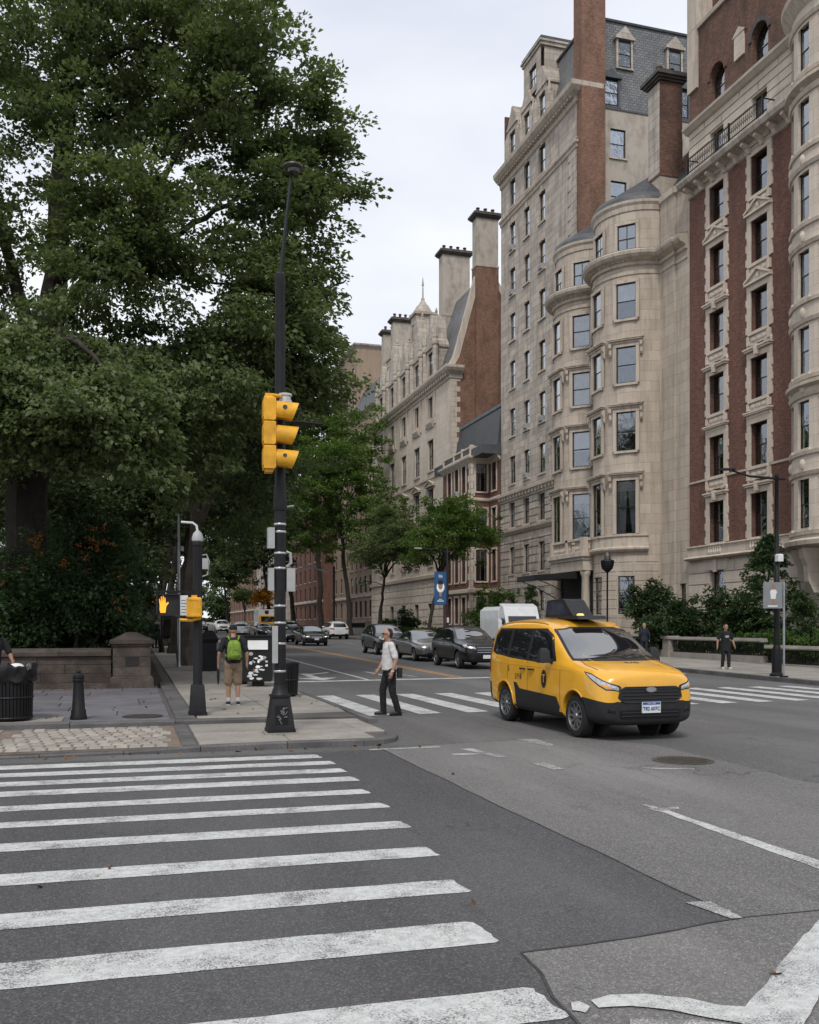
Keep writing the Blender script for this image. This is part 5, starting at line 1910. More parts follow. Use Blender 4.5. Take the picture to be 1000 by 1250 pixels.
GL = 'street trees along the park pavement'


def T(label, x, y, r, zc, lm, n, sz, nper, lean, grp, tr=0.33, spread=0.9, bark='bark', squash=0.85):
    street_tree('street_tree', label, (x, y, gz(y) + 0.12), 14, r, zc, lm, n, sz, nper, lean, spread=spread, group=grp, bark=bark, tr=tr, squash=squash)


T('dark leafy street tree with thick trunk beside the square black litter bin', 2.05, 37.6, 5.2, 8.9, 'leaf_dark', 460, 0.18, 80, (0.9, 0.4), GL, 0.40, 0.8, 'bark_light')
T('second street tree up the park pavement, beyond the thick trunk', 2.1, 50, 6.0, 9.6, 'leaf_dark', 420, 0.22, 76, (1.8, 0), GL)
T('third street tree up the park pavement, above the carriage', 2.0, 64, 6.6, 11.0, 'leaf_dark', 360, 0.27, 70, (2.2, 0), GL)
T('fourth street tree up the park pavement, crown reaching over the traffic', 2.1, 80, 7.8, 13.6, 'leaf_bright', 380, 0.33, 64, (3.4, 0), GL)
T('far street tree on the park side, seen above the stopped cars', 2.2, 102, 9.6, 16.5, 'leaf_mid', 400, 0.42, 60, (5.0, 0), GL, 0.38, 1.2)
T('next to last street tree on the park side', 2.0, 132, 9.5, 15.0, 'leaf_dark', 260, 0.52, 56, (4.0, 0), GL, 0.4, 1.4)
T('last street tree on the park side where the avenue disappears', 2.0, 168, 10.5, 14.0, 'leaf_dark', 240, 0.66, 50, (4.0, 0), GL, 0.4, 1.7)
GP = 'trees inside the park'
for i, (x, y, r, zc, lab) in enumerate(((-9.5, 43, 6.5, 8.5, 'dark park tree standing behind the orange flowering bush'),
                                        (-3.2, 50, 5.8, 7.6, 'dark park tree filling the gap behind the stone gate pier'),
                                        (-17, 40, 7.0, 9.5, 'dark park tree behind the leaning great trunk'),
                                        (-6.5, 66, 8.0, 10.5, 'deep park tree closing the view behind the walking signal'),
                                        (-5.0, 95, 9.0, 11.0, 'deep park tree far along the pavement behind the carriage'),
                                        (-7.0, 140, 12.0, 12.0, 'deepest park tree at the end of the pavement'))):
    street_tree('park_tree', lab, (x, y, gz(y) + 0.1), 14, r, zc, 'leaf_dark', 300, 0.27 if y < 100 else 0.5, 66, (0, 0), group=GP, tr=0.4, spread=1.0 if y < 100 else 1.6, squash=1.0)
GR = 'street trees in front of the mansions'
T('bright green street tree behind the blue banner', 22.3, 70.5, 4.4, 8.3, 'leaf_bright', 380, 0.17, 80, (1.8, -0.6), GR, 0.2, 0.6, squash=0.75)
T('green street tree with slanting forked trunk left of the blue banner tree', 22.0, 84.6, 4.3, 8.8, 'leaf_mid', 330, 0.21, 72, (0.8, -1.5), GR, 0.22, 0.65)
T('broad pale green street tree right of the white hatchback', 22.0, 96.2, 7.2, 13.8, 'leaf_bright', 480, 0.26, 70, (-1.8, 0), GR, 0.34, 0.85, squash=1.0)
T('tall green street tree behind the white hatchback', 22.0, 112, 9.6, 20.5, 'leaf_bright', 620, 0.33, 66, (-1.5, 0), GR, 0.4, 1.05, squash=1.1)
T('dark street tree behind the oncoming black sedan', 21.8, 130, 8.0, 14.5, 'leaf_dark', 320, 0.4, 60, (-3, 0), GR, 0.4, 1.2, squash=1.0)
T('dark street tree further back on the mansion side', 21.5, 152, 8.0, 13.5, 'leaf_dark', 240, 0.48, 56, (-2, 0), GR, 0.4, 1.3, squash=1.0)
T('farthest dark street tree on the mansion side', 21.0, 215, 8.0, 13.0, 'leaf_dark', 200, 0.7, 50, (-2, 0), GR, 0.4, 1.6)
T('small round-headed tree far down the avenue in front of pale facades', 22.5, 196, 2.6, 6.0, 'leaf_dark', 80, 0.35, 50, (0, 0), GR, 0.2, 0.9)
# mass of foliage where the avenue runs out
c = fill_blobs([((x, 330 + 8 * math.sin(x), 9 + 3 * math.sin(x * 0.4)), (9, 6, 8), 55) for x in range(-70, 40, 9)])
fw_ = link('far_treeline', leaves_mesh('far_treeline', c, None, 1.3, 'leaf_dark', 44, 2.4, 0.8, 0.1))
tag(fw_, 'distant line of trees closing the end of the avenue', 'trees', kind='stuff')


def shrub(name, label, loc, blobs, leafmat, size, nper, spread, group=None, stems=5, cat='shrub'):
    limbs = []
    for i in range(stems):
        c = blobs[i % len(blobs)][0]
        limbs.append(([(random.uniform(-0.15, 0.15), random.uniform(-0.15, 0.15), -0.1), (c[0] * 0.4 + random.uniform(-0.1, 0.1), c[1] * 0.4, c[2] * 0.5), (c[0], c[1], c[2])], 0.05, 0.015))
    return make_tree(name, label, loc, limbs, blobs, leafmat, size, nper, spread, 'bark', group, cat, branch_every=2, flat=0.7, droop=0.1)


GS = 'shrubs behind the park wall'
t = shrub('flowering_bush', 'dark bush sprinkled with orange blossoms behind the park wall', (-1.6, 29.2, 0.1),
          [B(0, 0, 2.6, 1.5, 1.3, 2.0, 70), B(1.1, 0.3, 2.2, 1.2, 1.0, 1.7, 50), B(-1.3, 0, 2.4, 1.2, 1.2, 1.8, 50), B(0.4, 0, 4.3, 1.2, 1.0, 0.9, 36)], 'leaf_shrub', 0.14, 75, 0.45, GS)
fl = fill_blobs([B(-0.7, -1.1, 4.0, 0.5, 0.3, 0.5, 8), B(1.0, -1.0, 4.1, 0.8, 0.3, 0.7, 16), B(0.2, -1.2, 3.5, 1.3, 0.3, 0.6, 9), B(-1.9, -1.0, 2.7, 0.5, 0.3, 0.5, 3), B(1.6, -0.9, 2.6, 0.3, 0.3, 0.8, 4)])
link('blossoms', leaves_mesh('blossoms', fl, None, 0.06, 'petal_orange', 12, 0.12, 0.8), t)
shrub('bush', 'dark evergreen bush behind the park wall, between the trunk and the orange blossoms', (-4.6, 29.6, 0.1), [B(0, 0, 1.8, 1.6, 1.2, 1.6, 80), B(1.4, 0, 1.4, 1.0, 1.0, 1.2, 50)], 'leaf_shrub', 0.14, 70, 0.45, GS)
shrub('bush', 'dark evergreen bush right behind the stone gate pier', (-0.9, 31.5, 0.1), [B(0, 0, 1.6, 1.3, 1.0, 1.5, 60), B(0.8, 0.3, 2.6, 0.9, 0.9, 1.5, 50), B(-0.9, 0, 1.8, 1.0, 1.0, 1.5, 50)], 'leaf_shrub', 0.14, 70, 0.45, GS)
shrub('bush', 'dark evergreen bush at the left edge behind the park wall', (-7.2, 31.0, 0.1), [B(0, 0, 2.0, 2.0, 1.5, 1.9, 110), B(2.0, 0.5, 2.4, 1.2, 1.0, 1.6, 50)], 'leaf_shrub', 0.15, 70, 0.5, GS)
shrub('bush', 'tall dark bush further back behind the orange blossoms', (-3.0, 35.5, 0.1), [B(0, 0, 2.6, 2.4, 1.5, 2.4, 120), B(2.2, 0, 3.0, 1.4, 1.2, 2.0, 60), B(-2.4, 0, 3.0, 1.6, 1.2, 2.2, 60)], 'leaf_shrub', 0.17, 70, 0.55, GS)
GF = 'shrubs in the forecourts'
shrub('bush', 'spreading magnolia bush in front of the bow-fronted house', (27.4, 46.0, gz(46) + 0.15), [B(-0.4, 0, 2.4, 1.0, 1.0, 1.5, 60), B(0.9, 0, 2.0, 1.1, 1.0, 1.5, 60), B(0.2, 0, 3.2, 0.8, 0.8, 0.9, 30)], 'leaf_shrub', 0.2, 30, 0.4, GF, 7)
shrub('bush', 'low dark bush at the foot of the magnolia', (26.6, 44.2, gz(44) + 0.15), [B(0, 0, 0.9, 1.6, 0.9, 0.9, 60)], 'leaf_shrub', 0.15, 50, 0.35, GF)
shrub('bush', 'wide dark yew bush left of the pointed tree', (27.0, 40.3, gz(40) + 0.15), [B(-0.9, 0, 1.6, 1.3, 1.0, 1.5, 80), B(0.7, 0, 2.0, 1.3, 1.0, 1.6, 90), B(-2.2, 0.2, 1.3, 1.1, 1.0, 1.1, 50)], 'leaf_shrub', 0.16, 60, 0.4, GF, 7)
shrub('bush', 'dark yew bush at the foot of the pointed tree', (26.8, 36.9, gz(37) + 0.15), [B(0, 0, 1.5, 1.4, 1.0, 1.3, 90), B(1.2, 0, 1.2, 1.0, 0.9, 1.1, 50)], 'leaf_shrub', 0.16, 60, 0.4, GF)
shrub('bush', 'thin open shrub against the stone base at the right edge', (28.2, 34.0, gz(34) + 0.15), [B(0, 0, 1.7, 1.2, 0.8, 1.4, 34), B(1.2, 0, 1.4, 1.0, 0.8, 1.2, 24)], 'leaf_shrub', 0.13, 18, 0.35, GF, 8)
shrub('bush', 'round dark bush beside the street lamp pole', (26.9, 33.0, gz(33) + 0.15), [B(0, 0, 1.2, 0.9, 0.8, 1.0, 50), B(-0.1, 0, 2.5, 0.5, 0.5, 0.6, 20)], 'leaf_shrub', 0.14, 50, 0.3, GF)
shrub('bush', 'rounded green bush in front of the small brick house', (26.5, 68.0, gz(68) + 0.15), [B(0, 0, 2.2, 1.6, 1.3, 2.0, 90), B(1.3, 0, 2.6, 1.2, 1.0, 1.6, 50), B(-0.8, 0, 1.6, 1.1, 1.0, 1.4, 40)], 'leaf_hedge', 0.16, 60, 0.4, GF)
shrub('bush', 'dark shrub by the rusticated base of the gabled mansion', (27.0, 92.0, gz(92) + 0.15), [B(0, 0, 1.4, 1.6, 1.0, 1.3, 50), B(-1.5, 0, 1.0, 1.2, 1.0, 1.0, 30)], 'leaf_shrub', 0.2, 50, 0.45, GF)


def conical(label, loc, h, r, leafmat, n, size, nper, open_=1.0):
    t = thing('pointed_tree', label, 'tree', loc, 0, 'pointed evergreens in the forecourts')
    u = rng.random(n) ** 1.25
    z = 0.3 + u * (h - 0.4)
    g = rng.random(n) * 2 * PI
    q = r * (1 - u) ** 0.75 * (0.45 + 0.6 * rng.random(n))
    cl = np.stack([np.cos(g) * q, np.sin(g) * q, z], axis=1)
    mb = MB()
    grow(mb, [([(0, 0, -0.2), (0.05, 0, h * 0.5), (0, 0.03, h * 0.97)], 0.09, 0.02)], cl[::3])
    mb.build('trunk', 'bark', t, True, rel=False)
    d = cl.copy()
    d[:, 2] = 0
    link('crown', leaves_mesh('crown', cl, d, size, leafmat, nper, 0.34, 0.6, 0.1), t)


conical('tall pointed tree before the red brick house, behind the grey banner', (27.6, 36.2, gz(36) + 0.15), 5.7, 2.3, 'leaf_shrub', 210, 0.15, 46)
conical('small pointed evergreen beside the entrance awning', (25.9, 58.6, gz(58) + 0.15), 4.1, 0.9, 'leaf_shrub', 90, 0.13, 50)


def hedge(label, x0, x1, y0, y1, h, leafmat, size, n, nper):
    t = thing('hedge', label, 'hedge', ((x0 + x1) / 2, (y0 + y1) / 2, gz((y0 + y1) / 2) + 0.15), 0, 'clipped hedges behind the balustrade')
    c = np.stack([(rng.random(n) - 0.5) * (x1 - x0), (rng.random(n) - 0.5) * (y1 - y0), 0.15 + (h - 0.15) * rng.random(n) ** 0.6], axis=1)
    c[:, 2] *= 1 + 0.1 * np.sin(c[:, 1] * 2.3)
    mb = MB()
    for i in range(14):
        y = -(y1 - y0) / 2 + (y1 - y0) * (i + 0.5) / 14
        mb.tube([(0, y, -0.1), (0.05, y + 0.05, h * 0.7)], [0.03, 0.01], 5)
    mb.build('stems', 'bark', t, True, rel=False)
    link('foliage', leaves_mesh('foliage', c, None, size, leafmat, nper, 0.22, 0.8, 0.0), t)


hedge('bright green clipped hedge behind the balustrade at the right edge', 25.6, 26.6, 24.5, 35.6, 1.25, 'leaf_hedge', 0.1, 420, 46)
hedge('dark low hedge seen through the railings in front of the bow-fronted house', 25.5, 26.4, 36.2, 50.0, 0.85, 'leaf_shrub', 0.1, 380, 40)
hedge('low green hedge at the foot of the gabled mansion', 25.5, 26.3, 76.0, 100.0, 0.8, 'leaf_hedge', 0.13, 300, 40)
# small tree with orange foliage far down the avenue
M('leaf_orange_bark', (0.05, 0.04, 0.03), 0.9)
leaf('leaf_orange', ((0.30, 0.11, 0.01), (0.40, 0.17, 0.015), (0.5, 0.25, 0.03)))
street_tree('street_tree', 'small tree with orange foliage far down the avenue above a white truck', (20.5, 152, gz(152) + 0.12), 5, 2.4, 5.0, 'leaf_orange', 60, 0.3, 40, (0, 0), spread=0.8, group='small far tree', tr=0.15)

# ------------------------------------------------------------------ park wall
M('bronze_plate', (0.035, 0.033, 0.03), 0.45, 0.2, 5, metal=0.5)
pw = thing('park_wall', 'low brownstone park wall with flat coping behind the bollard', 'wall', (-6.0, 26.0, UP), absolute=True)
WX0, WX1, WY = -17.0, -0.5, 25.95
MB().box(WX0, WX1, WY + 0.03, WY + 0.5, 0.1, 1.02).build('core', 'concrete_joint', pw)
for k, (z0, z1) in enumerate(((0.12, 0.32), (0.32, 0.56), (0.56, 0.79), (0.79, 1.01))):
    x = WX0 + random.uniform(-0.6, 0)
    while x < WX1 - 0.05:
        w = random.uniform(1.2, 2.3) if k else random.uniform(1.6, 2.6)
        x1 = min(x + w, WX1)
        if WX1 - x1 < 0.4:
            x1 = WX1
        p = 0.06 if k == 0 else random.uniform(0.0, 0.012)
        m = MB()
        g = 0.006
        m.cbox(((x + x1) / 2, WY + 0.24 - p / 2, z0 + g), (x1 - x - 2 * g, 0.5 + p, z1 - z0 - 2 * g), 0, 0.01)
        m.build('stone_block', 'brownstone', pw)
        x = x1
x = WX0
while x < WX1 - 0.05:
    x1 = min(x + 1.9, WX1)
    m = MB()
    m.extr([(-0.1, 0), (0.62, 0), (0.62, 0.1), (0.26, 0.2), (-0.1, 0.1)], (x + 0.004, WY, 1.015), (0, 1, 0), (0, 0, 1), (x1 - x - 0.008, 0, 0))
    m.build('coping_stone', 'brownstone_cap', pw)
    x = x1
# the wall turns the corner behind the pier and follows the avenue
pv = thing('park_wall', 'brownstone park wall running away along the avenue behind the gate pier', 'wall', (0.2, 60.0, gz(60)), absolute=True)
for k in range(20):
    y0, y1 = 27.05 + k * 2.2, 27.05 + (k + 1) * 2.2
    for j in range(3):
        m = MB()
        za, zb = gz(y0) + 0.12 + j * 0.3, gz(y0) + 0.12 + (j + 1) * 0.3
        m.box(-0.2, 0.25, y0 + 0.006, y1 - 0.006, za + 0.005, zb - 0.005)
        m.build('stone_block', 'brownstone', pv)
    m = MB()
    m.extr([(-0.3, 0), (0.35, 0), (0.35, 0.1), (0.02, 0.22), (-0.3, 0.1)], (0, y0 + 0.004, gz(y0) + 1.03), (1, 0, 0), (0, 0, 1), (0, y1 - y0 - 0.008, 0))
    m.build('coping_stone', 'brownstone_cap', pv)
pr = thing('gate_pier', 'square brownstone gate pier with pointed cap and dark plaque', 'pier', (0.02, 26.25, UP), absolute=True)
for j, (z0, z1, w) in enumerate(((0.13, 0.42, 1.10), (0.42, 0.47, 1.04), (0.47, 0.72, 0.95), (0.72, 0.99, 0.95), (0.99, 1.26, 0.95))):
    m = MB()
    m.cbox((0.02, 26.25, z0 + 0.004), (w, w, z1 - z0 - 0.008), 0, 0.012)
    m.build('stone_block', 'brownstone', pr)
m = MB()
m.cbox((0.02, 26.25, 1.26), (1.02, 1.02, 0.07))
m.cbox((0.02, 26.25, 1.33), (1.12, 1.12, 0.1))
m.cbox((0.02, 26.25, 1.43), (1.06, 1.06, 0.2), 0, 0, (0.25, 0.25))
m.build('cap', 'brownstone_cap', pr)
m = MB()
m.box(-0.14, 0.2, 25.755, 25.772, 0.76, 1.0)
m.build('plaque', 'bronze_plate', pr)

# ------------------------------------------------------------------ corner signal post with lamp arm
sp = thing('signal_post', 'tall black corner post with flared base carrying the traffic signal and a lamp arm', 'post', (2.28, 15.0, AP))
m = MB()
m.cbox((0, 0, 0), (0.52, 0.46, 0.035))
m.build('foot_plate', 'concrete', sp, rel=False)
m = MB()
m.cbox((0, 0, 0.035), (0.44, 0.40, 0.05))
m.cbox((0, 0, 0.085), (0.42, 0.38, 0.50), 0, 0.012, (0.68, 0.68))
m.cbox((0, 0, 0.585), (0.31, 0.29, 0.04))
m.lathe([(0.15, 0.625), (0.13, 0.66), (0.12, 0.70), (0.1, 0.76), (0.1, 0.8)], n=14)
m.build('base', 'iron_worn', sp, True, rel=False)
m = MB()
m.cbox((0.0, -0.172, 0.13), (0.2, 0.02, 0.33), 0, 0, (0.9, 1))
for v in m.v[-0:]:
    pass
m.build('access_door', 'iron_black', sp, rel=False)
random.seed(3)
m = MB()
for i in range(7):
    x, z = random.uniform(-0.07, 0.05), random.uniform(0.2, 0.4)
    p_ = []
    for j in range(7):
        x += random.uniform(-0.03, 0.035)
        z += random.uniform(-0.035, 0.03)
        p_.append((max(-0.085, min(0.085, x)), -0.184, max(0.16, min(0.43, z))))
    m.tube(p_, 0.0032, 4)
m.build('graffiti', 'grey_paint', sp, rel=False)
m = MB()
m.lathe([(0.093, 0.78), (0.093, 3.55), (0.105, 3.56), (0.11, 3.6), (0.11, 3.78), (0.1, 3.82), (0.098, 3.95), (0.088, 4.0), (0.08, 7.2), (0.085, 7.22), (0.085, 7.32), (0.05, 7.36)], n=16)
m.build('shaft', 'iron_worn', sp, True, rel=False)
m = MB()
m.tube([(0.0, 0, 7.2), (0.03, 0, 7.5), (0.10, 0.02, 8.2), (0.18, 0.05, 8.9), (0.21, 0.06, 9.05)], [0.045, 0.036, 0.028, 0.022, 0.02], 8)
m.build('lamp_arm', 'iron_black', sp, True, rel=False)
M('lamp_housing', (0.06, 0.057, 0.05), 0.4, 0.2, 4, metal=0.3)
lh = MB().lathe([(0.04, 0), (0.08, 0.015), (0.17, 0.04), (0.2, 0.075), (0.19, 0.1), (0.12, 0.125), (0.03, 0.135)], (0.22, 0.06, 9.02), 16, 0, 0.82, 0.82).build('lamp_head', 'lamp_housing', sp, True, rel=False)
MB().lathe([(0.06, -0.03), (0.09, -0.02), (0.1, 0.03)], (0.22, 0.0, 9.0), 12).build('lamp_lens', 'lamp_housing', lh, True, rel=False)
m = MB()
for z in (0.98, 1.42, 1.75, 2.02, 2.62, 2.86, 3.2, 3.32):
    mm = MB().lathe([(0.097, 0), (0.1, 0.004), (0.1, 0.03), (0.097, 0.034)], (0, 0, z), 16)
    mm.build('steel_band', 'band_steel', sp, True, rel=False)
# fittings strapped to the post
MB().box(-0.20, -0.095, -0.08, 0.06, 2.95, 3.28).build('control_box', 'grey_paint', sp, rel=False)
o = MB().box(-0.19, -0.10, -0.05, 0.05, 2.28, 2.64).build('control_box', 'grey_paint', sp, rel=False)
o = MB().box(0.10, 0.235, -0.06, 0.06, 2.27, 2.64).build('control_box', 'grey_paint', sp, rel=False)
m = MB()
m.tube([(0.1, -0.02, 2.9), (0.16, -0.04, 2.88), (0.17, -0.04, 2.72), (0.1, -0.02, 2.66)], 0.025, 6)
m.tube([(0.09, 0, 3.62), (0.22, -0.02, 3.64)], 0.015, 6)
m.build('bracket', 'grey_paint', sp, rel=False)
m = MB()
m.box(-0.14, -0.05, -0.12, -0.10, 1.13, 1.72)
m.lathe([(0.045, 0), (0.045, 0.012)], (-0.095, -0.11, 1.13), 10)
m.build('blank_plate', 'grey_paint', sp, rel=False)
m = MB()
m.tube([(0.08, 0.02, 4.98), (0.3, 0.12, 5.02), (0.75, 0.3, 5.04)], 0.022, 6)
m.tube([(0.3, 0.12, 5.02), (0.36, 0.14, 5.2), (0.34, 0.15, 5.32)], 0.012, 5)
m.build('cable_bracket', 'iron_black', sp, rel=False)
# yellow three-lamp signal
ts = thing('traffic_signal', 'yellow three-lamp traffic signal with long visors on the corner post', 'traffic light', (2.06, 14.72, 4.22), R(-3))
m = MB()
for k in range(3):
    z = 0.02 + k * 0.375
    m.cbox((0, 0, z), (0.17, 0.3, 0.365), 0, 0.02)
    m.box(-0.095, -0.08, -0.12, 0.12, z + 0.05, z + 0.31)
    m.box(0.08, 0.1, -0.155, 0.155, z + 0.015, z + 0.35)
m.build('housing', 'signal_yellow', ts, True, rel=False)
m = MB()
m.box(-0.06, 0.05, -0.1, 0.1, 1.145, 1.19)
m.tube([(0.0, 0, 1.185), (0.18, 0.06, 1.19), (0.27, 0.1, 1.17)], 0.03, 8)
m.box(-0.06, 0.06, -0.1, 0.1, -0.03, 0.022)
m.build('hanger', 'signal_yellow', ts, True, rel=False)
m = MB()
m.lathe([(0.11, 0), (0.11, 0.03), (0.09, 0.05), (0.09, 0.09), (0.11, 0.11), (0.11, 0.14)], (0.27, 0.12, 1.1), 12)
m.build('clamp', 'band_steel', ts, True, rel=False)
for k in range(3):
    zc = 0.2 + k * 0.375
    m = MB()
    n, L_ = 20, 0.37
    ro, ri = 0.148, 0.14
    vs, fs = [], []
    for i in range(n + 1):
        g = R(-55) + R(290) * i / n
        c, s_ = math.cos(g), math.sin(g)
        for rr_ in (ro, ri):
            cut = 0.85 + 0.15 * math.sin(g)
            vs.append((0.1, rr_ * c, zc + rr_ * s_))
            vs.append((0.1 + L_ * cut, rr_ * c, zc + rr_ * s_ - 0.02))
    for i in range(n):
        a, q = i * 4, i * 4 + 4
        fs += [(a, a + 1, q + 1, q), (a + 2, q + 2, q + 3, a + 3), (a + 1, a + 3, q + 3, q + 1)]
    m.add(vs, fs)
    m.build('visor', 'signal_yellow', ts, True, rel=False)
    m = MB()
    m.tube([(0.1, 0, zc), (0.115, 0, zc)], [0.135, 0.12], 18)
    m.build('lens', 'black_plastic', ts, True, rel=False)
for z, s in ((0.2, 0.035), (0.95, 0.04)):
    m = MB()
    m.extr([(s * math.cos(g), s * math.sin(g)) for g in [PI / 2 + i * PI / 3 for i in range(6)]], (0.24, -0.146, z + 0.03), (1, 0, 0), (0, 0.25, 0.97), (0, 0.006, 0))
    m.build('sticker', 'black_plastic', ts, rel=False)

# ------------------------------------------------------------------ second post with walk signals
p2 = thing('signal_post', 'short black post with white camera dome and walk signals at the pavement edge', 'post', (1.18, 17.8, UP))
m = MB()
m.cbox((0, 0, 0), (0.33, 0.33, 0.06))
m.cbox((0, 0, 0.06), (0.3, 0.3, 0.5), 0, 0.01, (0.78, 0.78))
m.build('base', 'iron_worn', p2, True, rel=False)
MB().lathe([(0.1, 0.55), (0.085, 0.6), (0.085, 3.12), (0.095, 3.13), (0.095, 3.2), (0.06, 3.25)], n=14).build('shaft', 'iron_black', p2, True, rel=False)
MB().lathe([(0.085, 0), (0.105, 0.02), (0.105, 0.08), (0.08, 0.16), (0.03, 0.21)], (0, 0, 3.2), 14).build('camera_dome', 'grey_paint', p2, True, rel=False)
MB().tube([(0.0, 0, 3.38), (-0.02, 0, 3.5), (-0.09, 0, 3.55), (-0.3, 0, 3.56)], 0.022, 8).build('camera_arm', 'white_paint', p2, True, rel=False)
m = MB()
m.box(0.08, 0.19, -0.05, 0.05, 2.7, 2.9)
m.tube([(0.05, 0, 2.95), (0.16, 0, 2.97), (0.21, 0, 2.85), (0.18, 0, 2.6), (0.06, 0, 2.55)], 0.014, 6)
m.build('sensor', 'grey_paint', p2, True, rel=False)
m = MB()
m.box(-0.72, 0.02, -0.03, 0.03, 2.26, 2.3)
m.tube([(-0.4, 0, 1.82), (-0.1, 0, 1.83), (0, 0, 1.84)], 0.022, 6)
m.build('bracket_arm', 'iron_black', p2, True, rel=False)
pedA = thing('walk_signal', 'black-faced walk signal showing an amber hand', 'walk signal', (1.18 - 0.52, 17.8 + 0.1, 1.99), R(-6))
MB().cbox((0, 0.08, 0), (0.4, 0.22, 0.4), 0, 0.02).build('housing', 'black_plastic', pedA, rel=False)
m = MB()
for s in (-1, 1):
    m.box(s * 0.2 - 0.012, s * 0.2 + 0.012, -0.1, 0.0, 0.01, 0.39)
m.box(-0.2, 0.2, -0.1, 0.0, 0.375, 0.39)
m.build('visor', 'black_plastic', pedA, rel=False)
emit('amber_light', (0.9, 0.34, 0.02), 0.75)
m = MB()
hx, hz = -0.11, 0.05
m.extr([(0.03, 0), (0.12, 0), (0.135, 0.12), (0.18, 0.18), (0.165, 0.2), (0.125, 0.17), (0.12, 0.28), (0.1, 0.28), (0.095, 0.19), (0.09, 0.31), (0.07, 0.31), (0.07, 0.19), (0.055, 0.3), (0.037, 0.3), (0.042, 0.18), (0.02, 0.26), (0.004, 0.25), (0.018, 0.14), (0.015, 0.06)],
       (hx - 0.06, -0.036, hz), (1, 0, 0), (0, 0, 1), (0, 0.004, 0))
m.build('hand_symbol', 'amber_light', pedA, rel=False)
sg = thing('street_sign', 'narrow white notice panel between the two walk signals', 'sign', (1.18 - 0.245, 17.8, 1.98), R(-6))
MB().box(-0.07, 0.07, -0.01, 0.01, 0, 0.38).build('panel', 'white_paint', sg, rel=False)
M('sign_blue', (0.08, 0.2, 0.42), 0.5)
m = MB()
for i in range(5):
    m.box(-0.05, 0.03 + 0.015 * (i % 2), -0.0135, -0.0105, 0.06 + i * 0.055, 0.075 + i * 0.055)
m.build('print', 'sign_blue', sg, rel=False)
pedB = thing('walk_signal', 'yellow-cased walk signal seen from behind beside the short post', 'walk signal', (1.18 - 0.07, 17.66, 1.96), R(-6))
m = MB()
m.cbox((0, 0, 0), (0.27, 0.18, 0.36), 0, 0.02)
m.box(-0.13, 0.13, -0.1, -0.08, 0.02, 0.06)
m.box(-0.13, 0.13, -0.1, -0.08, 0.3, 0.34)
for s in (-1, 1):
    m.box(s * 0.1 - 0.012, s * 0.1 + 0.012, -0.1, -0.08, 0.06, 0.3)
m.box(-0.05, 0.05, -0.04, 0.04, 0.36, 0.4)
m.build('housing', 'signal_yellow', pedB, True, rel=False)
MB().tube([(-0.25, 0, -0.05), (-0.05, -0.02, -0.06), (0.1, 0, -0.02), (0.12, 0.05, 0.05)], 0.03, 7).build('bracket', 'signal_yellow', pedB, True, rel=False)

# ------------------------------------------------------------------ bollard, bins, boxes
bo = thing('bollard', 'black cast-iron bollard with ringed neck and ball top', 'bollard', (-0.89, 17.62, UP))
MB().lathe([(0.145, 0), (0.145, 0.05), (0.13, 0.08), (0.125, 0.16), (0.112, 0.18), (0.085, 0.62), (0.08, 0.66)], n=18).build('shaft', 'iron_black', bo, True, rel=False)
MB().lathe([(0.085, 0.66), (0.1, 0.67), (0.1, 0.70), (0.088, 0.715), (0.1, 0.73), (0.095, 0.77), (0.06, 0.8), (0.035, 0.82), (0.04, 0.845), (0.02, 0.87)], n=18).build('cap', 'iron_black', bo, True, rel=False)


def slat_bin(t, r0, r1, h, n, mat):
    for z, r in ((0.06, r0), (h * 0.5, (r0 + r1) / 2), (h, r1)):
        m = MB()
        pts = [(r * math.cos(2 * PI * i / 24), r * math.sin(2 * PI * i / 24), z) for i in range(25)]
        m.tube(pts, 0.018, 6, cap=False)
        m.build('hoop', mat, t, True, rel=False)
    sm = MB()
    sm.add([(0.0, -0.022, 0.03), (0.0, 0.022, 0.03), (r1 - r0, 0.022, h), (r1 - r0, -0.022, h), (-0.01, -0.022, 0.03), (-0.01, 0.022, 0.03), (r1 - r0 - 0.01, 0.022, h), (r1 - r0 - 0.01, -0.022, h)],
           [(0, 1, 2, 3), (4, 7, 6, 5), (0, 3, 7, 4), (1, 5, 6, 2), (0, 4, 5, 1), (3, 2, 6, 7)])
    me = sm.mesh('slat', mat)
    for i in range(n):
        g = 2 * PI * i / n
        link('slat', me, t, (r0 * math.cos(g), r0 * math.sin(g), 0), g)
    MB().lathe([(r0 - 0.05, 0.04), (r0 - 0.04, 0.06), (r1 - 0.05, h - 0.05), (r1 - 0.08, h - 0.05), (r1 - 0.08, h * 0.6)], n=20).build('liner', 'black_plastic', t, True, rel=False)
    m = MB()
    for i in range(4):
        g = PI / 4 + i * PI / 2
        m = MB().lathe([(0.04, -0.0), (0.04, 0.06)], (r0 * 0.8 * math.cos(g), r0 * 0.8 * math.sin(g), 0), 8)
        m.build('foot', mat, t, rel=False)


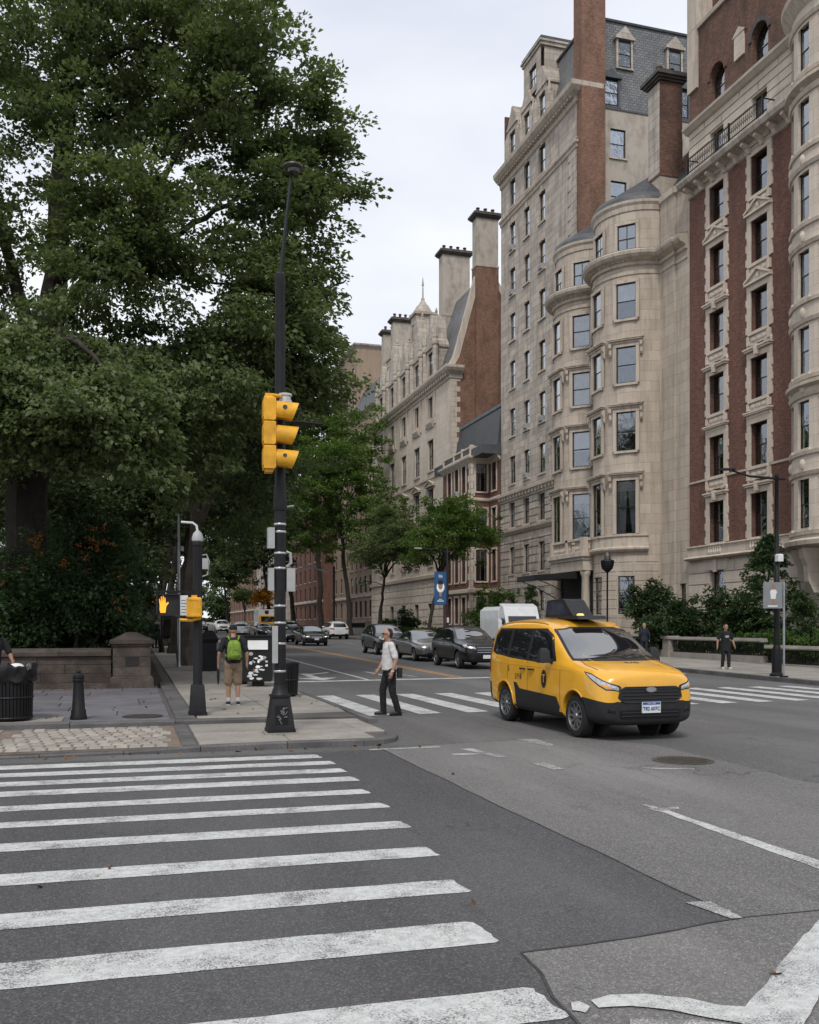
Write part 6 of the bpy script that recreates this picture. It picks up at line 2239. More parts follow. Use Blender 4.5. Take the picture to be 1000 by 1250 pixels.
tb = thing('litter_bin', 'round black slatted litter bin lined with a black bag at the left edge', 'bin', (-2.02, 17.75, UP))
slat_bin(tb, 0.36, 0.38, 0.82, 40, 'iron_black')
m = MB()
n = 40
vs, fs = [], []
prof = [(0.385, 0.66), (0.415, 0.70), (0.42, 0.80), (0.44, 0.88), (0.435, 0.95), (0.38, 0.975), (0.34, 0.93), (0.3, 0.86), (0.15, 0.9), (0.02, 0.92)]
for j, (r, z) in enumerate(prof):
    for i in range(n):
        g = 2 * PI * i / n
        w = 0.018 * math.sin(i * 2.9 + j) + 0.014 * math.sin(i * 5.3 + j * 2)
        vs.append(((r + w) * math.cos(g), (r + w) * math.sin(g), z + (0.03 * math.sin(i * 0.9) + 0.02 * math.sin(i * 2.1 + 1)) * (1 if j < 6 else 1.5)))
for j in range(len(prof) - 1):
    for i in range(n):
        fs.append((j * n + i, j * n + (i + 1) % n, (j + 1) * n + (i + 1) % n, (j + 1) * n + i))
m.add(vs, fs)
m.build('bag', 'bag_plastic', tb, True, rel=False)
cp = thing('paper_cup', 'white crumpled paper lid on the black bin bag', 'litter', (-1.9, 17.55, UP + 0.93))
MB().lathe([(0.11, 0), (0.12, 0.02), (0.08, 0.06), (0.03, 0.075)], n=12, sx=1.1, sy=0.8).build('lid', 'white_paint', cp, True, rel=False)
t2 = thing('litter_bin', 'small black wire litter basket behind the corner post', 'bin', (3.5, 22.0, UP))
slat_bin(t2, 0.25, 0.29, 0.78, 26, 'iron_black')
nb = thing('litter_bin', 'tall square black bin with flared hood beside the thick tree trunk', 'bin', (2.6, 33.5, gz(33.5) + UP))
m = MB()
m.cbox((0, 0, 0), (0.66, 0.66, 0.1))
m.cbox((0, 0, 0.1), (0.52, 0.52, 0.55))
m.cbox((0, 0, 0.65), (0.58, 0.58, 0.05))
m.cbox((0, 0, 0.7), (0.5, 0.5, 0.28))
m.build('body', 'iron_black', nb, rel=False)
m = MB()
m.cbox((0, 0, 0.98), (0.56, 0.56, 0.12), 0, 0, (1.12, 1.12))
m.cbox((0, 0, 1.1), (0.63, 0.63, 0.24), 0, 0, (0.6, 0.6))
m.cbox((0, 0, 1.34), (0.3, 0.3, 0.06))
m.build('hood', 'iron_black', nb, rel=False)
nw = thing('news_box', 'black newspaper box plastered with torn white stickers behind the corner post', 'newspaper box', (3.3, 25.6, gz(25.6) + UP), R(-14))
m = MB()
m.cbox((0, 0, 0.14), (0.72, 0.5, 1.2), 0, 0.02)
m.build('body', 'iron_worn', nw, rel=False)
m = MB()
m.cbox((0, 0, 0), (0.3, 0.3, 0.14))
m.build('pedestal', 'iron_black', nw, rel=False)
MB().cbox((0, 0, 1.345), (0.78, 0.54, 0.05), 0, 0.015).build('lid', 'iron_black', nw, rel=False)
MB().box(-0.25, 0.29, -0.262, -0.252, 1.0, 1.25).build('display_window', 'blind_white', nw, rel=False)
m = MB()
for a in ((-0.28, -0.25, 0.99, 1.26), (0.29, 0.32, 0.99, 1.26)):
    m.box(a[0], a[1], -0.268, -0.252, a[2], a[3])
m.box(-0.25, 0.29, -0.268, -0.252, 1.25, 1.275)
m.box(-0.25, 0.29, -0.268, -0.252, 0.975, 1.0)
m.build('window_frame', 'iron_black', nw, rel=False)
random.seed(5)
for i in range(30):
    x, z = random.uniform(-0.25, 0.27), random.uniform(0.2, 0.9)
    w, h = random.uniform(0.02, 0.11), random.uniform(0.015, 0.07)
    k = random.randint(5, 8)
    m = MB()
    m.extr([(math.cos(2 * PI * j / k) * w * random.uniform(0.6, 1), math.sin(2 * PI * j / k) * h * random.uniform(0.5, 1)) for j in range(k)], (x, -0.253 - 0.0004 * i, z), (1, 0, 0), (0, 0, 1), (0, 0.002, 0))
    m.build('sticker', random.choice(('white_paint', 'white_paint', 'blind_white', 'grey_paint')) if i != 4 else 'brick_orange', nw, rel=False)
nw2 = thing('news_box', 'plain dark newspaper box half hidden behind the stickered one', 'newspaper box', (2.98, 26.5, gz(26.5) + UP), R(-14))
MB().cbox((0, 0, 0.12), (0.5, 0.45, 1.05), 0, 0.02).build('body', 'black_plastic', nw2, rel=False)
MB().cbox((0, 0, 0), (0.25, 0.25, 0.12)).build('pedestal', 'iron_black', nw2, rel=False)
MB().cbox((0, 0, 1.17), (0.54, 0.5, 0.05), 0, 0.01).build('lid', 'iron_black', nw2, rel=False)


# ------------------------------------------------------------------ manhole covers
def manhole(label, x, y, r, z):
    t = thing('manhole_cover', label, 'manhole cover', (x, y, z), 0)
    MB().lathe([(r, 0), (r, 0.008), (r - 0.05, 0.008), (r - 0.055, 0.002)], n=36).build('ring', 'manhole_iron', t, rel=False)
    MB().lathe([(r - 0.06, 0), (r - 0.06, 0.004)], n=36).build('disc', 'manhole_iron', t, rel=False)
    m = MB()
    k = int(2 * r / 0.055)
    for i in range(k):
        xx = -r + 0.08 + (2 * r - 0.16) * i / (k - 1)
        yl = math.sqrt(max(0.0, (r - 0.075) ** 2 - xx * xx))
        if yl > 0.03:
            m.box(xx - 0.011, xx + 0.011, -yl, yl, 0.004, 0.009)
    for yy in (-0.2, 0.0, 0.2):
        xl = math.sqrt(max(0.0, (r - 0.075) ** 2 - yy * yy))
        m.box(-xl, xl, yy - 0.012, yy + 0.012, 0.0095, 0.011)
    m.build('tread_ribs', 'manhole_iron', t, rel=False)


manhole('cast-iron manhole cover in the roadway in front of the taxi', 7.05, 11.0, 0.40, 0.004)
manhole('worn manhole cover in the bluestone pavement left of the short post', 0.2, 17.85, 0.36, UP + 0.004)

# ------------------------------------------------------------------ lamps and banners on the far side
sl = thing('street_lamp', 'black street lamp with long curved arm in front of the red brick house', 'street lamp', (20.15, 26.0, gz(26) + UP))
MB().lathe([(0.22, 0), (0.22, 0.06), (0.16, 0.12), (0.15, 0.85), (0.12, 0.95), (0.1, 1.0)], n=12).build('base', 'iron_black', sl, True, rel=False)
MB().lathe([(0.1, 0.98), (0.09, 3.6), (0.075, 3.62), (0.06, 6.45), (0.075, 6.47), (0.07, 6.56)], n=12).build('shaft', 'iron_black', sl, True, rel=False)
MB().cbox((0.0, -0.12, 3.72), (0.2, 0.16, 0.24), 0, 0.03).build('junction_box', 'white_paint', sl, rel=False)
a = vw(-1, 0, 0)
m = MB()
m.tube([tuple(v * k for v in vw(0.28, 0, 0)[:2]) + (6.42,) if False else (0.28 * 0.959, -0.28 * 0.2835, 6.4), (0, 0, 6.42), (a[0] * 0.9, a[1] * 0.9, 6.5), (a[0] * 1.45, a[1] * 1.45, 6.68)], [0.03, 0.045, 0.035, 0.03], 7)
m.build('arm', 'iron_black', sl, True, rel=False)
m = MB()
c = (a[0] * 1.62, a[1] * 1.62, 6.72)
m.cbox((c[0], c[1], c[2] - 0.03), (0.5, 0.16, 0.07), math.atan2(a[1], a[0]), 0.02)
m.build('lamp_head', 'iron_black', sl, rel=False)
bs = thing('street_banner', 'grey banner with a small standing figure on a steel pole beside the street lamp', 'banner', (19.95, 25.4, gz(25) + UP), R(-16.5))
MB().lathe([(0.035, 0), (0.035, 3.05)], n=10).build('pole', 'steel_grey', bs, True, rel=False)
MB().cbox((0, 0, 0), (0.2, 0.2, 0.05)).build('foot_plate', 'iron_black', bs, rel=False)
M('banner_grey', (0.2, 0.205, 0.215), 0.6, 0.1)
MB().box(-0.66, -0.05, -0.01, 0.01, 2.2, 3.03).build('panel', 'banner_grey', bs, rel=False)
m = MB()
for q in (2.21, 3.01):
    m.tube([(-0.66, 0, q), (0, 0, q)], 0.012, 6)
m.build('banner_rods', 'steel_grey', bs, rel=False)
M('skin', (0.36, 0.20, 0.135), 0.6, 0.1, 8)
M('skin_tan', (0.28, 0.15, 0.095), 0.6, 0.1, 8)
m = MB()
m.extr([(-0.08, 0), (0.07, 0), (0.09, 0.16), (0.12, 0.2), (0.1, 0.26), (0.05, 0.3), (-0.05, 0.3), (-0.11, 0.24), (-0.09, 0.14)], (-0.34, -0.013, 2.5), (1, 0, 0), (0, 0, 1), (0, 0.002, 0))
m.build('print', 'white_paint', bs, rel=False)
m = MB()
m.extr([(0.06 * math.cos(i * 0.7), 0.085 * math.sin(i * 0.7)) for i in range(9)], (-0.34, -0.0135, 2.87), (1, 0, 0), (0, 0, 1), (0, 0.002, 0))
m.extr([(-0.06, 0), (0.06, 0.02), (0.05, 0.17), (-0.05, 0.17)], (-0.34, -0.0135, 2.33), (1, 0, 0), (0, 0, 1), (0, 0.002, 0))
m.build('print', 'skin_tan', bs, rel=False)
MB().box(-0.52, -0.2, -0.0135, -0.0105, 2.25, 2.29).build('print', 'white_paint', bs, rel=False)
bb = thing('street_lamp', 'black lamp post carrying a bright blue portrait banner before the gabled mansion', 'street lamp', (20.6, 60.6, gz(60) + UP))
MB().lathe([(0.2, 0), (0.15, 0.15), (0.14, 0.9), (0.09, 1.0), (0.08, 6.6), (0.05, 6.65)], n=10).build('shaft', 'iron_black', bb, True, rel=False)
m = MB()
m.tube([(0, 0, 6.3), (-0.8 * 0.959, 0.8 * 0.28, 6.55), (-2.0 * 0.959, 2.0 * 0.28, 6.6)], 0.03, 6)
m.tube([(0, 0, 6.3), (0.4, -0.1, 6.4)], 0.03, 6)
m.build('arm', 'iron_black', bb, True, rel=False)
MB().cbox((-2.0 * 0.959, 2.0 * 0.28, 6.55), (0.5, 0.2, 0.08), 0, 0.02).build('lamp_head', 'grey_paint', bb, rel=False)
MB().cbox((0, -0.1, 1.55), (0.14, 0.05, 0.34)).build('notice', 'white_paint', bb, rel=False)
bl = thing('street_banner', 'blue portrait banner hanging on the lamp post before the gabled mansion', 'banner', (20.6, 60.5, gz(60) + UP + 2.75), R(-16.5))
M('banner_blue', (0.018, 0.085, 0.22), 0.6, 0.12)
MB().box(-0.92, -0.1, -0.012, 0.012, 0, 2.25).build('panel', 'banner_blue', bl, rel=False)
m = MB()
for q in (0.01, 2.24):
    m.tube([(-0.92, 0, q), (0.0, 0, q)], 0.018, 6)
m.build('banner_rods', 'iron_black', bl, rel=False)
m = MB()
m.extr([(0.27 * math.cos(i * 0.45), 0.36 * math.sin(i * 0.45)) for i in range(14)], (-0.5, -0.015, 1.2), (1, 0, 0), (0, 0, 1), (0, 0.002, 0))
m.build('print', 'blind_white', bl, rel=False)
m = MB()
m.extr([(0.15 * math.cos(i * 0.45), 0.24 * math.sin(i * 0.45)) for i in range(14)], (-0.5, -0.0175, 1.28), (1, 0, 0), (0, 0, 1), (0, 0.002, 0))
m.extr([(-0.05, 0), (0.05, 0), (0.12, 0.3), (-0.12, 0.3)], (-0.5, -0.0175, 0.55), (1, 0, 0), (0, 0, 1), (0, 0.002, 0))
m.build('print', 'skin', bl, rel=False)
m = MB()
m.extr([(-0.17, 0.0), (0.17, 0.0), (0.19, 0.16), (0.1, 0.3), (-0.1, 0.3), (-0.19, 0.16)], (-0.5, -0.0195, 1.38), (1, 0, 0), (0, 0, 1), (0, 0.002, 0))
m.build('print', 'black_plastic', bl, rel=False)
m = MB()
for i, (x, h) in enumerate(((-0.62, 0.22), (-0.55, 0.16), (-0.48, 0.2), (-0.41, 0.13))):
    m.box(x, x + 0.045, -0.015, -0.0125, 1.85, 1.85 + h)
m.box(-0.72, -0.28, -0.015, -0.0125, 0.22, 0.3)
m.box(-0.62, -0.4, -0.015, -0.0125, 0.35, 0.4)
m.build('print', 'white_paint', bl, rel=False)
ln = thing('lantern_post', 'slim black lantern post with wide hood beside the bow-fronted house', 'lantern', (24.75, 45.9, gz(46) + UP))
MB().lathe([(0.13, 0), (0.1, 0.3), (0.05, 0.4), (0.045, 4.3), (0.07, 4.35)], n=10).build('post', 'iron_black', ln, True, rel=False)
MB().lathe([(0.08, 4.35), (0.3, 4.55), (0.36, 4.75), (0.38, 4.95), (0.36, 5.0), (0.2, 5.05)], n=8).build('lantern', 'iron_black', ln, rel=False)
MB().lathe([(0.2, 5.05), (0.16, 5.25), (0.1, 5.4), (0.03, 5.45)], n=8).build('glass_cap', 'lamp_housing', ln, rel=False)
ma = thing('mast_arm', 'long signal mast arm reaching over the avenue from a far pole', 'mast arm', (20.3, 96.5, gz(96) + UP))
MB().lathe([(0.2, 0), (0.14, 1), (0.11, 7.2), (0.05, 7.25)], n=10).build('pole', 'iron_black', ma, True, rel=False)
MB().tube([(0, 0, 6.4), (-2.6, 0.7, 7.2), (-5.6, 1.5, 7.9)], [0.09, 0.07, 0.05], 7).build('arm', 'steel_grey', ma, True, rel=False)
# slim poles by the park pavement
gp_ = thing('sign_pole', 'slim grey pole just in front of the thick street tree trunk', 'pole', (1.72, 36.3, gz(36) + UP))
MB().lathe([(0.09, 0), (0.06, 0.2), (0.055, 4.4), (0.045, 4.42), (0.045, 5.7), (0.01, 5.75)], n=10).build('shaft', 'steel_grey', gp_, True, rel=False)
MB().cbox((0.12, 0, 4.35), (0.12, 0.1, 0.18), 0, 0.02).build('fitting', 'grey_paint', gp_, rel=False)
pl = thing('park_lamp', 'park lamp with pale domed head under the canopy', 'lamp', (1.55, 51.5, gz(51) + UP))
MB().lathe([(0.16, 0), (0.1, 0.5), (0.06, 0.7), (0.05, 4.5), (0.1, 4.6)], n=10).build('post', 'iron_black', pl, True, rel=False)
MB().lathe([(0.12, 4.6), (0.2, 4.75), (0.2, 4.95), (0.13, 5.1), (0.04, 5.15)], n=12).build('globe', 'blind_white', pl, True, rel=False)
fs_ = thing('traffic_signal', 'small far yellow signal on a thin pole left of the amber hand', 'traffic light', (1.25, 61, gz(61) + UP))
MB().lathe([(0.1, 0), (0.06, 0.4), (0.05, 4.6), (0.02, 4.65)], n=8).build('pole', 'iron_black', fs_, True, rel=False)
m = MB()
m.cbox((0.22, -0.1, 2.7), (0.4, 0.3, 0.55), 0, 0.05)
m.build('housing', 'signal_yellow', fs_, rel=False)
MB().tube([(0.0, 0, 3.2), (0.2, 0, 3.5), (0.05, 0, 4.0), (0.3, 0, 4.5)], 0.03, 6).build('bracket', 'grey_paint', fs_, True, rel=False)


# ------------------------------------------------------------------ stone balustrade with iron infill
def balustrade(label, y0, y1, dz, posts):
    yc = (y0 + y1) / 2
    t = thing('balustrade', label, 'balustrade', (25.1, yc, gz(yc) + UP), absolute=True)
    g = gz(yc) + UP
    n = max(1, int((y1 - y0) / 2.0))
    for i in range(n):
        a, c = y0 + (y1 - y0) * i / n, y0 + (y1 - y0) * (i + 1) / n
        m = MB()
        m.box(24.95, 25.3, a + 0.005, c - 0.005, g - 0.3 + dz * 0, g + 0.22 + dz)
        m.build('plinth_stone', 'concrete', t)
        m = MB()
        m.extr([(-0.16, 0), (0.16, 0), (0.18, 0.05), (0.14, 0.16), (-0.14, 0.16), (-0.18, 0.05)], (25.12, a + 0.004, g + 0.80 + dz), (1, 0, 0), (0, 0, 1), (0, c - a - 0.008, 0))
        m.build('rail_stone', 'concrete', t)
    m = MB()
    y = y0 + 0.1
    while y < y1:
        m.tube([(25.12, y, g + 0.2 + dz), (25.12, y + 0.03, g + 0.4 + dz), (25.12, y - 0.03, g + 0.6 + dz), (25.12, y, g + 0.82 + dz)], 0.018, 4, cap=False)
        m.add([(25.115, y - 0.05, g + 0.5 + dz), (25.115, y, g + 0.42 + dz), (25.115, y + 0.05, g + 0.5 + dz), (25.115, y, g + 0.58 + dz), (25.13, y, g + 0.5 + dz)], [(0, 1, 4), (1, 2, 4), (2, 3, 4), (3, 0, 4)])
        y += 0.15
    for z in (0.26, 0.74):
        m.box(25.1, 25.14, y0, y1, g + z + dz, g + z + 0.03 + dz)
    m.build('ironwork', 'iron_black', t)['kind'] = 'stuff'
    for y in posts:
        m = MB()
        m.cbox((25.12, y, g - 0.3), (0.62, 0.62, 0.6 + dz))
        m.cbox((25.12, y, g + 0.3 + dz), (0.52, 0.52, 0.55))
        m.cbox((25.12, y, g + 0.85 + dz), (0.66, 0.66, 0.14), 0, 0.03)
        m.build('post', 'concrete', t)


balustrade('stone balustrade with black iron infill behind the walking woman', 33.2, 40.3, 0.06, (40.3,))
balustrade('lower stone balustrade with black iron infill at the right edge', 20.5, 33.0, -0.12, ())
balustrade('stone balustrade with black iron infill behind the taxi', 40.9, 51.5, 0.08, (51.5,))
balustrade('far stone balustrade before the small brick house', 60.5, 74.0, 0.05, (60.5, 74.0))
balustrade('farthest dark railing before the gabled mansion', 101.0, 125.0, 0.4, (101.0,))

# ------------------------------------------------------------------ fallen leaves along the kerbs
M('leaf_dry', (0.16, 0.075, 0.025), 0.8, 0.35, 9)
pts = []
for i in range(90):
    pts.append((random.uniform(-8, 0.9), 25.82 - abs(random.gauss(0, 0.12)), UP + 0.012))
for i in range(50):
    pts.append((random.uniform(-8, 4.0), 13.6 + random.gauss(0, 0.12) + (13.72 > 99), 0.012))
for i in range(70):
    pts.append((random.uniform(-6, 4), random.uniform(17.3, 27), UP + 0.012))
for i in range(22):
    pts.append((random.uniform(-3, 8), random.uniform(4, 15), 0.018))
pts = [p for p in pts if not (13.7 <= p[1] <= 17.2 and p[0] < 4.3)]
fl = link('fallen_leaves', leaves_mesh('fallen_leaves', np.array(pts), None, 0.09, 'leaf_dry', 1, 0.02, 0.05, 0, 0.3, 0.25))
tag(fl, 'small brown fallen leaves scattered on pavement and road', 'leaves', kind='stuff')

# ------------------------------------------------------------------ vehicles
def eval_mesh(ob):
    dg = bpy.context.evaluated_depsgraph_get()
    me = bpy.data.meshes.new_from_object(ob.evaluated_get(dg))
    return me


def fix_normals(me):
    bm = bmesh.new()
    bm.from_mesh(me)
    bmesh.ops.recalc_face_normals(bm, faces=bm.faces)
    bm.to_mesh(me)
    bm.free()


def body_shell(stations, matfn, arches, level=2):
    """smooth body from cross-sections (x, [(y, z) * 8] from keel to roof centre), wheel arches cut out.
    Returns {material index: mesh} and a BVH of the whole shell"""
    n = len(stations[0][1])
    ring = 2 * n - 2
    vs, fs, mi = [], [], []
    for x, pts in stations:
        for y, z in pts:
            vs.append((x, y, z))
        for y, z in pts[-2:0:-1]:
            vs.append((x, -y, z))
    ns = len(stations)
    for i in range(ns - 1):
        for j in range(ring):
            k = (j + 1) % ring
            fs.append((i * ring + j, i * ring + k, (i + 1) * ring + k, (i + 1) * ring + j))
            mi.append(matfn(i, j if j < n - 1 else ring - 1 - j))
    fs.append(tuple(range(ring)))
    mi.append(0)
    fs.append(tuple((ns - 1) * ring + j for j in range(ring - 1, -1, -1)))
    mi.append(0)
    me = bpy.data.meshes.new('shell')
    me.from_pydata(vs, [], fs)
    for k in range(3):
        me.materials.append(None)
    me.polygons.foreach_set('material_index', mi)
    cr = me.attributes.new('crease_edge', 'FLOAT', 'EDGE')
    vals = []
    for e in me.edges:
        a, b = e.vertices
        ja, jb = a % ring, b % ring
        v = 0.0
        if ja == jb:
            jj = ja if ja < n else ring - ja
            v = {2: 0.35, 4: 0.45, 5: 0.25, 3: 0.25}.get(jj, 0.0)
        vals.append(v)
    cr.data.foreach_set('value', vals)
    fix_normals(me)
    ob = bpy.data.objects.new('shell', me)
    COL.objects.link(ob)
    md = ob.modifiers.new('s', 'SUBSURF')
    md.levels = md.render_levels = level
    cut = []
    for ax, az, ar in arches:
        for s in (-1, 1):
            mb = MB()
            mb.tube([(ax, s * 0.5, az), (ax, s * 1.3, az)], ar, 28)
            cme = mb.mesh('cut', None)
            fix_normals(cme)
            co = bpy.data.objects.new('cut', cme)
            COL.objects.link(co)
            bm = ob.modifiers.new('b', 'BOOLEAN')
            bm.operation = 'DIFFERENCE'
            bm.solver = 'EXACT'
            bm.object = co
            cut.append(co)
    full = eval_mesh(ob)
    bpy.data.objects.remove(ob)
    for c in cut:
        bpy.data.objects.remove(c)
    bv = BVHTree.FromPolygons([v.co[:] for v in full.vertices], [tuple(p.vertices) for p in full.polygons])
    res = {}
    vco = [tuple(v.co) for v in full.vertices]
    for k in range(3):
        idx, f2, v2 = {}, [], []
        for p in full.polygons:
            if p.material_index != k:
                continue
            q = []
            for i in p.vertices:
                if i not in idx:
                    idx[i] = len(v2)
                    v2.append(vco[i])
                q.append(idx[i])
            f2.append(q)
        if f2:
            mm = bpy.data.meshes.new('panel')
            mm.from_pydata(v2, [], f2)
            mm.polygons.foreach_set('use_smooth', [True] * len(f2))
            try:
                mm.set_sharp_from_angle(angle=R(40))
            except Exception:
                pass
            res[k] = mm
    return res, bv


def drape(bv, outline, axis, off, rows=10, cols=12, flip=1, thick=0.0, origin=2.6):
    """patch lying on the shell: outline polygon in (x, z) for axis 'y' (side) or (y, z) for axis 'x' (front/back)"""
    zs = [p[1] for p in outline]
    z0, z1 = min(zs), max(zs)
    mb = MB()
    grid = []
    n = len(outline)
    for r in range(rows + 1):
        z = z0 + (z1 - z0) * (r / rows)
        zq = min(max(z, z0 + 1e-4), z1 - 1e-4)
        xs = []
        for i in range(n):
            (xa, za), (xb, zb) = outline[i], outline[(i + 1) % n]
            if (za - zq) * (zb - zq) <= 0 and abs(za - zb) > 1e-9:
                xs.append(xa + (xb - xa) * (zq - za) / (zb - za))
        if len(xs) < 2:
            continue
        a, b = min(xs), max(xs)
        row = []
        for c in range(cols + 1):
            t = a + (b - a) * c / cols
            if axis == 'y':
                o, d = Vector((t, origin * flip, zq)), Vector((0, -flip, 0))
            elif axis == 'x':
                o, d = Vector((origin * 2 * flip, t, zq)), Vector((-flip, 0, 0))
            elif axis == 'd':      # from the front corner at 45 degrees; t runs along the corner
                o = Vector((0.7071 * t, -0.7071 * t * flip, zq)) + Vector((0.7071, 0.7071 * flip, 0)) * 4
                d = Vector((-0.7071, -0.7071 * flip, 0))
            else:
                o, d = Vector((t, zq, origin + 1)), Vector((0, 0, -1))
            h, nn, _, _ = bv.ray_cast(o, d)
            if h is None:
                h = o + d * origin
                nn = -d
            if nn.dot(d) > 0:
                nn = -nn
            row.append(h + nn * off)
        grid.append(row)
    k = cols + 1
    vs = [p for row in grid for p in row]
    fs = []
    for r in range(len(grid) - 1):
        for c in range(cols):
            fs.append((r * k + c, r * k + c + 1, (r + 1) * k + c + 1, (r + 1) * k + c))
    mb.add(vs, fs)
    return mb


def drape_mesh(bv, me, axis, flip, at, off, mirror=1):
    """lay a flat lettering mesh (x right, y up) on the shell"""
    for v in me.vertices:
        u, w, dp = v.co.x * mirror, v.co.y, v.co.z
        if axis == 'y':
            o, d = Vector((at[0] + u, 2.6 * flip, at[1] + w)), Vector((0, -flip, 0))
        elif axis == 'x':
            o, d = Vector((4.5 * flip, at[0] + u, at[1] + w)), Vector((-flip, 0, 0))
        else:
            o, d = Vector((at[0] + w, at[1] + u, 3.0)), Vector((0, 0, -1))
        h, nn, _, _ = bv.ray_cast(o, d)
        if h is None:
            h, nn = o + d * 2, -d
        if nn.dot(d) > 0:
            nn = -nn
        v.co = h + nn * (off + max(dp, 0))
    return me


def carpaint(name, col, coat=1.0, rough=0.32, metal=0.0):
    m, n, b = node_mat(name)
    p = worldpos(n)
    c = mixc(n, col, tuple(x * 0.86 for x in col), ramp(n, noise(n, p, 2.5, 5), 0.4, 0.7))
    n.links.new(c, b.inputs['Base Color'])
    b.inputs['Roughness'].default_value = rough
    b.inputs['Metallic'].default_value = metal
    b.inputs['Coat Weight'].default_value = coat
    b.inputs['Coat Roughness'].default_value = 0.06
    MAT[name] = m


carpaint('taxi_yellow', (0.80, 0.40, 0.022), 0.8, 0.34)
carpaint('paint_black', (0.004, 0.004, 0.005), 0.35, 0.25)
carpaint('paint_grey', (0.16, 0.16, 0.16), 0.9, 0.3, 0.5)
carpaint('paint_dark', (0.007, 0.008, 0.010), 0.4, 0.25)
carpaint('paint_silver', (0.33, 0.34, 0.35), 0.9, 0.3, 0.4)
carpaint('paint_cream', (0.6, 0.6, 0.58), 0.9, 0.3)
carpaint('car_white', (0.66, 0.67, 0.67), 0.7, 0.35)
M('trim_black', (0.016, 0.016, 0.017), 0.55, 0.2, 6)
M('tyre', (0.014, 0.014, 0.014), 0.85, 0.25, 8)
M('alloy', (0.22, 0.225, 0.23), 0.38, 0.15, 8, metal=0.7)
M('chrome', (0.6, 0.6, 0.6), 0.15, 0.05, 8, metal=1.0)
M('plate', (0.62, 0.63, 0.60), 0.5, 0.1, 20)
M('plate_blue', (0.03, 0.08, 0.3), 0.5)
M('tail_red', (0.35, 0.01, 0.008), 0.2, 0.1)
M('lamp_clear', (0.5, 0.52, 0.54), 0.12, 0.3, 30, metal=0.5)
M('amber_glass', (0.75, 0.3, 0.03), 0.2, 0.2, 20)
emit('head_light', (1.0, 0.86, 0.65), 1.6)
glass('car_glass', (0.10, 0.11, 0.12), 1.0, 0.02, 1.5, 1.6)
M('car_glass_backing', (0.008, 0.008, 0.009), 0.3)


def dark_glass(name, base=(0.012, 0.013, 0.015)):
    m, n, b = node_mat(name)
    b.inputs['Base Color'].default_value = (*base, 1)
    b.inputs['Roughness'].default_value = 0.03
    b.inputs['Specular IOR Level'].default_value = 0.5
    b.inputs['Coat Weight'].default_value = 0.5
    b.inputs['Coat Roughness'].default_value = 0.02
    MAT[name] = m


dark_glass('auto_glass')
dark_glass('screen_glass')
MAT['screen_glass'].node_tree.nodes['Principled BSDF'].inputs['IOR'].default_value = 3.2


def wheel(parent, x, y, r, w, side, spokes=10, rimmat='alloy'):
    """tyre with rounded shoulders, dished rim with spokes"""
    key = ('wheel', r, w, side, spokes)
    def mk_t(m):
        n = 28
        prof = [(r * 0.66, -w / 2 + 0.01), (r * 0.8, -w / 2), (r * 0.93, -w / 2 + 0.012), (r, -w / 2 + 0.045), (r, w / 2 - 0.045), (r * 0.93, w / 2 - 0.012), (r * 0.8, w / 2), (r * 0.66, w / 2 - 0.01)]
        vs, fs = [], []
        for rr, yy in prof:
            for k in range(n):
                g = 2 * PI * k / n
                vs.append((rr * math.cos(g), yy, rr * math.sin(g)))
        for i in range(len(prof) - 1):
            for k in range(n):
                fs.append((i * n + k, i * n + (k + 1) % n, (i + 1) * n + (k + 1) % n, (i + 1) * n + k))
        m.add(vs, fs)
    t = link('wheel', wmesh(('tyre', r, w), mk_t, 'tyre', True), parent, (x, y, r))
    def mk_r(m):
        yo = side * (w / 2 - 0.02)
        n = 28
        prof = [(r * 0.68, yo + side * 0.012), (r * 0.64, yo + side * 0.014), (r * 0.61, yo - side * 0.03), (r * 0.6, yo - side * 0.09)]
        vs, fs = [], []
        for rr, yy in prof:
            for k in range(n):
                g = 2 * PI * k / n
                vs.append((rr * math.cos(g), yy, rr * math.sin(g)))
        for i in range(len(prof) - 1):
            for k in range(n):
                fs.append((i * n + k, i * n + (k + 1) % n, (i + 1) * n + (k + 1) % n, (i + 1) * n + k))
        m.add(vs, fs)
        for k in range(spokes):
            g = 2 * PI * k / spokes
            c, s = math.cos(g), math.sin(g)
            w0, w1 = r * 0.075, r * 0.05
            pts = []
            for rr, ww, yy in ((r * 0.1, w0, yo - side * 0.01), (r * 0.62, w1, yo - side * 0.005)):
                for q in (-1, 1):
                    pts.append((rr * c - q * ww * s, yy, rr * s + q * ww * c))
            pts += [(p[0], p[1] - side * 0.03, p[2]) for p in pts]
            m.add(pts, [(0, 1, 3, 2), (0, 2, 6, 4), (1, 5, 7, 3)])
        m.tube([(0, yo - side * 0.02, 0), (0, yo + side * 0.008, 0)], [r * 0.17, r * 0.13], 14)
    link('rim', wmesh(('rim', r, w, side, spokes), mk_r, rimmat, True), t)
    def mk_b(m):
        m.tube([(0, side * (w / 2 - 0.13), 0), (0, side * (w / 2 - 0.125), 0)], r * 0.63, 20)
    link('brake', wmesh(('brake', r, w, side), mk_b, 'tar'), t)
    return t


def P8(zb, wb, wl, zl, wm, zm, wbelt, zbelt, wr, zr, wt, zt, zc):
    return [(0, zb), (wb, zb), (wl, zl), (wm, zm), (wbelt, zbelt), (wr, zr), (wt, zt), (0, zc)]


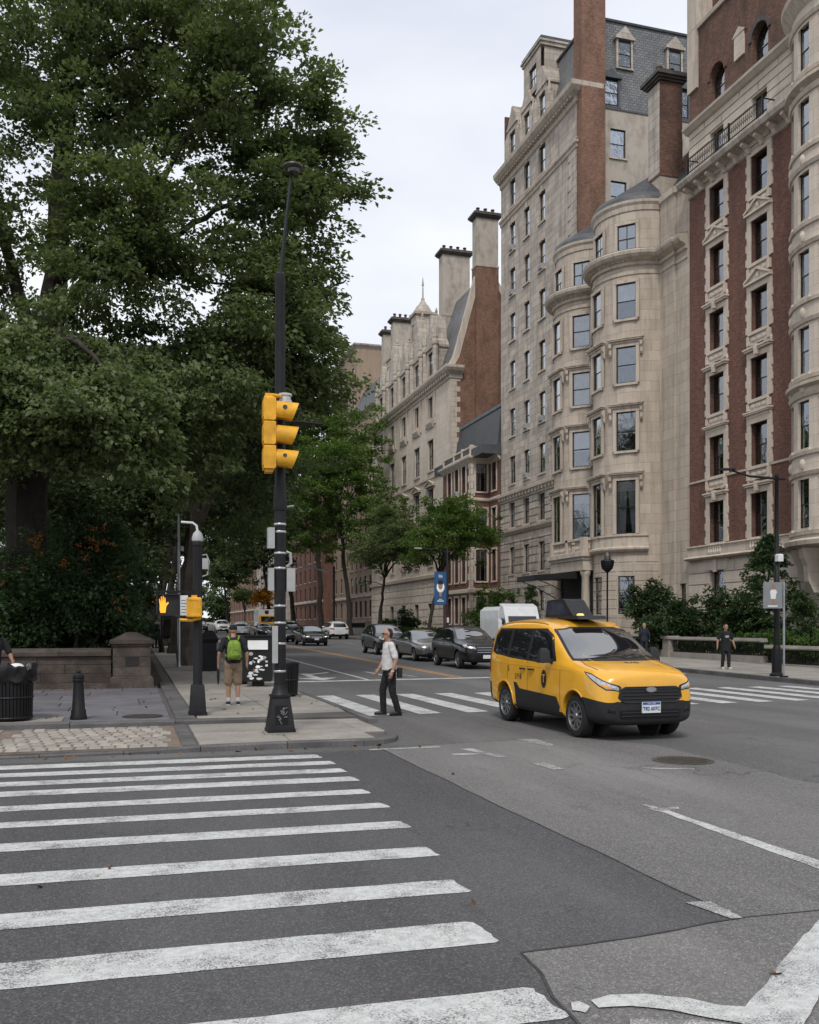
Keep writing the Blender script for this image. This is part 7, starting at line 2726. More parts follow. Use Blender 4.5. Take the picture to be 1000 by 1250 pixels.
# ---- yellow van taxi ---------------------------------------------------------
def make_taxi():
    t = thing('taxi_van', 'yellow taxi van with dark roof sign driving across the junction', 'taxi', (7.72, 15.25, 0.0), R(-88.5))
    t.scale = (1, 1, 1.07)
    st = [
        (2.22, P8(0.30, 0.50, 0.62, 0.36, 0.64, 0.56, 0.60, 0.80, 0.54, 0.88, 0.34, 0.92, 0.93)),
        (2.17, P8(0.24, 0.66, 0.76, 0.33, 0.78, 0.57, 0.73, 0.84, 0.64, 0.94, 0.40, 0.985, 1.00)),
        (2.00, P8(0.21, 0.74, 0.86, 0.34, 0.885, 0.60, 0.84, 0.92, 0.72, 1.015, 0.44, 1.06, 1.075)),
        (1.62, P8(0.20, 0.76, 0.895, 0.34, 0.915, 0.63, 0.885, 0.99, 0.76, 1.08, 0.46, 1.12, 1.13)),
        (1.25, P8(0.20, 0.76, 0.90, 0.33, 0.918, 0.64, 0.90, 1.04, 0.80, 1.13, 0.48, 1.165, 1.175)),
        (1.00, P8(0.20, 0.76, 0.90, 0.33, 0.918, 0.64, 0.905, 1.06, 0.82, 1.22, 0.50, 1.27, 1.285)),
        (0.55, P8(0.20, 0.76, 0.90, 0.33, 0.918, 0.64, 0.91, 1.08, 0.79, 1.48, 0.52, 1.545, 1.56)),
        (0.22, P8(0.20, 0.76, 0.90, 0.33, 0.918, 0.64, 0.91, 1.09, 0.765, 1.63, 0.56, 1.71, 1.73)),
        (-0.15, P8(0.20, 0.76, 0.90, 0.33, 0.918, 0.64, 0.91, 1.10, 0.755, 1.69, 0.58, 1.785, 1.805)),
        (-0.9, P8(0.20, 0.76, 0.90, 0.33, 0.918, 0.64, 0.91, 1.11, 0.755, 1.70, 0.60, 1.805, 1.83)),
        (-1.6, P8(0.21, 0.76, 0.90, 0.33, 0.918, 0.64, 0.91, 1.12, 0.755, 1.69, 0.60, 1.79, 1.815)),
        (-2.05, P8(0.24, 0.74, 0.885, 0.35, 0.905, 0.65, 0.895, 1.13, 0.75, 1.64, 0.60, 1.745, 1.77)),
        (-2.22, P8(0.30, 0.70, 0.82, 0.38, 0.85, 0.66, 0.84, 1.12, 0.72, 1.55, 0.56, 1.68, 1.70)),
        (-2.26, P8(0.34, 0.60, 0.70, 0.42, 0.74, 0.66, 0.73, 1.10, 0.64, 1.48, 0.48, 1.60, 1.62)),
    ]

    def mf(i, j):
        if j <= 1:
            return 1
        if j == 2 and (i <= 2 or i >= 11):
            return 1
        return 0
    XF, XR, RW_ = 1.40, -1.36, 0.325
    parts, bv = body_shell(st, mf, [(XF, RW_, 0.385), (XR, RW_, 0.385)], 3)
    parts[0].materials.clear()
    parts[0].materials.append(MAT['taxi_yellow'])
    link('body', parts[0], t)
    parts[1].materials.clear()
    parts[1].materials.append(MAT['trim_black'])
    link('bumper', parts[1], t)
    m = MB()
    for ax in (XF, XR):
        for s in (-1, 1):
            mm = MB().tube([(ax, s * 0.45, RW_), (ax, s * 0.5, RW_)], 0.38, 20)
            m.v, m.f = (m.v + mm.v, m.f + [tuple(i + len(m.v) for i in f) for f in mm.f])
    m.build('wheel_housing', 'tar', t, rel=False)
    for ax in (XF, XR):
        for s in (-1, 1):
            wheel(t, ax, s * 0.79, RW_, 0.21, s, 10).scale = (1.07, 1, 1)
    for s in (-1, 1):
        # side glass: front door, sliding door, rear quarter
        def sp(name, poly, mat, off=0.004, rows=10, cols=12):
            return drape(bv, poly, 'y', off, rows, cols, s).build(name, mat, t, True, rel=False)
        sp('pillar_trim', [(0.78, 1.10), (0.42, 1.52), (0.1, 1.64), (-1.9, 1.64), (-2.02, 1.50), (-2.0, 1.22), (-1.7, 1.15), (0.3, 1.08)], 'trim_black', 0.002, 12, 30)
        f1 = sp('side_window', [(0.66, 1.13), (0.38, 1.48), (0.10, 1.60), (-0.28, 1.62), (-0.28, 1.12)], 'auto_glass', 0.006)
        sp('side_window', [(-0.40, 1.13), (-0.40, 1.61), (-1.15, 1.61), (-1.15, 1.17)], 'auto_glass', 0.006)
        sp('side_window', [(-1.28, 1.19), (-1.28, 1.60), (-1.84, 1.60), (-1.95, 1.48), (-1.92, 1.27), (-1.78, 1.20)], 'auto_glass', 0.006)
        # door gaps
        for a in (0.92, -0.34, -1.2):
            sp('door_gap', [(a, 0.42), (a + 0.012, 0.42), (a + 0.012, 1.1), (a, 1.1)], 'tar', 0.0015, 6, 1)
        sp('slide_rail', [(-1.22, 1.02), (-2.05, 1.05), (-2.05, 1.075), (-1.22, 1.045)], 'tar', 0.002, 1, 10)
        # lower cladding shape on the doors
        sp('side_cladding', [(0.86, 0.33), (0.92, 0.42), (0.80, 0.58), (0.70, 0.60), (-0.62, 0.60), (-0.80, 0.72), (-0.92, 0.72), (-0.86, 0.60), (-0.84, 0.33)], 'trim_black', 0.006, 8, 20)
        for a in (-0.16, -0.52):
            m = MB()
            h, nn, _, _ = bv.ray_cast(Vector((a, 2.5 * s, 0.96)), Vector((0, -s, 0)))
            m.tube([(a - 0.1, h.y + s * 0.004, 0.955), (a - 0.07, h.y + s * 0.032, 0.965), (a + 0.07, h.y + s * 0.032, 0.965), (a + 0.1, h.y + s * 0.004, 0.96)], 0.016, 6)
            m.build('door_handle', 'trim_black', t, True, rel=False)
        # wing mirror
        m = MB()
        m.tube([(0.62, s * 0.88, 1.10), (0.62, s * 1.0, 1.14)], 0.03, 6)
        m.cbox((0.62, s * 1.06, 1.10), (0.13, 0.2, 0.235), 0, 0.045, (0.8, 0.85))
        m.build('wing_mirror', 'trim_black', t, True, rel=False)
        # head lamp: swept back round the corner, dark surround, amber reflector
        drape(bv, [(0.56, 1.005), (0.70, 0.985), (0.98, 0.875), (1.20, 0.81), (1.19, 0.725), (1.02, 0.735), (0.86, 0.815), (0.68, 0.92)], 'd', 0.004, 12, 14, s).build('lamp_surround', 'trim_black', t, True, rel=False)
        drape(bv, [(0.60, 0.985), (0.70, 0.968), (0.98, 0.86), (1.17, 0.795), (1.165, 0.745), (1.02, 0.755), (0.87, 0.83), (0.70, 0.925)], 'd', 0.008, 12, 14, s).build('head_lamp', 'lamp_clear', t, True, rel=False)
        drape(bv, [(0.90, 0.84), (1.06, 0.80), (1.05, 0.762), (0.93, 0.80)], 'd', 0.012, 4, 6, s).build('turn_lamp', 'amber_glass', t, True, rel=False)
        pts = []
        for i in range(16):
            x = 1.75 - 3.75 * i / 15
            h, nn, _, _ = bv.ray_cast(Vector((x, 2.5 * s, 1.0 + 0.03 * i / 15)), Vector((0, -s, 0)))
            pts.append(h + Vector((0, s * -0.001, 0)))
        MB().tube(pts, 0.006, 4).build('body_crease', 'taxi_yellow', t, True, rel=False)
        for ax in (XF, XR):
            pts = []
            for i in range(15):
                g = (R(48) + R(150) * i / 14) if ax == XF else (R(-8) + R(150) * i / 14)
                h, nn, _, _ = bv.ray_cast(Vector((ax + 0.40 * math.cos(g), 2.5 * s, RW_ + 0.40 * math.sin(g))), Vector((0, -s, 0)))
                if h is not None and abs(h.y) > 0.7:
                    pts.append(h)
            if len(pts) > 2:
                MB().tube(pts, 0.014, 5).build('arch_lip', 'taxi_yellow' if ax == XR else 'taxi_yellow', t, True, rel=False)
        drape(bv, [(s * 0.60, 0.40), (s * 0.74, 0.42), (s * 0.72, 0.50), (s * 0.60, 0.48)], 'x', 0.006, 4, 6).build('fog_lamp', 'car_glass_backing', t, True, rel=False)
        drape(bv, [(-2.14, 0.85), (-2.05, 0.85), (-2.06, 1.35), (-2.13, 1.35)], 'y', 0.006, 8, 4, s).build('tail_lamp', 'tail_red', t, True, rel=False)
        drape(bv, [(-2.17, 0.60), (-2.0, 0.58), (-2.0, 0.40), (-2.12, 0.40)], 'y', 0.004, 4, 4, s).build('bumper_corner', 'trim_black', t, True, rel=False)
        # T roundel and lettering
        m = MB()
        k = 26
        vs = []
        for rr in (0.0, 0.07, 0.14):
            for i in range(k):
                g = 2 * PI * i / k
                h, nn, _, _ = bv.ray_cast(Vector((0.33 + 0.72 * rr * math.cos(g), 2.5 * s, 0.83 + rr * 1.05 * math.sin(g))), Vector((0, -s, 0)))
                vs.append((h.x, h.y + s * 0.004, h.z))
        fs = [(i, (i + 1) % k, k + (i + 1) % k, k + i) for i in range(k)] + [(k + i, k + (i + 1) % k, 2 * k + (i + 1) % k, 2 * k + i) for i in range(k)]
        m.add(vs, fs)
        m.build('roundel', 'trim_black', t, rel=False)
        # seen from outside, +x is to the right on the right-hand side of the van (s < 0)
        mir = 1 if s < 0 else -1
        me = drape_mesh(bv, text_mesh('T', 0.185, 0.0, True), 'y', s, (0.33, 0.83), 0.008, mir)
        me.materials.clear()
        me.materials.append(MAT['taxi_yellow'])
        link('lettering', me, t)
        for txt, sz, at in (('2\u00b7Y\u00b78', 0.13, (-0.72, 0.82)), ('G', 0.12, (-1.16, 0.94))):
            me = drape_mesh(bv, text_mesh(txt, sz, 0.0, True), 'y', s, at, 0.005, mir)
            me.materials.clear()
            me.materials.append(MAT['trim_black'])
            link('lettering', me, t)
    # windscreen with dark border, wipers
    drape(bv, [(-0.80, 1.145), (0.80, 1.145), (0.69, 1.63), (0.45, 1.665), (-0.45, 1.665), (-0.69, 1.63)], 'x', 0.003, 16, 20).build('windscreen_border', 'trim_black', t, True, rel=False)
    drape(bv, [(-0.755, 1.175), (0.755, 1.175), (0.655, 1.605), (0.43, 1.635), (-0.43, 1.635), (-0.655, 1.605)], 'x', 0.006, 16, 20).build('windscreen', 'screen_glass', t, True, rel=False)
    for a, c in ((-0.62, 0.0), (0.05, 0.62)):
        pts = []
        for i in range(6):
            y = a + (c - a) * i / 5
            z = 1.17 + 0.035 * i / 5
            h, nn, _, _ = bv.ray_cast(Vector((5, y, z)), Vector((-1, 0, 0)))
            pts.append(h + Vector((0.012, 0, 0.006)))
        MB().tube(pts, 0.009, 5).build('wiper', 'trim_black', t, rel=False)
    # grille, lower intake, badge, plate
    drape(bv, [(-0.44, 0.57), (0.44, 0.57), (0.55, 0.645), (0.52, 0.755), (0.44, 0.79), (-0.44, 0.79), (-0.52, 0.755), (-0.55, 0.645)], 'x', 0.009, 22, 44).build('grille', 'trim_black', t, True, rel=False)
    for z in (0.62, 0.67, 0.72, 0.765):
        pts = []
        for i in range(13):
            y = -0.50 + 1.0 * i / 12
            h, nn, _, _ = bv.ray_cast(Vector((5, y, z)), Vector((-1, 0, 0)))
            pts.append(h + Vector((0.012, 0, 0)))
        MB().tube(pts, 0.010, 5).build('grille_bar', 'car_glass_backing' if z != 0.765 else 'trim_black', t, rel=False)
    ol = [(-0.46, 0.565), (0.46, 0.565), (0.56, 0.645), (0.53, 0.755), (0.45, 0.79), (-0.45, 0.79), (-0.53, 0.755), (-0.56, 0.645), (-0.46, 0.565)]
    pts = []
    for (ya, za), (yb, zb) in zip(ol[:-1], ol[1:]):
        for i in range(16):
            h, nn, _, _ = bv.ray_cast(Vector((5, ya + (yb - ya) * i / 16, za + (zb - za) * i / 16)), Vector((-1, 0, 0)))
            pts.append(h + Vector((0.007, 0, 0)))
    MB().tube(pts + [pts[0]], 0.012, 5, cap=False).build('grille_frame', 'trim_black', t, rel=False)
    h, nn, _, _ = bv.ray_cast(Vector((5, 0, 0.755)), Vector((-1, 0, 0)))
    m = MB()
    m.extr([(0.095 * math.cos(i * PI / 12), 0.04 * math.sin(i * PI / 12)) for i in range(24)], (h.x + 0.012, 0, 0.755), (0, 1, 0), (0, 0, 1), (0.012, 0, 0))
    m.build('badge', 'chrome', t, rel=False)
    m = MB()
    m.extr([(0.083 * math.cos(i * PI / 12), 0.031 * math.sin(i * PI / 12)) for i in range(24)], (h.x + 0.024, 0, 0.755), (0, 1, 0), (0, 0, 1), (0.003, 0, 0))
    m.build('badge_face', 'steel_grey', t, rel=False)
    drape(bv, [(-0.60, 0.27), (0.60, 0.27), (0.70, 0.40), (0.71, 0.52), (0.60, 0.585), (-0.60, 0.585), (-0.71, 0.52), (-0.70, 0.40)], 'x', 0.004, 20, 40).build('front_bumper', 'trim_black', t, True, rel=False)
    drape(bv, [(-0.52, 0.33), (0.52, 0.33), (0.56, 0.46), (-0.56, 0.46)], 'x', 0.008, 6, 20).build('lower_intake', 'car_glass_backing', t, True, rel=False)
    for z in (0.37, 0.42):
        pts = []
        for i in range(9):
            y = -0.5 + i / 8
            h, nn, _, _ = bv.ray_cast(Vector((5, y, z)), Vector((-1, 0, 0)))
            pts.append(h + Vector((0.01, 0, 0)))
        MB().tube(pts, 0.008, 5).build('intake_bar', 'trim_black', t, rel=False)
    h, nn, _, _ = bv.ray_cast(Vector((5, 0, 0.5)), Vector((-1, 0, 0)))
    px = h.x + 0.03
    MB().box(px - 0.02, px, -0.165, 0.165, 0.415, 0.575).build('number_plate', 'plate', t, rel=False)
    MB().box(px, px + 0.003, -0.155, 0.155, 0.535, 0.57).build('plate_band', 'plate_blue', t, rel=False)
    me = text_mesh('T82 607C', 0.075, 0.0015, True)
    me.transform(Matrix.Translation((px + 0.003, 0, 0.475)) @ Matrix(((0, 0, 1, 0), (1, 0, 0, 0), (0, 1, 0, 0), (0, 0, 0, 1))))
    me.materials.clear()
    me.materials.append(MAT['plate_blue'])
    link('plate_lettering', me, t)
    me = text_mesh('NEW YORK', 0.028, 0.001)
    me.transform(Matrix.Translation((px + 0.004, 0, 0.552)) @ Matrix(((0, 0, 1, 0), (1, 0, 0, 0), (0, 1, 0, 0), (0, 0, 0, 1))))
    me.materials.clear()
    me.materials.append(MAT['white_paint'])
    link('plate_lettering', me, t)
    # number on the bonnet
    me = drape_mesh(bv, text_mesh('6Y0', 0.16, 0.0, True), 'z', 1, (1.62, 0.02), 0.004, 1)
    for v in me.vertices:
        pass
    me.materials.clear()
    me.materials.append(MAT['trim_black'])
    o = link('bonnet_lettering', me, t)
    # bonnet shut lines
    for ln_ in ([(1.05, -0.66), (1.05, 0.66)], [(1.05, -0.66), (1.5, -0.74), (1.85, -0.72)], [(1.05, 0.66), (1.5, 0.74), (1.85, 0.72)]):
        pts = []
        for (xa, ya), (xb, yb) in zip(ln_[:-1], ln_[1:]):
            for i in range(9):
                h, nn, _, _ = bv.ray_cast(Vector((xa + (xb - xa) * i / 8, ya + (yb - ya) * i / 8, 3)), Vector((0, 0, -1)))
                pts.append(h)
        MB().tube(pts, 0.006, 4).build('bonnet_gap', 'tar', t, rel=False)
    # bonnet creases and roof rails
    for s in (-1, 1):
        pts = []
        for i in range(8):
            x = 2.0 - 0.95 * i / 7
            y = s * (0.50 + 0.06 * i / 7)
            h, nn, _, _ = bv.ray_cast(Vector((x, y, 3)), Vector((0, 0, -1)))
            pts.append(h + Vector((0, 0, 0.001)))
        MB().tube(pts, 0.006, 4).build('bonnet_crease', 'taxi_yellow', t, True, rel=False)
        pts = []
        for i in range(10):
            x = 0.0 - 1.9 * i / 9
            h, nn, _, _ = bv.ray_cast(Vector((x, s * 0.66, 3)), Vector((0, 0, -1)))
            pts.append(h + Vector((0, 0, 0.012)))
        MB().tube(pts, 0.014, 5).build('roof_rail', 'taxi_yellow', t, True, rel=False)
    h, nn, _, _ = bv.ray_cast(Vector((-1.5, 0.0, 3)), Vector((0, 0, -1)))
    MB().tube([(-1.75, 0.3, 1.80), (-1.80, 0.3, 1.84)], [0.03, 0.012], 6).build('aerial', 'trim_black', t, rel=False)
    # rear door glass
    drape(bv, [(-0.60, 1.18), (0.60, 1.18), (0.52, 1.55), (-0.52, 1.55)], 'x', 0.006, 6, 10, -1).build('rear_window', 'auto_glass', t, True, rel=False)
    # roof advertising sign with small availability lamp
    sg = MB()
    z0 = 1.825
    sg.extr([(0.42, 0), (-0.72, 0), (-0.62, 0.30), (-0.05, 0.315), (0.06, 0.29)], (-0.35, -0.2, z0), (1, 0, 0), (0, 0, 1), (0, 0.4, 0))
    rs = sg.build('roof_sign', 'trim_black', t, rel=False)
    M('sign_screen', (0.045, 0.055, 0.085), 0.15, 0.3, 6)
    for s in (-1, 1):
        m = MB()
        y = s * 0.203
        m.add([(-0.95, y, z0 + 0.05), (-0.20, y, z0 + 0.05), (-0.36, y, z0 + 0.265), (-0.90, y, z0 + 0.26)], [(0, 1, 2, 3)])
        m.build('sign_screen', 'sign_screen', rs, rel=False)
    m = MB()
    m.extr([(0.5, 0), (-0.3, 0), (-0.25, 0.07), (0.42, 0.06)], (-0.1, -0.28, 1.79), (1, 0, 0), (0, 0, 1), (0, 0.56, 0))
    m.build('sign_base', 'trim_black', rs, rel=False)
    emit('sign_amber', (1.0, 0.5, 0.12), 0.9)
    m = MB()
    m.ball((0.16, -0.12, 1.86), (0.09, 0.06, 0.03), 8, 5)
    m.build('sign_lamp', 'sign_amber', rs, True, rel=False)
    return t


make_taxi()


# ---- ordinary cars -----------------------------------------------------------
def make_car(kind, paint_name, label, loc, rz, group=None, lit=True, plate=True, rims='alloy', mesh_cache={}):
    """saloon or sport-utility body with glass, lamps, wheels, mirrors and plates"""
    t = thing({'sedan': 'sedan_car', 'suv': 'suv_car', 'hatch': 'hatchback_car'}[kind], label, 'car', loc, rz, group)
    key = (kind,)
    if key not in mesh_cache:
        if kind == 'sedan':
            H, XF, XR, RW_, hood, belt = 1.46, 1.40, -1.40, 0.32, 0.92, 0.94
            st = [
                (2.32, P8(0.30, 0.45, 0.60, 0.36, 0.64, 0.52, 0.60, 0.64, 0.50, 0.70, 0.32, 0.72, 0.73)),
                (2.24, P8(0.22, 0.60, 0.76, 0.32, 0.80, 0.54, 0.75, 0.70, 0.64, 0.78, 0.40, 0.81, 0.82)),
                (1.95, P8(0.19, 0.72, 0.86, 0.32, 0.90, 0.58, 0.86, 0.78, 0.70, 0.86, 0.42, 0.89, 0.90)),
                (1.4, P8(0.18, 0.74, 0.89, 0.32, 0.92, 0.60, 0.90, 0.84, 0.74, 0.92, 0.44, 0.955, 0.965)),
                (0.95, P8(0.18, 0.74, 0.89, 0.32, 0.92, 0.60, 0.91, 0.88, 0.78, 0.97, 0.48, 1.00, 1.01)),
                (0.45, P8(0.18, 0.74, 0.89, 0.32, 0.92, 0.60, 0.91, 0.90, 0.70, 1.22, 0.48, 1.27, 1.28)),
                (0.05, P8(0.18, 0.74, 0.89, 0.32, 0.92, 0.60, 0.91, 0.92, 0.62, 1.36, 0.46, 1.42, 1.44)),
                (-0.45, P8(0.18, 0.74, 0.89, 0.32, 0.92, 0.60, 0.91, 0.93, 0.60, 1.38, 0.46, 1.45, 1.47)),
                (-0.95, P8(0.18, 0.74, 0.89, 0.32, 0.92, 0.60, 0.91, 0.95, 0.62, 1.33, 0.46, 1.40, 1.42)),
                (-1.5, P8(0.20, 0.74, 0.89, 0.33, 0.92, 0.62, 0.90, 0.96, 0.70, 1.12, 0.46, 1.16, 1.17)),
                (-1.95, P8(0.22, 0.72, 0.86, 0.34, 0.89, 0.63, 0.86, 0.94, 0.74, 1.02, 0.44, 1.05, 1.06)),
                (-2.25, P8(0.28, 0.64, 0.78, 0.36, 0.82, 0.62, 0.78, 0.88, 0.66, 0.95, 0.40, 0.98, 0.985)),
                (-2.32, P8(0.34, 0.52, 0.66, 0.40, 0.70, 0.60, 0.66, 0.80, 0.56, 0.86, 0.34, 0.88, 0.885)),
            ]
        else:
            H, XF, XR, RW_, hood, belt = 1.70, 1.38, -1.38, 0.36, 1.05, 1.06
            st = [
                (2.26, P8(0.36, 0.50, 0.66, 0.42, 0.70, 0.62, 0.66, 0.80, 0.56, 0.88, 0.36, 0.91, 0.92)),
                (2.18, P8(0.28, 0.64, 0.80, 0.38, 0.84, 0.64, 0.80, 0.86, 0.68, 0.96, 0.42, 0.99, 1.00)),
                (1.92, P8(0.25, 0.74, 0.88, 0.38, 0.92, 0.68, 0.88, 0.93, 0.74, 1.02, 0.44, 1.05, 1.06)),
                (1.35, P8(0.24, 0.76, 0.91, 0.38, 0.945, 0.70, 0.92, 0.98, 0.78, 1.06, 0.46, 1.09, 1.10)),
                (0.95, P8(0.24, 0.76, 0.91, 0.38, 0.945, 0.70, 0.93, 1.01, 0.80, 1.11, 0.48, 1.14, 1.15)),
                (0.5, P8(0.24, 0.76, 0.91, 0.38, 0.945, 0.70, 0.93, 1.03, 0.74, 1.38, 0.50, 1.44, 1.46)),
                (0.15, P8(0.24, 0.76, 0.91, 0.38, 0.945, 0.70, 0.93, 1.04, 0.68, 1.55, 0.52, 1.63, 1.65)),
                (-0.5, P8(0.24, 0.76, 0.91, 0.38, 0.945, 0.70, 0.93, 1.05, 0.67, 1.59, 0.52, 1.68, 1.70)),
                (-1.2, P8(0.25, 0.76, 0.91, 0.38, 0.945, 0.70, 0.93, 1.07, 0.67, 1.56, 0.52, 1.65, 1.67)),
                (-1.75, P8(0.28, 0.76, 0.90, 0.40, 0.935, 0.72, 0.92, 1.09, 0.68, 1.49, 0.52, 1.57, 1.59)),
                (-2.1, P8(0.32, 0.72, 0.86, 0.44, 0.90, 0.74, 0.88, 1.06, 0.70, 1.30, 0.50, 1.38, 1.40)),
                (-2.25, P8(0.38, 0.62, 0.76, 0.48, 0.80, 0.74, 0.78, 1.00, 0.64, 1.14, 0.44, 1.19, 1.20)),
            ]
        parts, bv = body_shell(st, lambda i, j: 1 if j <= 1 else 0, [(XF, RW_, RW_ + 0.055), (XR, RW_, RW_ + 0.055)], 2)
        mesh_cache[key] = (parts, bv, XF, XR, RW_, {})
    parts, bv, XF, XR, RW_, pc = mesh_cache[key]
    if paint_name not in pc:
        me = parts[0].copy()
        me.materials.clear()
        me.materials.append(MAT[paint_name])
        pc[paint_name] = me
        lo = parts[1].copy()
        lo.materials.clear()
        lo.materials.append(MAT['trim_black'])
        pc[paint_name + '_low'] = lo
    link('body', pc[paint_name], t)
    link('sill', pc[paint_name + '_low'], t)

    def cached(name, mat, fn, smooth=True):
        k = (name, mat)
        i = 0
        kk = (fn.__name__ + name, mat)
        return None

    def put(name, tagk, mat, mbf):
        k = (tagk, mat)
        if k not in pc:
            pc[k] = mbf().mesh(name, mat, True)
        return link(name, pc[k], t)
    for ax in (XF, XR):
        for s in (-1, 1):
            wheel(t, ax, s * (0.80 if kind == 'sedan' else 0.82), RW_, 0.21, s, 7, rims)
    put('wheel_housing', 'wh', 'tar', lambda: MB().box(-1.75, 1.75, -0.56, 0.56, 0.26, 0.6))
    dz = 0.0 if kind == 'sedan' else 1
    for s in (-1, 1):
        if kind == 'sedan':
            polys = [[(0.62, 0.965), (0.30, 1.20), (-0.02, 1.345), (-0.36, 1.365), (-0.36, 0.965)], [(-0.44, 0.97), (-0.44, 1.365), (-0.85, 1.335), (-1.15, 1.20), (-1.32, 1.04), (-1.2, 0.985)]]
        else:
            polys = [[(0.70, 1.08), (0.40, 1.36), (0.08, 1.53), (-0.34, 1.56), (-0.34, 1.08)], [(-0.42, 1.09), (-0.42, 1.56), (-1.15, 1.54), (-1.15, 1.12)], [(-1.24, 1.13), (-1.24, 1.535), (-1.66, 1.48), (-1.82, 1.36), (-1.7, 1.16)]]
        for q, pl_ in enumerate(polys):
            put('side_window', ('sw', q, s), 'auto_glass', lambda: drape(bv, pl_, 'y', 0.005, 8, 10, s))
        for q, a in enumerate((0.78, -0.40, -1.22)):
            put('door_gap', ('dg', q, s), 'tar', lambda: drape(bv, [(a, 0.40), (a + 0.012, 0.40), (a + 0.012, 0.9 + 0.1 * dz), (a, 0.9 + 0.1 * dz)], 'y', 0.002, 5, 1, s))
        put('wing_mirror', ('wm', s), paint_name, lambda: MB().ball((0.58, s * 1.0, 1.02 + 0.13 * dz), (0.07, 0.11, 0.08), 10, 6).tube([(0.58, s * 0.86, 0.96 + 0.13 * dz), (0.58, s * 0.98, 1.0 + 0.13 * dz)], 0.025, 5))
        for q, a in enumerate((-0.22, -1.02)):
            def hn():
                z = 0.84 + 0.12 * dz
                h, nn, _, _ = bv.ray_cast(Vector((a, 2.5 * s, z)), Vector((0, -s, 0)))
                return MB().tube([(a - 0.09, h.y, z), (a - 0.06, h.y + s * 0.03, z), (a + 0.06, h.y + s * 0.03, z), (a + 0.09, h.y, z)], 0.013, 5)
            put('door_handle', ('dh', q, s), 'chrome' if kind == 'sedan' else paint_name, hn)
        zf = 0.60 if kind == 'sedan' else 0.80
        put('head_lamp', ('hf', s), 'lamp_clear', lambda: drape(bv, [(s * 0.44, zf), (s * 0.78, zf + 0.03), (s * 0.80, zf + 0.12), (s * 0.52, zf + 0.11)], 'x', 0.006, 5, 8))
        put('head_lamp', ('hs', s), 'lamp_clear', lambda: drape(bv, [(1.78, zf + 0.15), (2.1, zf + 0.04), (2.1, zf + 0.12), (1.95, zf + 0.19)], 'y', 0.006, 5, 8, s))
        if lit:
            put('lamp_bulb', ('hb', s), 'head_light', lambda: drape(bv, [(s * 0.60, zf + 0.035), (s * 0.71, zf + 0.045), (s * 0.71, zf + 0.095), (s * 0.60, zf + 0.085)], 'x', 0.010, 3, 3))
        zt = 0.74 if kind == 'sedan' else 0.92
        put('tail_lamp', ('tl', s), 'tail_red', lambda: drape(bv, [(s * 0.52, zt), (s * 0.80, zt), (s * 0.80, zt + 0.14), (s * 0.52, zt + 0.12)], 'x', 0.006, 4, 6, -1))
        put('tail_lamp', ('ts', s), 'tail_red', lambda: drape(bv, [(-2.18, zt + 0.02), (-1.95, zt + 0.04), (-1.95, zt + 0.14), (-2.16, zt + 0.14)], 'y', 0.006, 4, 6, s))
    if kind == 'sedan':
        put('windscreen', 'ws', 'screen_glass', lambda: drape(bv, [(-0.72, 1.015), (0.72, 1.015), (0.56, 1.35), (0.3, 1.375), (-0.3, 1.375), (-0.56, 1.35)], 'x', 0.005, 10, 14))
        put('rear_window', 'rw', 'auto_glass', lambda: drape(bv, [(-0.64, 1.13), (0.64, 1.13), (0.54, 1.34), (-0.54, 1.34)], 'x', 0.005, 8, 12, -1))
        gr = [(-0.38, 0.56), (0.38, 0.56), (0.40, 0.66), (-0.40, 0.66)]
        lo = [(-0.5, 0.30), (0.5, 0.30), (0.46, 0.42), (-0.46, 0.42)]
    else:
        put('windscreen', 'ws', 'screen_glass', lambda: drape(bv, [(-0.74, 1.16), (0.74, 1.16), (0.60, 1.55), (0.32, 1.58), (-0.32, 1.58), (-0.60, 1.55)], 'x', 0.005, 10, 14))
        put('rear_window', 'rw', 'auto_glass', lambda: drape(bv, [(-0.62, 1.13), (0.62, 1.13), (0.54, 1.48), (-0.54, 1.48)], 'x', 0.005, 8, 12, -1))
        gr = [(-0.40, 0.66), (0.40, 0.66), (0.42, 0.86), (-0.42, 0.86)]
        lo = [(-0.5, 0.38), (0.5, 0.38), (0.46, 0.52), (-0.46, 0.52)]
        for s in (-1, 1):
            def rr_():
                pts = []
                for i in range(8):
                    h, nn, _, _ = bv.ray_cast(Vector((0.05 - 1.7 * i / 7, s * 0.58, 3)), Vector((0, 0, -1)))
                    pts.append(h + Vector((0, 0, 0.03 if 0 < i < 7 else 0)))
                return MB().tube(pts, 0.016, 5)
            put('roof_rail', ('rr', s), 'trim_black', rr_)
    put('grille', 'gr', 'car_glass_backing', lambda: drape(bv, gr, 'x', 0.004, 5, 10))
    for q, z in enumerate((gr[0][1] + 0.01, (gr[0][1] + gr[2][1]) / 2, gr[2][1] - 0.01)):
        def gb():
            pts = []
            for i in range(7):
                y = gr[0][0] + (gr[1][0] - gr[0][0]) * i / 6
                h, nn, _, _ = bv.ray_cast(Vector((5, y, z)), Vector((-1, 0, 0)))
                pts.append(h + Vector((0.008, 0, 0)))
            return MB().tube(pts, 0.012, 5)
        put('grille_bar', ('gb', q), 'chrome', gb)
    put('lower_intake', 'li', 'car_glass_backing', lambda: drape(bv, lo, 'x', 0.004, 3, 10))
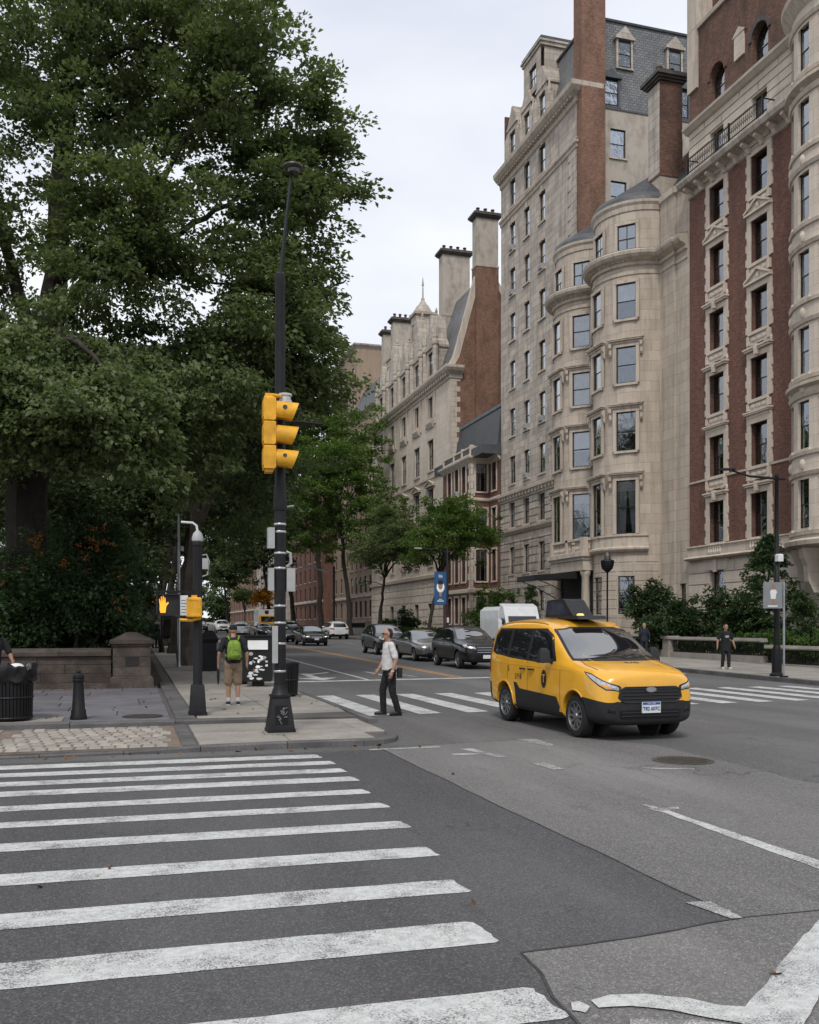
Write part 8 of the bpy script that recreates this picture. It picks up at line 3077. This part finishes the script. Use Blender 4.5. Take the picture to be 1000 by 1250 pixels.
    if plate:
        def pf():
            h, nn, _, _ = bv.ray_cast(Vector((5, 0, 0.47)), Vector((-1, 0, 0)))
            return MB().box(h.x, h.x + 0.02, -0.16, 0.16, 0.43, 0.57)
        put('number_plate', 'pf', 'plate', pf)

        def pb():
            z = 0.8 if kind == 'sedan' else 0.86
            h, nn, _, _ = bv.ray_cast(Vector((-5, 0, z)), Vector((1, 0, 0)))
            return MB().box(h.x - 0.02, h.x, -0.16, 0.16, z - 0.08, z + 0.08)
        put('number_plate', 'pb', 'plate', pb)
    return t


TO, AWAY = -PI / 2, PI / 2
SL = math.atan(0.009)


def car(kind, pn, label, x, y, rz, **k):
    t = make_car(kind, pn, label, (x, y, gz(y)), rz, **k)
    t.rotation_euler = (0, SL if rz == TO else -SL, rz)
    return t


GC = 'cars waiting at the stop line'
car('suv', 'paint_black', 'glossy black SUV first in line at the stop line, behind the taxi', 13.3, 36.6, TO, group=GC, lit=True)
car('sedan', 'paint_grey', 'grey sedan waiting between the black SUV and a dark car', 13.45, 43.2, TO, group=GC, lit=True)
car('hatch', 'paint_dark', 'dark car behind the grey sedan, half hidden by the crossing man', 13.6, 50.8, TO, group=GC, lit=False)
GT = 'cars further up the avenue'
car('sedan', 'paint_black', 'black sedan driving towards us with headlights on', 12.55, 67.8, TO, group=GT)
car('hatch', 'car_white', 'white hatchback seen from behind at the far kerb', 18.4, 87.0, AWAY, group=GT, lit=False)
car('sedan', 'paint_dark', 'dark sedan just left of the oncoming black sedan', 11.9, 78.0, TO, group=GT, lit=False)
car('hatch', 'paint_dark', 'dark SUV behind the oncoming black sedan', 17.0, 104.0, TO, group=GT, lit=False)
car('sedan', 'paint_dark', 'dark sedan with pale windscreen above the newspaper box', 13.6, 101.0, TO, group=GT, lit=False)
car('sedan', 'paint_silver', 'silver-grey sedan right beside the cap of the backpack man', 10.9, 99.5, TO, group=GT, lit=False)
car('hatch', 'paint_cream', 'white SUV above the cap of the backpack man', 11.3, 124.0, TO, group=GT, lit=True)
car('sedan', 'paint_dark', 'dark sedan at the far left of the traffic queue', 9.6, 138.0, TO, group=GT, lit=False)
car('sedan', 'paint_silver', 'silver sedan behind the white SUV in the queue', 14.3, 128.0, TO, group=GT, lit=False)
car('sedan', 'car_white', 'small far white car left of the short post', 7.0, 165.0, TO, group=GT, lit=False)
car('sedan', 'taxi_yellow', 'small far yellow cab left of the short post', 4.4 + 1.6, 150.0, TO, group=GT, lit=False)

# white box truck at the far kerb
tk = thing('box_truck', 'white box truck with rounded roof behind the taxi', 'truck', (18.75, 45.2, gz(45.2)), TO)
tk.scale = (0.92, 0.92, 0.96)
m = MB()
m.cbox((-0.4, 0, 0.75), (2.8, 2.15, 1.95), 0, 0.2)
m.build('cargo_box', 'car_white', tk, True, rel=False)
m = MB()
m.extr([(1.0, 0.45), (2.6, 0.45), (2.7, 0.9), (2.55, 1.25), (2.1, 1.4), (1.75, 2.2), (1.5, 2.68), (1.0, 2.85)], (0, -1.0, 0), (1, 0, 0), (0, 0, 1), (0, 2.0, 0))
m.build('cab', 'car_white', tk, rel=False)
m = MB()
m.add([(2.12, -0.85, 1.45), (2.12, 0.85, 1.45), (1.79, 0.82, 2.18), (1.79, -0.82, 2.18)], [(0, 1, 2, 3)])
m.build('windscreen', 'auto_glass', tk, rel=False)
for s in (-1, 1):
    m = MB()
    m.add([(2.0, s * 1.005, 1.4), (1.2, s * 1.005, 1.4), (1.2, s * 1.005, 2.1), (1.72, s * 1.005, 2.1)], [(0, 1, 2, 3)])
    m.build('side_window', 'auto_glass', tk, rel=False)
    m = MB()
    m.tube([(1.9, s * 1.0, 1.6), (1.95, s * 1.3, 1.75)], 0.03, 6)
    m.cbox((1.95, s * 1.38, 1.6), (0.14, 0.2, 0.4), 0, 0.04)
    m.build('wing_mirror', 'car_white', tk, True, rel=False)
    for ax in (1.75, -1.2):
        wheel(tk, ax, s * 0.92, 0.38, 0.22, s, 6, 'grey_paint')
    MB().box(2.62, 2.72, s * 0.8 - 0.15, s * 0.8 + 0.15, 0.75, 0.95).build('head_lamp', 'lamp_clear', tk, rel=False)
MB().box(2.6, 2.74, -1.0, 1.0, 0.42, 0.62).build('bumper', 'trim_black', tk, rel=False)
MB().box(-1.7, 2.5, -0.6, 0.6, 0.45, 0.76).build('chassis', 'tar', tk, rel=False)
# far white truck under the orange tree
tf = thing('box_truck', 'small far white truck with dark emblem under the orange-leaved tree', 'truck', (16.6, 121.5, gz(121)), TO)
MB().cbox((-1.0, 0, 0.8), (4.2, 2.2, 2.2), 0, 0.06).build('cargo_box', 'car_white', tf, rel=False)
m = MB()
m.extr([(1.1, 0.5), (2.5, 0.5), (2.6, 1.2), (2.2, 1.4), (1.8, 2.2), (1.1, 2.3)], (0, -1.0, 0), (1, 0, 0), (0, 0, 1), (0, 2.0, 0))
m.build('cab', 'signal_yellow', tf, rel=False)
m = MB()
m.add([(2.23, -0.85, 1.45), (2.23, 0.85, 1.45), (1.86, 0.82, 2.12), (1.86, -0.82, 2.12)], [(0, 1, 2, 3)])
m.build('windscreen', 'auto_glass', tf, rel=False)
m = MB()
m.extr([(-0.25, 0.1), (0.0, 0), (0.25, 0.1), (0.25, 0.5), (-0.25, 0.5)], (1.11, 0, 2.4), (0, 1, 0), (0, 0, 1), (0.01, 0, 0))
m.build('emblem', 'trim_black', tf, rel=False)
for s in (-1, 1):
    for ax in (1.8, -2.2):
        wheel(tf, ax, s * 0.92, 0.38, 0.22, s, 6, 'grey_paint')
# horse-drawn style carriage parked on the park side
cg = thing('carriage', 'parked black open carriage with tall thin wheels on the park pavement', 'carriage', (2.35, 57.5, gz(57.5) + UP), R(92))
m = MB()
m.extr([(-0.9, 0.75), (-0.95, 1.25), (-0.6, 1.3), (-0.45, 0.95), (0.35, 0.9), (0.5, 1.15), (0.75, 1.1), (0.8, 0.75), (0.5, 0.6), (-0.6, 0.6)], (0, -0.6, 0), (1, 0, 0), (0, 0, 1), (0, 1.2, 0))
m.build('body', 'paint_black', cg, rel=False)
m = MB()
pts = [(-0.95, 1.25), (-1.1, 1.7), (-0.95, 2.0), (-0.5, 2.1)]
for a, c in zip(pts[:-1], pts[1:]):
    m.add([(a[0], -0.6, a[1]), (a[0], 0.6, a[1]), (c[0], 0.6, c[1]), (c[0], -0.6, c[1])], [(0, 1, 2, 3)])
m.build('hood', 'black_plastic', cg, rel=False)
for ax, rr_ in ((0.85, 0.5), (-0.75, 0.62)):
    for s in (-1, 1):
        m = MB()
        m.tube([(ax + rr_ * math.cos(2 * PI * i / 24), s * 0.72, rr_ + rr_ * math.sin(2 * PI * i / 24)) for i in range(25)], 0.03, 5, cap=False)
        for i in range(10):
            g = 2 * PI * i / 10
            m.tube([(ax, s * 0.72, rr_), (ax + rr_ * math.cos(g), s * 0.72, rr_ + rr_ * math.sin(g))], 0.014, 4, cap=False)
        m.tube([(ax, s * 0.66, rr_), (ax, s * 0.78, rr_)], 0.07, 8)
        m.build('wheel', 'iron_black', cg, rel=False)
m = MB()
for ax, rr_ in ((0.85, 0.5), (-0.75, 0.62)):
    m.tube([(ax, -0.7, rr_), (ax, 0.7, rr_)], 0.03, 6)
m.tube([(0.8, 0.0, 0.7), (1.6, 0.0, 0.6)], 0.035, 6)
m.build('axles', 'iron_black', cg, rel=False)

# ------------------------------------------------------------------ people
M('shirt_white', (0.56, 0.55, 0.53), 0.85, 0.1, 9, 0.5)
M('cloth_black', (0.012, 0.012, 0.014), 0.85, 0.3, 9, 0.5)
M('cloth_navy', (0.018, 0.022, 0.035), 0.85, 0.3, 9, 0.5)
M('cloth_khaki', (0.23, 0.165, 0.11), 0.85, 0.15, 9, 0.5)
M('cloth_grey', (0.10, 0.10, 0.11), 0.85, 0.3, 9, 0.5)
M('hair_dark', (0.016, 0.012, 0.010), 0.6, 0.3, 30, 0.6)
M('hair_fair', (0.32, 0.22, 0.12), 0.6, 0.3, 30, 0.6)
M('hair_grey', (0.25, 0.24, 0.23), 0.6, 0.3, 30, 0.6)
M('shoe_black', (0.014, 0.013, 0.013), 0.45, 0.2, 9)
M('sole_white', (0.5, 0.5, 0.48), 0.6, 0.1, 9)
M('lens_dark', (0.01, 0.01, 0.01), 0.1)
M('leather', (0.02, 0.016, 0.013), 0.5, 0.2, 9)


def pack_green():
    m, n, b = node_mat('pack_green')
    p = worldpos(n)
    v = n.nodes.new('ShaderNodeTexVoronoi')
    v.inputs['Scale'].default_value = 24
    n.links.new(p, v.inputs['Vector'])
    c = mixc(n, (0.09, 0.17, 0.018), (0.19, 0.30, 0.03), ramp(n, noise(n, p, 9), 0.4, 0.6))
    c = mixc(n, c, (0.42, 0.16, 0.02), ramp(n, v.outputs['Distance'], 0.16, 0.2, (0.8, 0.8, 0.8), (0, 0, 0)))
    n.links.new(c, b.inputs['Base Color'])
    b.inputs['Roughness'].default_value = 0.8
    MAT['pack_green'] = m


pack_green()


FOLD = bpy.data.textures.new('folds', 'CLOUDS')
FOLD.noise_scale = 0.075
FOLD.noise_depth = 1


class Flesh:
    """overlapping rounded volumes fused into one continuous skin"""

    def __init__(self):
        self.m = MB()

    def cap(self, pts, rad, n=12):
        P_ = [Vector(p) for p in pts]
        rad = list(rad)
        d0 = (P_[0] - P_[1]).normalized()
        d1 = (P_[-1] - P_[-2]).normalized()
        P2 = [P_[0] + d0 * rad[0] * 0.92, P_[0] + d0 * rad[0] * 0.6] + P_ + [P_[-1] + d1 * rad[-1] * 0.6, P_[-1] + d1 * rad[-1] * 0.92]
        r2 = [rad[0] * 0.35, rad[0] * 0.8] + rad + [rad[-1] * 0.8, rad[-1] * 0.35]
        self.m.tube(P2, r2, n)
        return self

    def loft(self, secs, n=18):
        """secs: (x, y, z, rx, ry)"""
        vs, fs = [], []
        for x, y, z, rx, ry in secs:
            for k in range(n):
                g = 2 * PI * k / n
                vs.append((x + rx * math.cos(g), y + ry * math.sin(g), z))
        for i in range(len(secs) - 1):
            for k in range(n):
                fs.append((i * n + k, i * n + (k + 1) % n, (i + 1) * n + (k + 1) % n, (i + 1) * n + k))
        fs.append(tuple(range(n - 1, -1, -1)))
        fs.append(tuple((len(secs) - 1) * n + k for k in range(n)))
        self.m.add(vs, fs)
        return self

    def ball(self, c, r):
        self.m.ball(c, r, 14, 10)
        return self

    def fuse(self, name, mat, parent, voxel=0.01, sm=4, folds=0.0):
        me = self.m.mesh(name, None)
        ob = bpy.data.objects.new(name, me)
        COL.objects.link(ob)
        md = ob.modifiers.new('r', 'REMESH')
        md.mode = 'VOXEL'
        md.voxel_size = voxel
        if folds:
            d = ob.modifiers.new('d', 'DISPLACE')
            d.texture = FOLD
            d.strength = folds
            d.mid_level = 0.5
            d.texture_coords = 'LOCAL'
        s = ob.modifiers.new('s', 'SMOOTH')
        s.factor = 0.5
        s.iterations = sm
        out_ = eval_mesh(ob)
        bpy.data.objects.remove(ob)
        out_.polygons.foreach_set('use_smooth', [True] * len(out_.polygons))
        out_.materials.clear()
        out_.materials.append(MAT[mat])
        return link(name, out_, parent)


def limb(a, b, c):
    return [Vector(a), Vector(a).lerp(Vector(b), 0.5), Vector(b), Vector(b).lerp(Vector(c), 0.4), Vector(c)]


def hand(F, wrist, elbow, fwd, curl=0.5, s=1.0):
    """palm, four fingers of unequal length bent at the knuckles, thumb from the side of the palm"""
    w = Vector(wrist)
    d = (w - Vector(elbow)).normalized()
    f = Vector(fwd)
    f = (f - d * f.dot(d)).normalized()
    side = d.cross(f).normalized()
    F.cap([w, w + d * 0.045 * s, w + d * 0.075 * s], [0.026 * s, 0.03 * s, 0.028 * s])
    for i, ln in enumerate((0.072, 0.082, 0.076, 0.06)):
        k = w + d * 0.08 * s + f * (0.027 - 0.018 * i) * s
        q = k + (d * 0.9 + side * 0.25 * curl) * ln * 0.5 * s
        e = q + (d * (1 - 0.5 * curl) + side * 0.8 * curl).normalized() * ln * 0.5 * s
        F.cap([k, q, e], [0.0095 * s, 0.009 * s, 0.0075 * s], 8)
    k = w + d * 0.025 * s + f * 0.026 * s
    q = k + (d * 0.6 + f * 0.7) * 0.035 * s
    F.cap([k, q, q + (d * 0.9 + f * 0.1) * 0.03 * s], [0.012 * s, 0.011 * s, 0.009 * s], 8)


def person(label, loc, rz, h=1.75, hipL=(0, 0.09), kneeL=(0.03, 0.5), ankL=(0.0, 0.08), kneeR=(0.03, 0.5), ankR=(0.0, 0.08),
           elbL=(-0.03, 0.27, 1.14), wriL=(0.06, 0.27, 0.90), elbR=(-0.03, -0.27, 1.14), wriR=(0.06, -0.27, 0.90),
           top='cloth_black', bottom='cloth_black', shoes='shoe_black', hair='hair_dark', skin='skin', sleeve='short', legs='long',
           lean=0.0, headturn=0.0, hairstyle='short', belly=0.0, coat=0.0, group=None, female=False, voxel=0.009, heels=None):
    """x forward, y left; knees and ankles as (x, z), elbows and wrists as (x, y, z), for a height of 1.75 m"""
    k = h / 1.75
    t = thing('person', label, 'person', loc, rz, group)
    t.scale = (k, k, k)
    L = lean
    sh = 0.19 if not female else 0.165
    shl, shr = Vector((L * 0.9, sh, 1.425)), Vector((L * 0.9, -sh, 1.425))
    hl, hr = Vector((0, 0.088, 0.93)), Vector((0, -0.088, 0.93))
    kl, kr = Vector((kneeL[0], 0.10, kneeL[1])), Vector((kneeR[0], -0.10, kneeR[1]))
    al, ar = Vector((ankL[0], 0.10, ankL[1])), Vector((ankR[0], -0.10, ankR[1]))
    el, er = Vector(elbL), Vector(elbR)
    wl, wr = Vector(wriL), Vector(wriR)
    hx = L * 1.15 + 0.02
    F = Flesh()
    # torso, neck, head as one skin
    F.loft([(0, 0, 0.86, 0.09, 0.13), (0, 0, 0.95, 0.11, 0.155), (L * 0.3, 0, 1.08, 0.10, 0.14), (L * 0.6, 0, 1.25, 0.115, 0.16), (L * 0.85, 0, 1.38, 0.11, 0.17), (L * 0.95, 0, 1.45, 0.07, 0.11), (L, 0, 1.48, 0.055, 0.06)])
    F.cap([(L * 0.95, 0, 1.44), (L * 1.05, 0, 1.50), (hx - 0.005, 0, 1.56)], [0.062, 0.056, 0.055])
    ct, st_ = math.cos(headturn), math.sin(headturn)

    def H(x, y, z):
        return (hx + x * ct - y * st_, x * st_ + y * ct, z)
    F.ball(H(0.0, 0, 1.655), (0.098, 0.076, 0.098))
    F.ball(H(0.025, 0, 1.60), (0.072, 0.06, 0.075))
    F.ball(H(0.045, 0, 1.555), (0.045, 0.042, 0.035))
    F.cap([H(0.088, 0, 1.645), H(0.112, 0, 1.615)], [0.012, 0.016], 8)
    F.cap([H(0.085, -0.022, 1.572), H(0.092, 0, 1.573), H(0.085, 0.022, 1.572)], [0.01, 0.011, 0.01], 8)
    F.cap([H(0.082, -0.04, 1.672), H(0.09, 0, 1.675), H(0.082, 0.04, 1.672)], [0.013, 0.013, 0.013], 8)
    for s in (-1, 1):
        F.cap([H(0.0, s * 0.077, 1.60), H(-0.008, s * 0.083, 1.64), H(-0.01, s * 0.081, 1.66)], [0.012, 0.017, 0.013], 8)
    for a, b, c, fs in ((shl, el, wl, 1), (shr, er, wr, -1)):
        F.cap(limb(a, b, c), [0.058, 0.05, 0.042, 0.039, 0.027])
        hand(F, c, b, (1, 0, 0), 0.55)
    for a, b, c in ((hl, kl, al), (hr, kr, ar)):
        F.cap(limb(a, b, c), [0.088, 0.076, 0.056, 0.056, 0.036])
        F.cap([c, Vector((c.x + 0.06, c.y * 1.08, c.z * 0.55)), Vector((c.x + 0.15, c.y * 1.15, 0.03))], [0.036, 0.034, 0.022])
    F.fuse('body', skin, t, 0.0075, 3)
    for s in (-1, 1):
        m = MB()
        m.ball(H(0.088, s * 0.032, 1.648), (0.009, 0.013, 0.008), 8, 6)
        m.build('eye', 'lens_dark', t, True, rel=False)
    # upper garment
    F = Flesh()
    b = belly
    z0 = 0.92 if coat == 0 else 0.92 - coat
    secs = [(0.0, 0, z0, 0.135 + b + coat * 0.05, 0.185 + coat * 0.06)]
    if coat:
        secs.append((0, 0, 0.95, 0.13, 0.185))
    secs += [(0.01 + L * 0.2, 0, 1.02, 0.125 + b, 0.175), (0.01 + L * 0.4, 0, 1.13, 0.125 + b * 0.8, 0.172), (L * 0.65, 0, 1.27, 0.132 + b * 0.2, 0.185), (L * 0.85, 0, 1.38, 0.12, 0.19), (L * 0.95, 0, 1.45, 0.085, 0.135), (L, 0, 1.485, 0.07, 0.08)]
    F.loft(secs)
    for a, bb, c in ((shl, el, wl), (shr, er, wr)):
        if sleeve == 'short':
            F.cap([a, a.lerp(bb, 0.35), a.lerp(bb, 0.8)], [0.072, 0.068, 0.066])
        else:
            F.cap(limb(a, bb, bb.lerp(c, 0.93)), [0.072, 0.064, 0.055, 0.05, 0.042])
    F.fuse('top', top, t, voxel, 4, 0.018)
    # trousers, shorts
    F = Flesh()
    F.loft([(0, 0, 0.80, 0.10, 0.15), (0, 0, 0.88, 0.125, 0.178), (0, 0, 0.96, 0.125 + b * 0.6, 0.172), (0.0, 0, 1.0, 0.118 + b * 0.6, 0.165)])
    for a, bb, c in ((hl, kl, al), (hr, kr, ar)):
        if legs == 'long':
            F.cap([a, a.lerp(bb, 0.5), bb, bb.lerp(c, 0.5), bb.lerp(c, 0.98)], [0.105, 0.092, 0.075, 0.068, 0.062])
        else:
            F.cap([a, a.lerp(bb, 0.5), a.lerp(bb, 0.98)], [0.108, 0.105, 0.1])
    F.fuse('trousers' if legs == 'long' else 'shorts', bottom, t, voxel, 4, 0.02)
    for c in (al, ar):
        F = Flesh()
        F.cap([(c.x - 0.03, c.y, 0.05 + c.z - 0.08), (c.x + 0.06, c.y * 1.06, 0.05 + (c.z - 0.08) * 0.7), (c.x + 0.16, c.y * 1.14, 0.04 + (c.z - 0.08) * 0.3)], [0.046, 0.045, 0.036])
        sh_ = F.fuse('shoe', shoes, t, 0.008, 3)
        m = MB()
        cs = [(-0.07, -0.03), (0.02, -0.04), (0.12, -0.045), (0.19, -0.025), (0.2, 0.02), (0.13, 0.045), (0.02, 0.038), (-0.06, 0.032)]
        zb = max(0.0, c.z - 0.08) * 0.6
        m.prism([(c.x + p[0], c.y * 1.05 + p[1]) for p in cs], zb + 0.001, zb + 0.024)
        m.build('sole', heels or 'shoe_black', t, rel=False)
    # hair
    F = Flesh()
    if hairstyle == 'short':
        F.ball(H(-0.018, 0, 1.685), (0.094, 0.082, 0.085))
        F.ball(H(-0.045, 0, 1.64), (0.066, 0.076, 0.075))
    elif hairstyle == 'balding':
        F.ball(H(-0.04, 0, 1.66), (0.076, 0.083, 0.066))
        F.ball(H(-0.03, 0, 1.70), (0.078, 0.07, 0.06))
        F.ball(H(-0.055, 0, 1.62), (0.05, 0.072, 0.06))
    elif hairstyle == 'long':
        F.ball(H(-0.012, 0, 1.685), (0.1, 0.088, 0.088))
        F.cap([H(-0.05, 0, 1.66), H(-0.06, 0, 1.56), H(-0.055, 0, 1.48)], [0.085, 0.08, 0.06])
    elif hairstyle == 'cap':
        F.ball(H(-0.005, 0, 1.70), (0.106, 0.09, 0.072))
        F.loft([H(-0.003, 0, 1.655) + (0.104, 0.088), H(-0.003, 0, 1.70) + (0.106, 0.09)])
        F.cap([H(0.09, 0, 1.675), H(0.16, 0, 1.67)], [0.03, 0.014])
    F.fuse('cap' if hairstyle == 'cap' else 'hair', hair, t, 0.008, 2)
    return t


# man crossing, seen from his left side
t = person('man in white polo shirt and dark trousers walking across the far crosswalk', (4.98, 18.25, 0.0), PI, 1.74, kneeL=(-0.03, 0.49), ankL=(-0.16, 0.085), kneeR=(0.12, 0.51), ankR=(0.10, 0.08),
           elbL=(-0.06, 0.27, 1.13), wriL=(0.02, 0.27, 0.89), elbR=(0.04, -0.25, 1.14), wriR=(0.17, -0.22, 0.93), top='shirt_white', bottom='cloth_black', hairstyle='balding', belly=0.022, lean=0.02)
m = MB()
for s in (-1, 1):
    m.lathe([(0.028, -0.004), (0.028, 0.004)], (0, 0, 0), 12)
m = MB()
for s in (-1, 1):
    m.extr([(0.026 * math.cos(i * PI / 6), 0.02 * math.sin(i * PI / 6)) for i in range(12)], (0.145, s * 0.034, 1.648), (0, 1, 0), (0, 0, 1), (0.005, 0, 0))
    m.tube([(0.143, s * 0.06, 1.652), (0.02, s * 0.088, 1.65)], 0.004, 5)
m.tube([(0.146, -0.012, 1.65), (0.146, 0.012, 1.65)], 0.004, 5)
m.build('glasses', 'lens_dark', t, rel=False)
MB().lathe([(0.033, -0.014), (0.036, -0.01), (0.036, 0.01), (0.033, 0.014)], (0.015, 0.27, 0.905), 14).build('wrist_watch', 'sole_white', t, True, rel=False)
q = thing('pouch', 'small black shoulder pouch behind the hip of the crossing man', 'pouch', (4.98 + 0.17, 18.25 - 0.13, 0.76), PI)
MB().cbox((0, 0, 0), (0.10, 0.06, 0.2), 0, 0.012).build('case', 'leather', q, rel=False)
MB().cbox((0.0, 0.033, 0.1), (0.09, 0.012, 0.1), 0, 0.004).build('flap', 'leather', q, rel=False)

# backpack man, seen from behind
BX, BY = 2.04, 19.85
t = person('man from behind with black cap, black T-shirt and khaki shorts on the pavement', (BX, BY, UP), PI / 2, 1.66, kneeL=(0.04, 0.5), ankL=(0.02, 0.08), kneeR=(0.03, 0.5), ankR=(-0.04, 0.08),
           elbL=(-0.04, 0.30, 1.15), wriL=(0.05, 0.31, 0.90), elbR=(-0.04, -0.29, 1.15), wriR=(0.02, -0.30, 0.92), top='cloth_black', bottom='cloth_khaki', legs='short', hair='cloth_black', hairstyle='cap', belly=0.015, heels='sole_white')
for s, c in ((1, (0.02, 0.10)), (-1, (-0.04, -0.10))):
    MB().lathe([(0.045, 0.08), (0.047, 0.1), (0.045, 0.15), (0.04, 0.17)], (c[0], c[1], 0), 14).build('sock', 'sole_white', t, True, rel=False)
bp_ = thing('backpack', 'lime green backpack with orange specks worn by the man in khaki shorts', 'backpack', (BX, BY, UP), PI / 2)
bp_.scale = (0.949, 0.949, 0.949)
F = Flesh()
F.loft([(-0.20, 0, 1.00, 0.07, 0.13), (-0.22, 0, 1.06, 0.10, 0.155), (-0.225, 0, 1.2, 0.105, 0.155), (-0.21, 0, 1.35, 0.085, 0.135), (-0.19, 0, 1.43, 0.05, 0.09)])
F.fuse('bag', 'pack_green', bp_, 0.01, 5)
F = Flesh()
F.loft([(-0.30, 0, 1.03, 0.04, 0.11), (-0.315, 0, 1.1, 0.045, 0.12), (-0.31, 0, 1.2, 0.035, 0.11)])
F.fuse('front_pocket', 'pack_green', bp_, 0.01, 4)
for s in (-1, 1):
    MB().tube([(-0.14, s * 0.09, 1.43), (-0.06, s * 0.12, 1.51), (0.06, s * 0.125, 1.48), (0.14, s * 0.13, 1.36), (0.11, s * 0.14, 1.2), (-0.1, s * 0.17, 1.06)], 0.02, 6).build('strap', 'pack_green', bp_, True, rel=False)
MB().tube([(-0.20, -0.03, 1.44), (-0.22, 0.0, 1.49), (-0.20, 0.03, 1.44)], 0.009, 5).build('loop', 'leather', bp_, True, rel=False)
MB().tube([(-0.33, -0.085, 1.16), (-0.345, 0, 1.24), (-0.33, 0.085, 1.16)], 0.006, 5).build('zip', 'leather', bp_, True, rel=False)
um = thing('folded_umbrella', 'folded black umbrella held in the left hand of the backpack man', 'umbrella', (BX - 0.30, BY + 0.08, UP + 0.42), 0)
MB().lathe([(0.006, 0), (0.02, 0.06), (0.03, 0.2), (0.028, 0.32), (0.014, 0.36), (0.012, 0.44), (0.018, 0.45), (0.016, 0.5)], n=10).build('canopy', 'cloth_black', um, True, rel=False)
MB().tube([(0, 0, 0.5), (0, 0.02, 0.53), (0, 0.05, 0.51)], 0.01, 6).build('handle', 'leather', um, True, rel=False)

# woman on the far pavement
t = person('woman in black tunic with white print walking on the far pavement', (20.95, 29.9, gz(29.9) + UP), R(-100), 1.66, female=True, kneeL=(0.06, 0.5), ankL=(0.08, 0.08), kneeR=(0.02, 0.5), ankR=(-0.08, 0.085),
           elbL=(-0.04, 0.30, 1.14), wriL=(0.06, 0.33, 0.92), elbR=(-0.04, -0.30, 1.14), wriR=(0.0, -0.33, 0.9), top='cloth_black', coat=0.22, hair='hair_dark', hairstyle='short', shoes='sole_white', heels='sole_white', skin='skin')
m = MB()
for i, (z, w) in enumerate(((1.29, 0.07), (1.26, 0.085), (1.23, 0.06))):
    m.box(0.139, 0.146, -w, w, z, z + 0.018)
m.build('shirt_print', 'sole_white', t, rel=False)
t = person('fair-haired walker in dark blue coat by the balustrade, seen over the taxi bonnet', (24.0, 40.8, gz(40.8) + UP), R(70), 1.62, female=True, kneeL=(0.08, 0.5), ankL=(0.1, 0.08), kneeR=(0.0, 0.5), ankR=(-0.12, 0.09),
           top='cloth_navy', sleeve='long', coat=0.12, bottom='cloth_navy', hair='hair_fair', hairstyle='long', elbL=(0.0, 0.25, 1.14), wriL=(0.12, 0.2, 1.0), elbR=(-0.06, -0.26, 1.14), wriR=(-0.02, -0.26, 0.9))
# person at the left edge leaning to the bin
t = person('person in black T-shirt at the left edge reaching towards the litter bin', (-2.47, 18.75, UP), R(-60), 1.68, lean=0.12, elbL=(0.16, 0.30, 1.18), wriL=(0.36, 0.26, 1.05), elbR=(0.1, -0.28, 1.15), wriR=(0.3, -0.2, 1.02),
           top='cloth_black', bottom='cloth_navy', hair='cloth_grey', hairstyle='cap', skin='skin_tan')
GD = 'people far along the park pavement'
person('dark-dressed person standing beside the carriage', (1.35, 58.5, gz(58) + UP), R(60), 1.75, top='cloth_black', sleeve='long', bottom='cloth_navy', group=GD, voxel=0.014)
person('dark-dressed person walking away left of the carriage', (0.9, 66.0, gz(66) + UP), R(95), 1.72, top='cloth_navy', sleeve='long', bottom='cloth_black', kneeL=(0.1, 0.5), ankL=(0.16, 0.09), kneeR=(0.0, 0.5), ankR=(-0.16, 0.1), group=GD, voxel=0.014)
person('person in grey jacket farther along the park pavement', (1.9, 74.0, gz(74) + UP), R(-90), 1.74, top='cloth_grey', sleeve='long', bottom='cloth_black', group=GD, voxel=0.014)
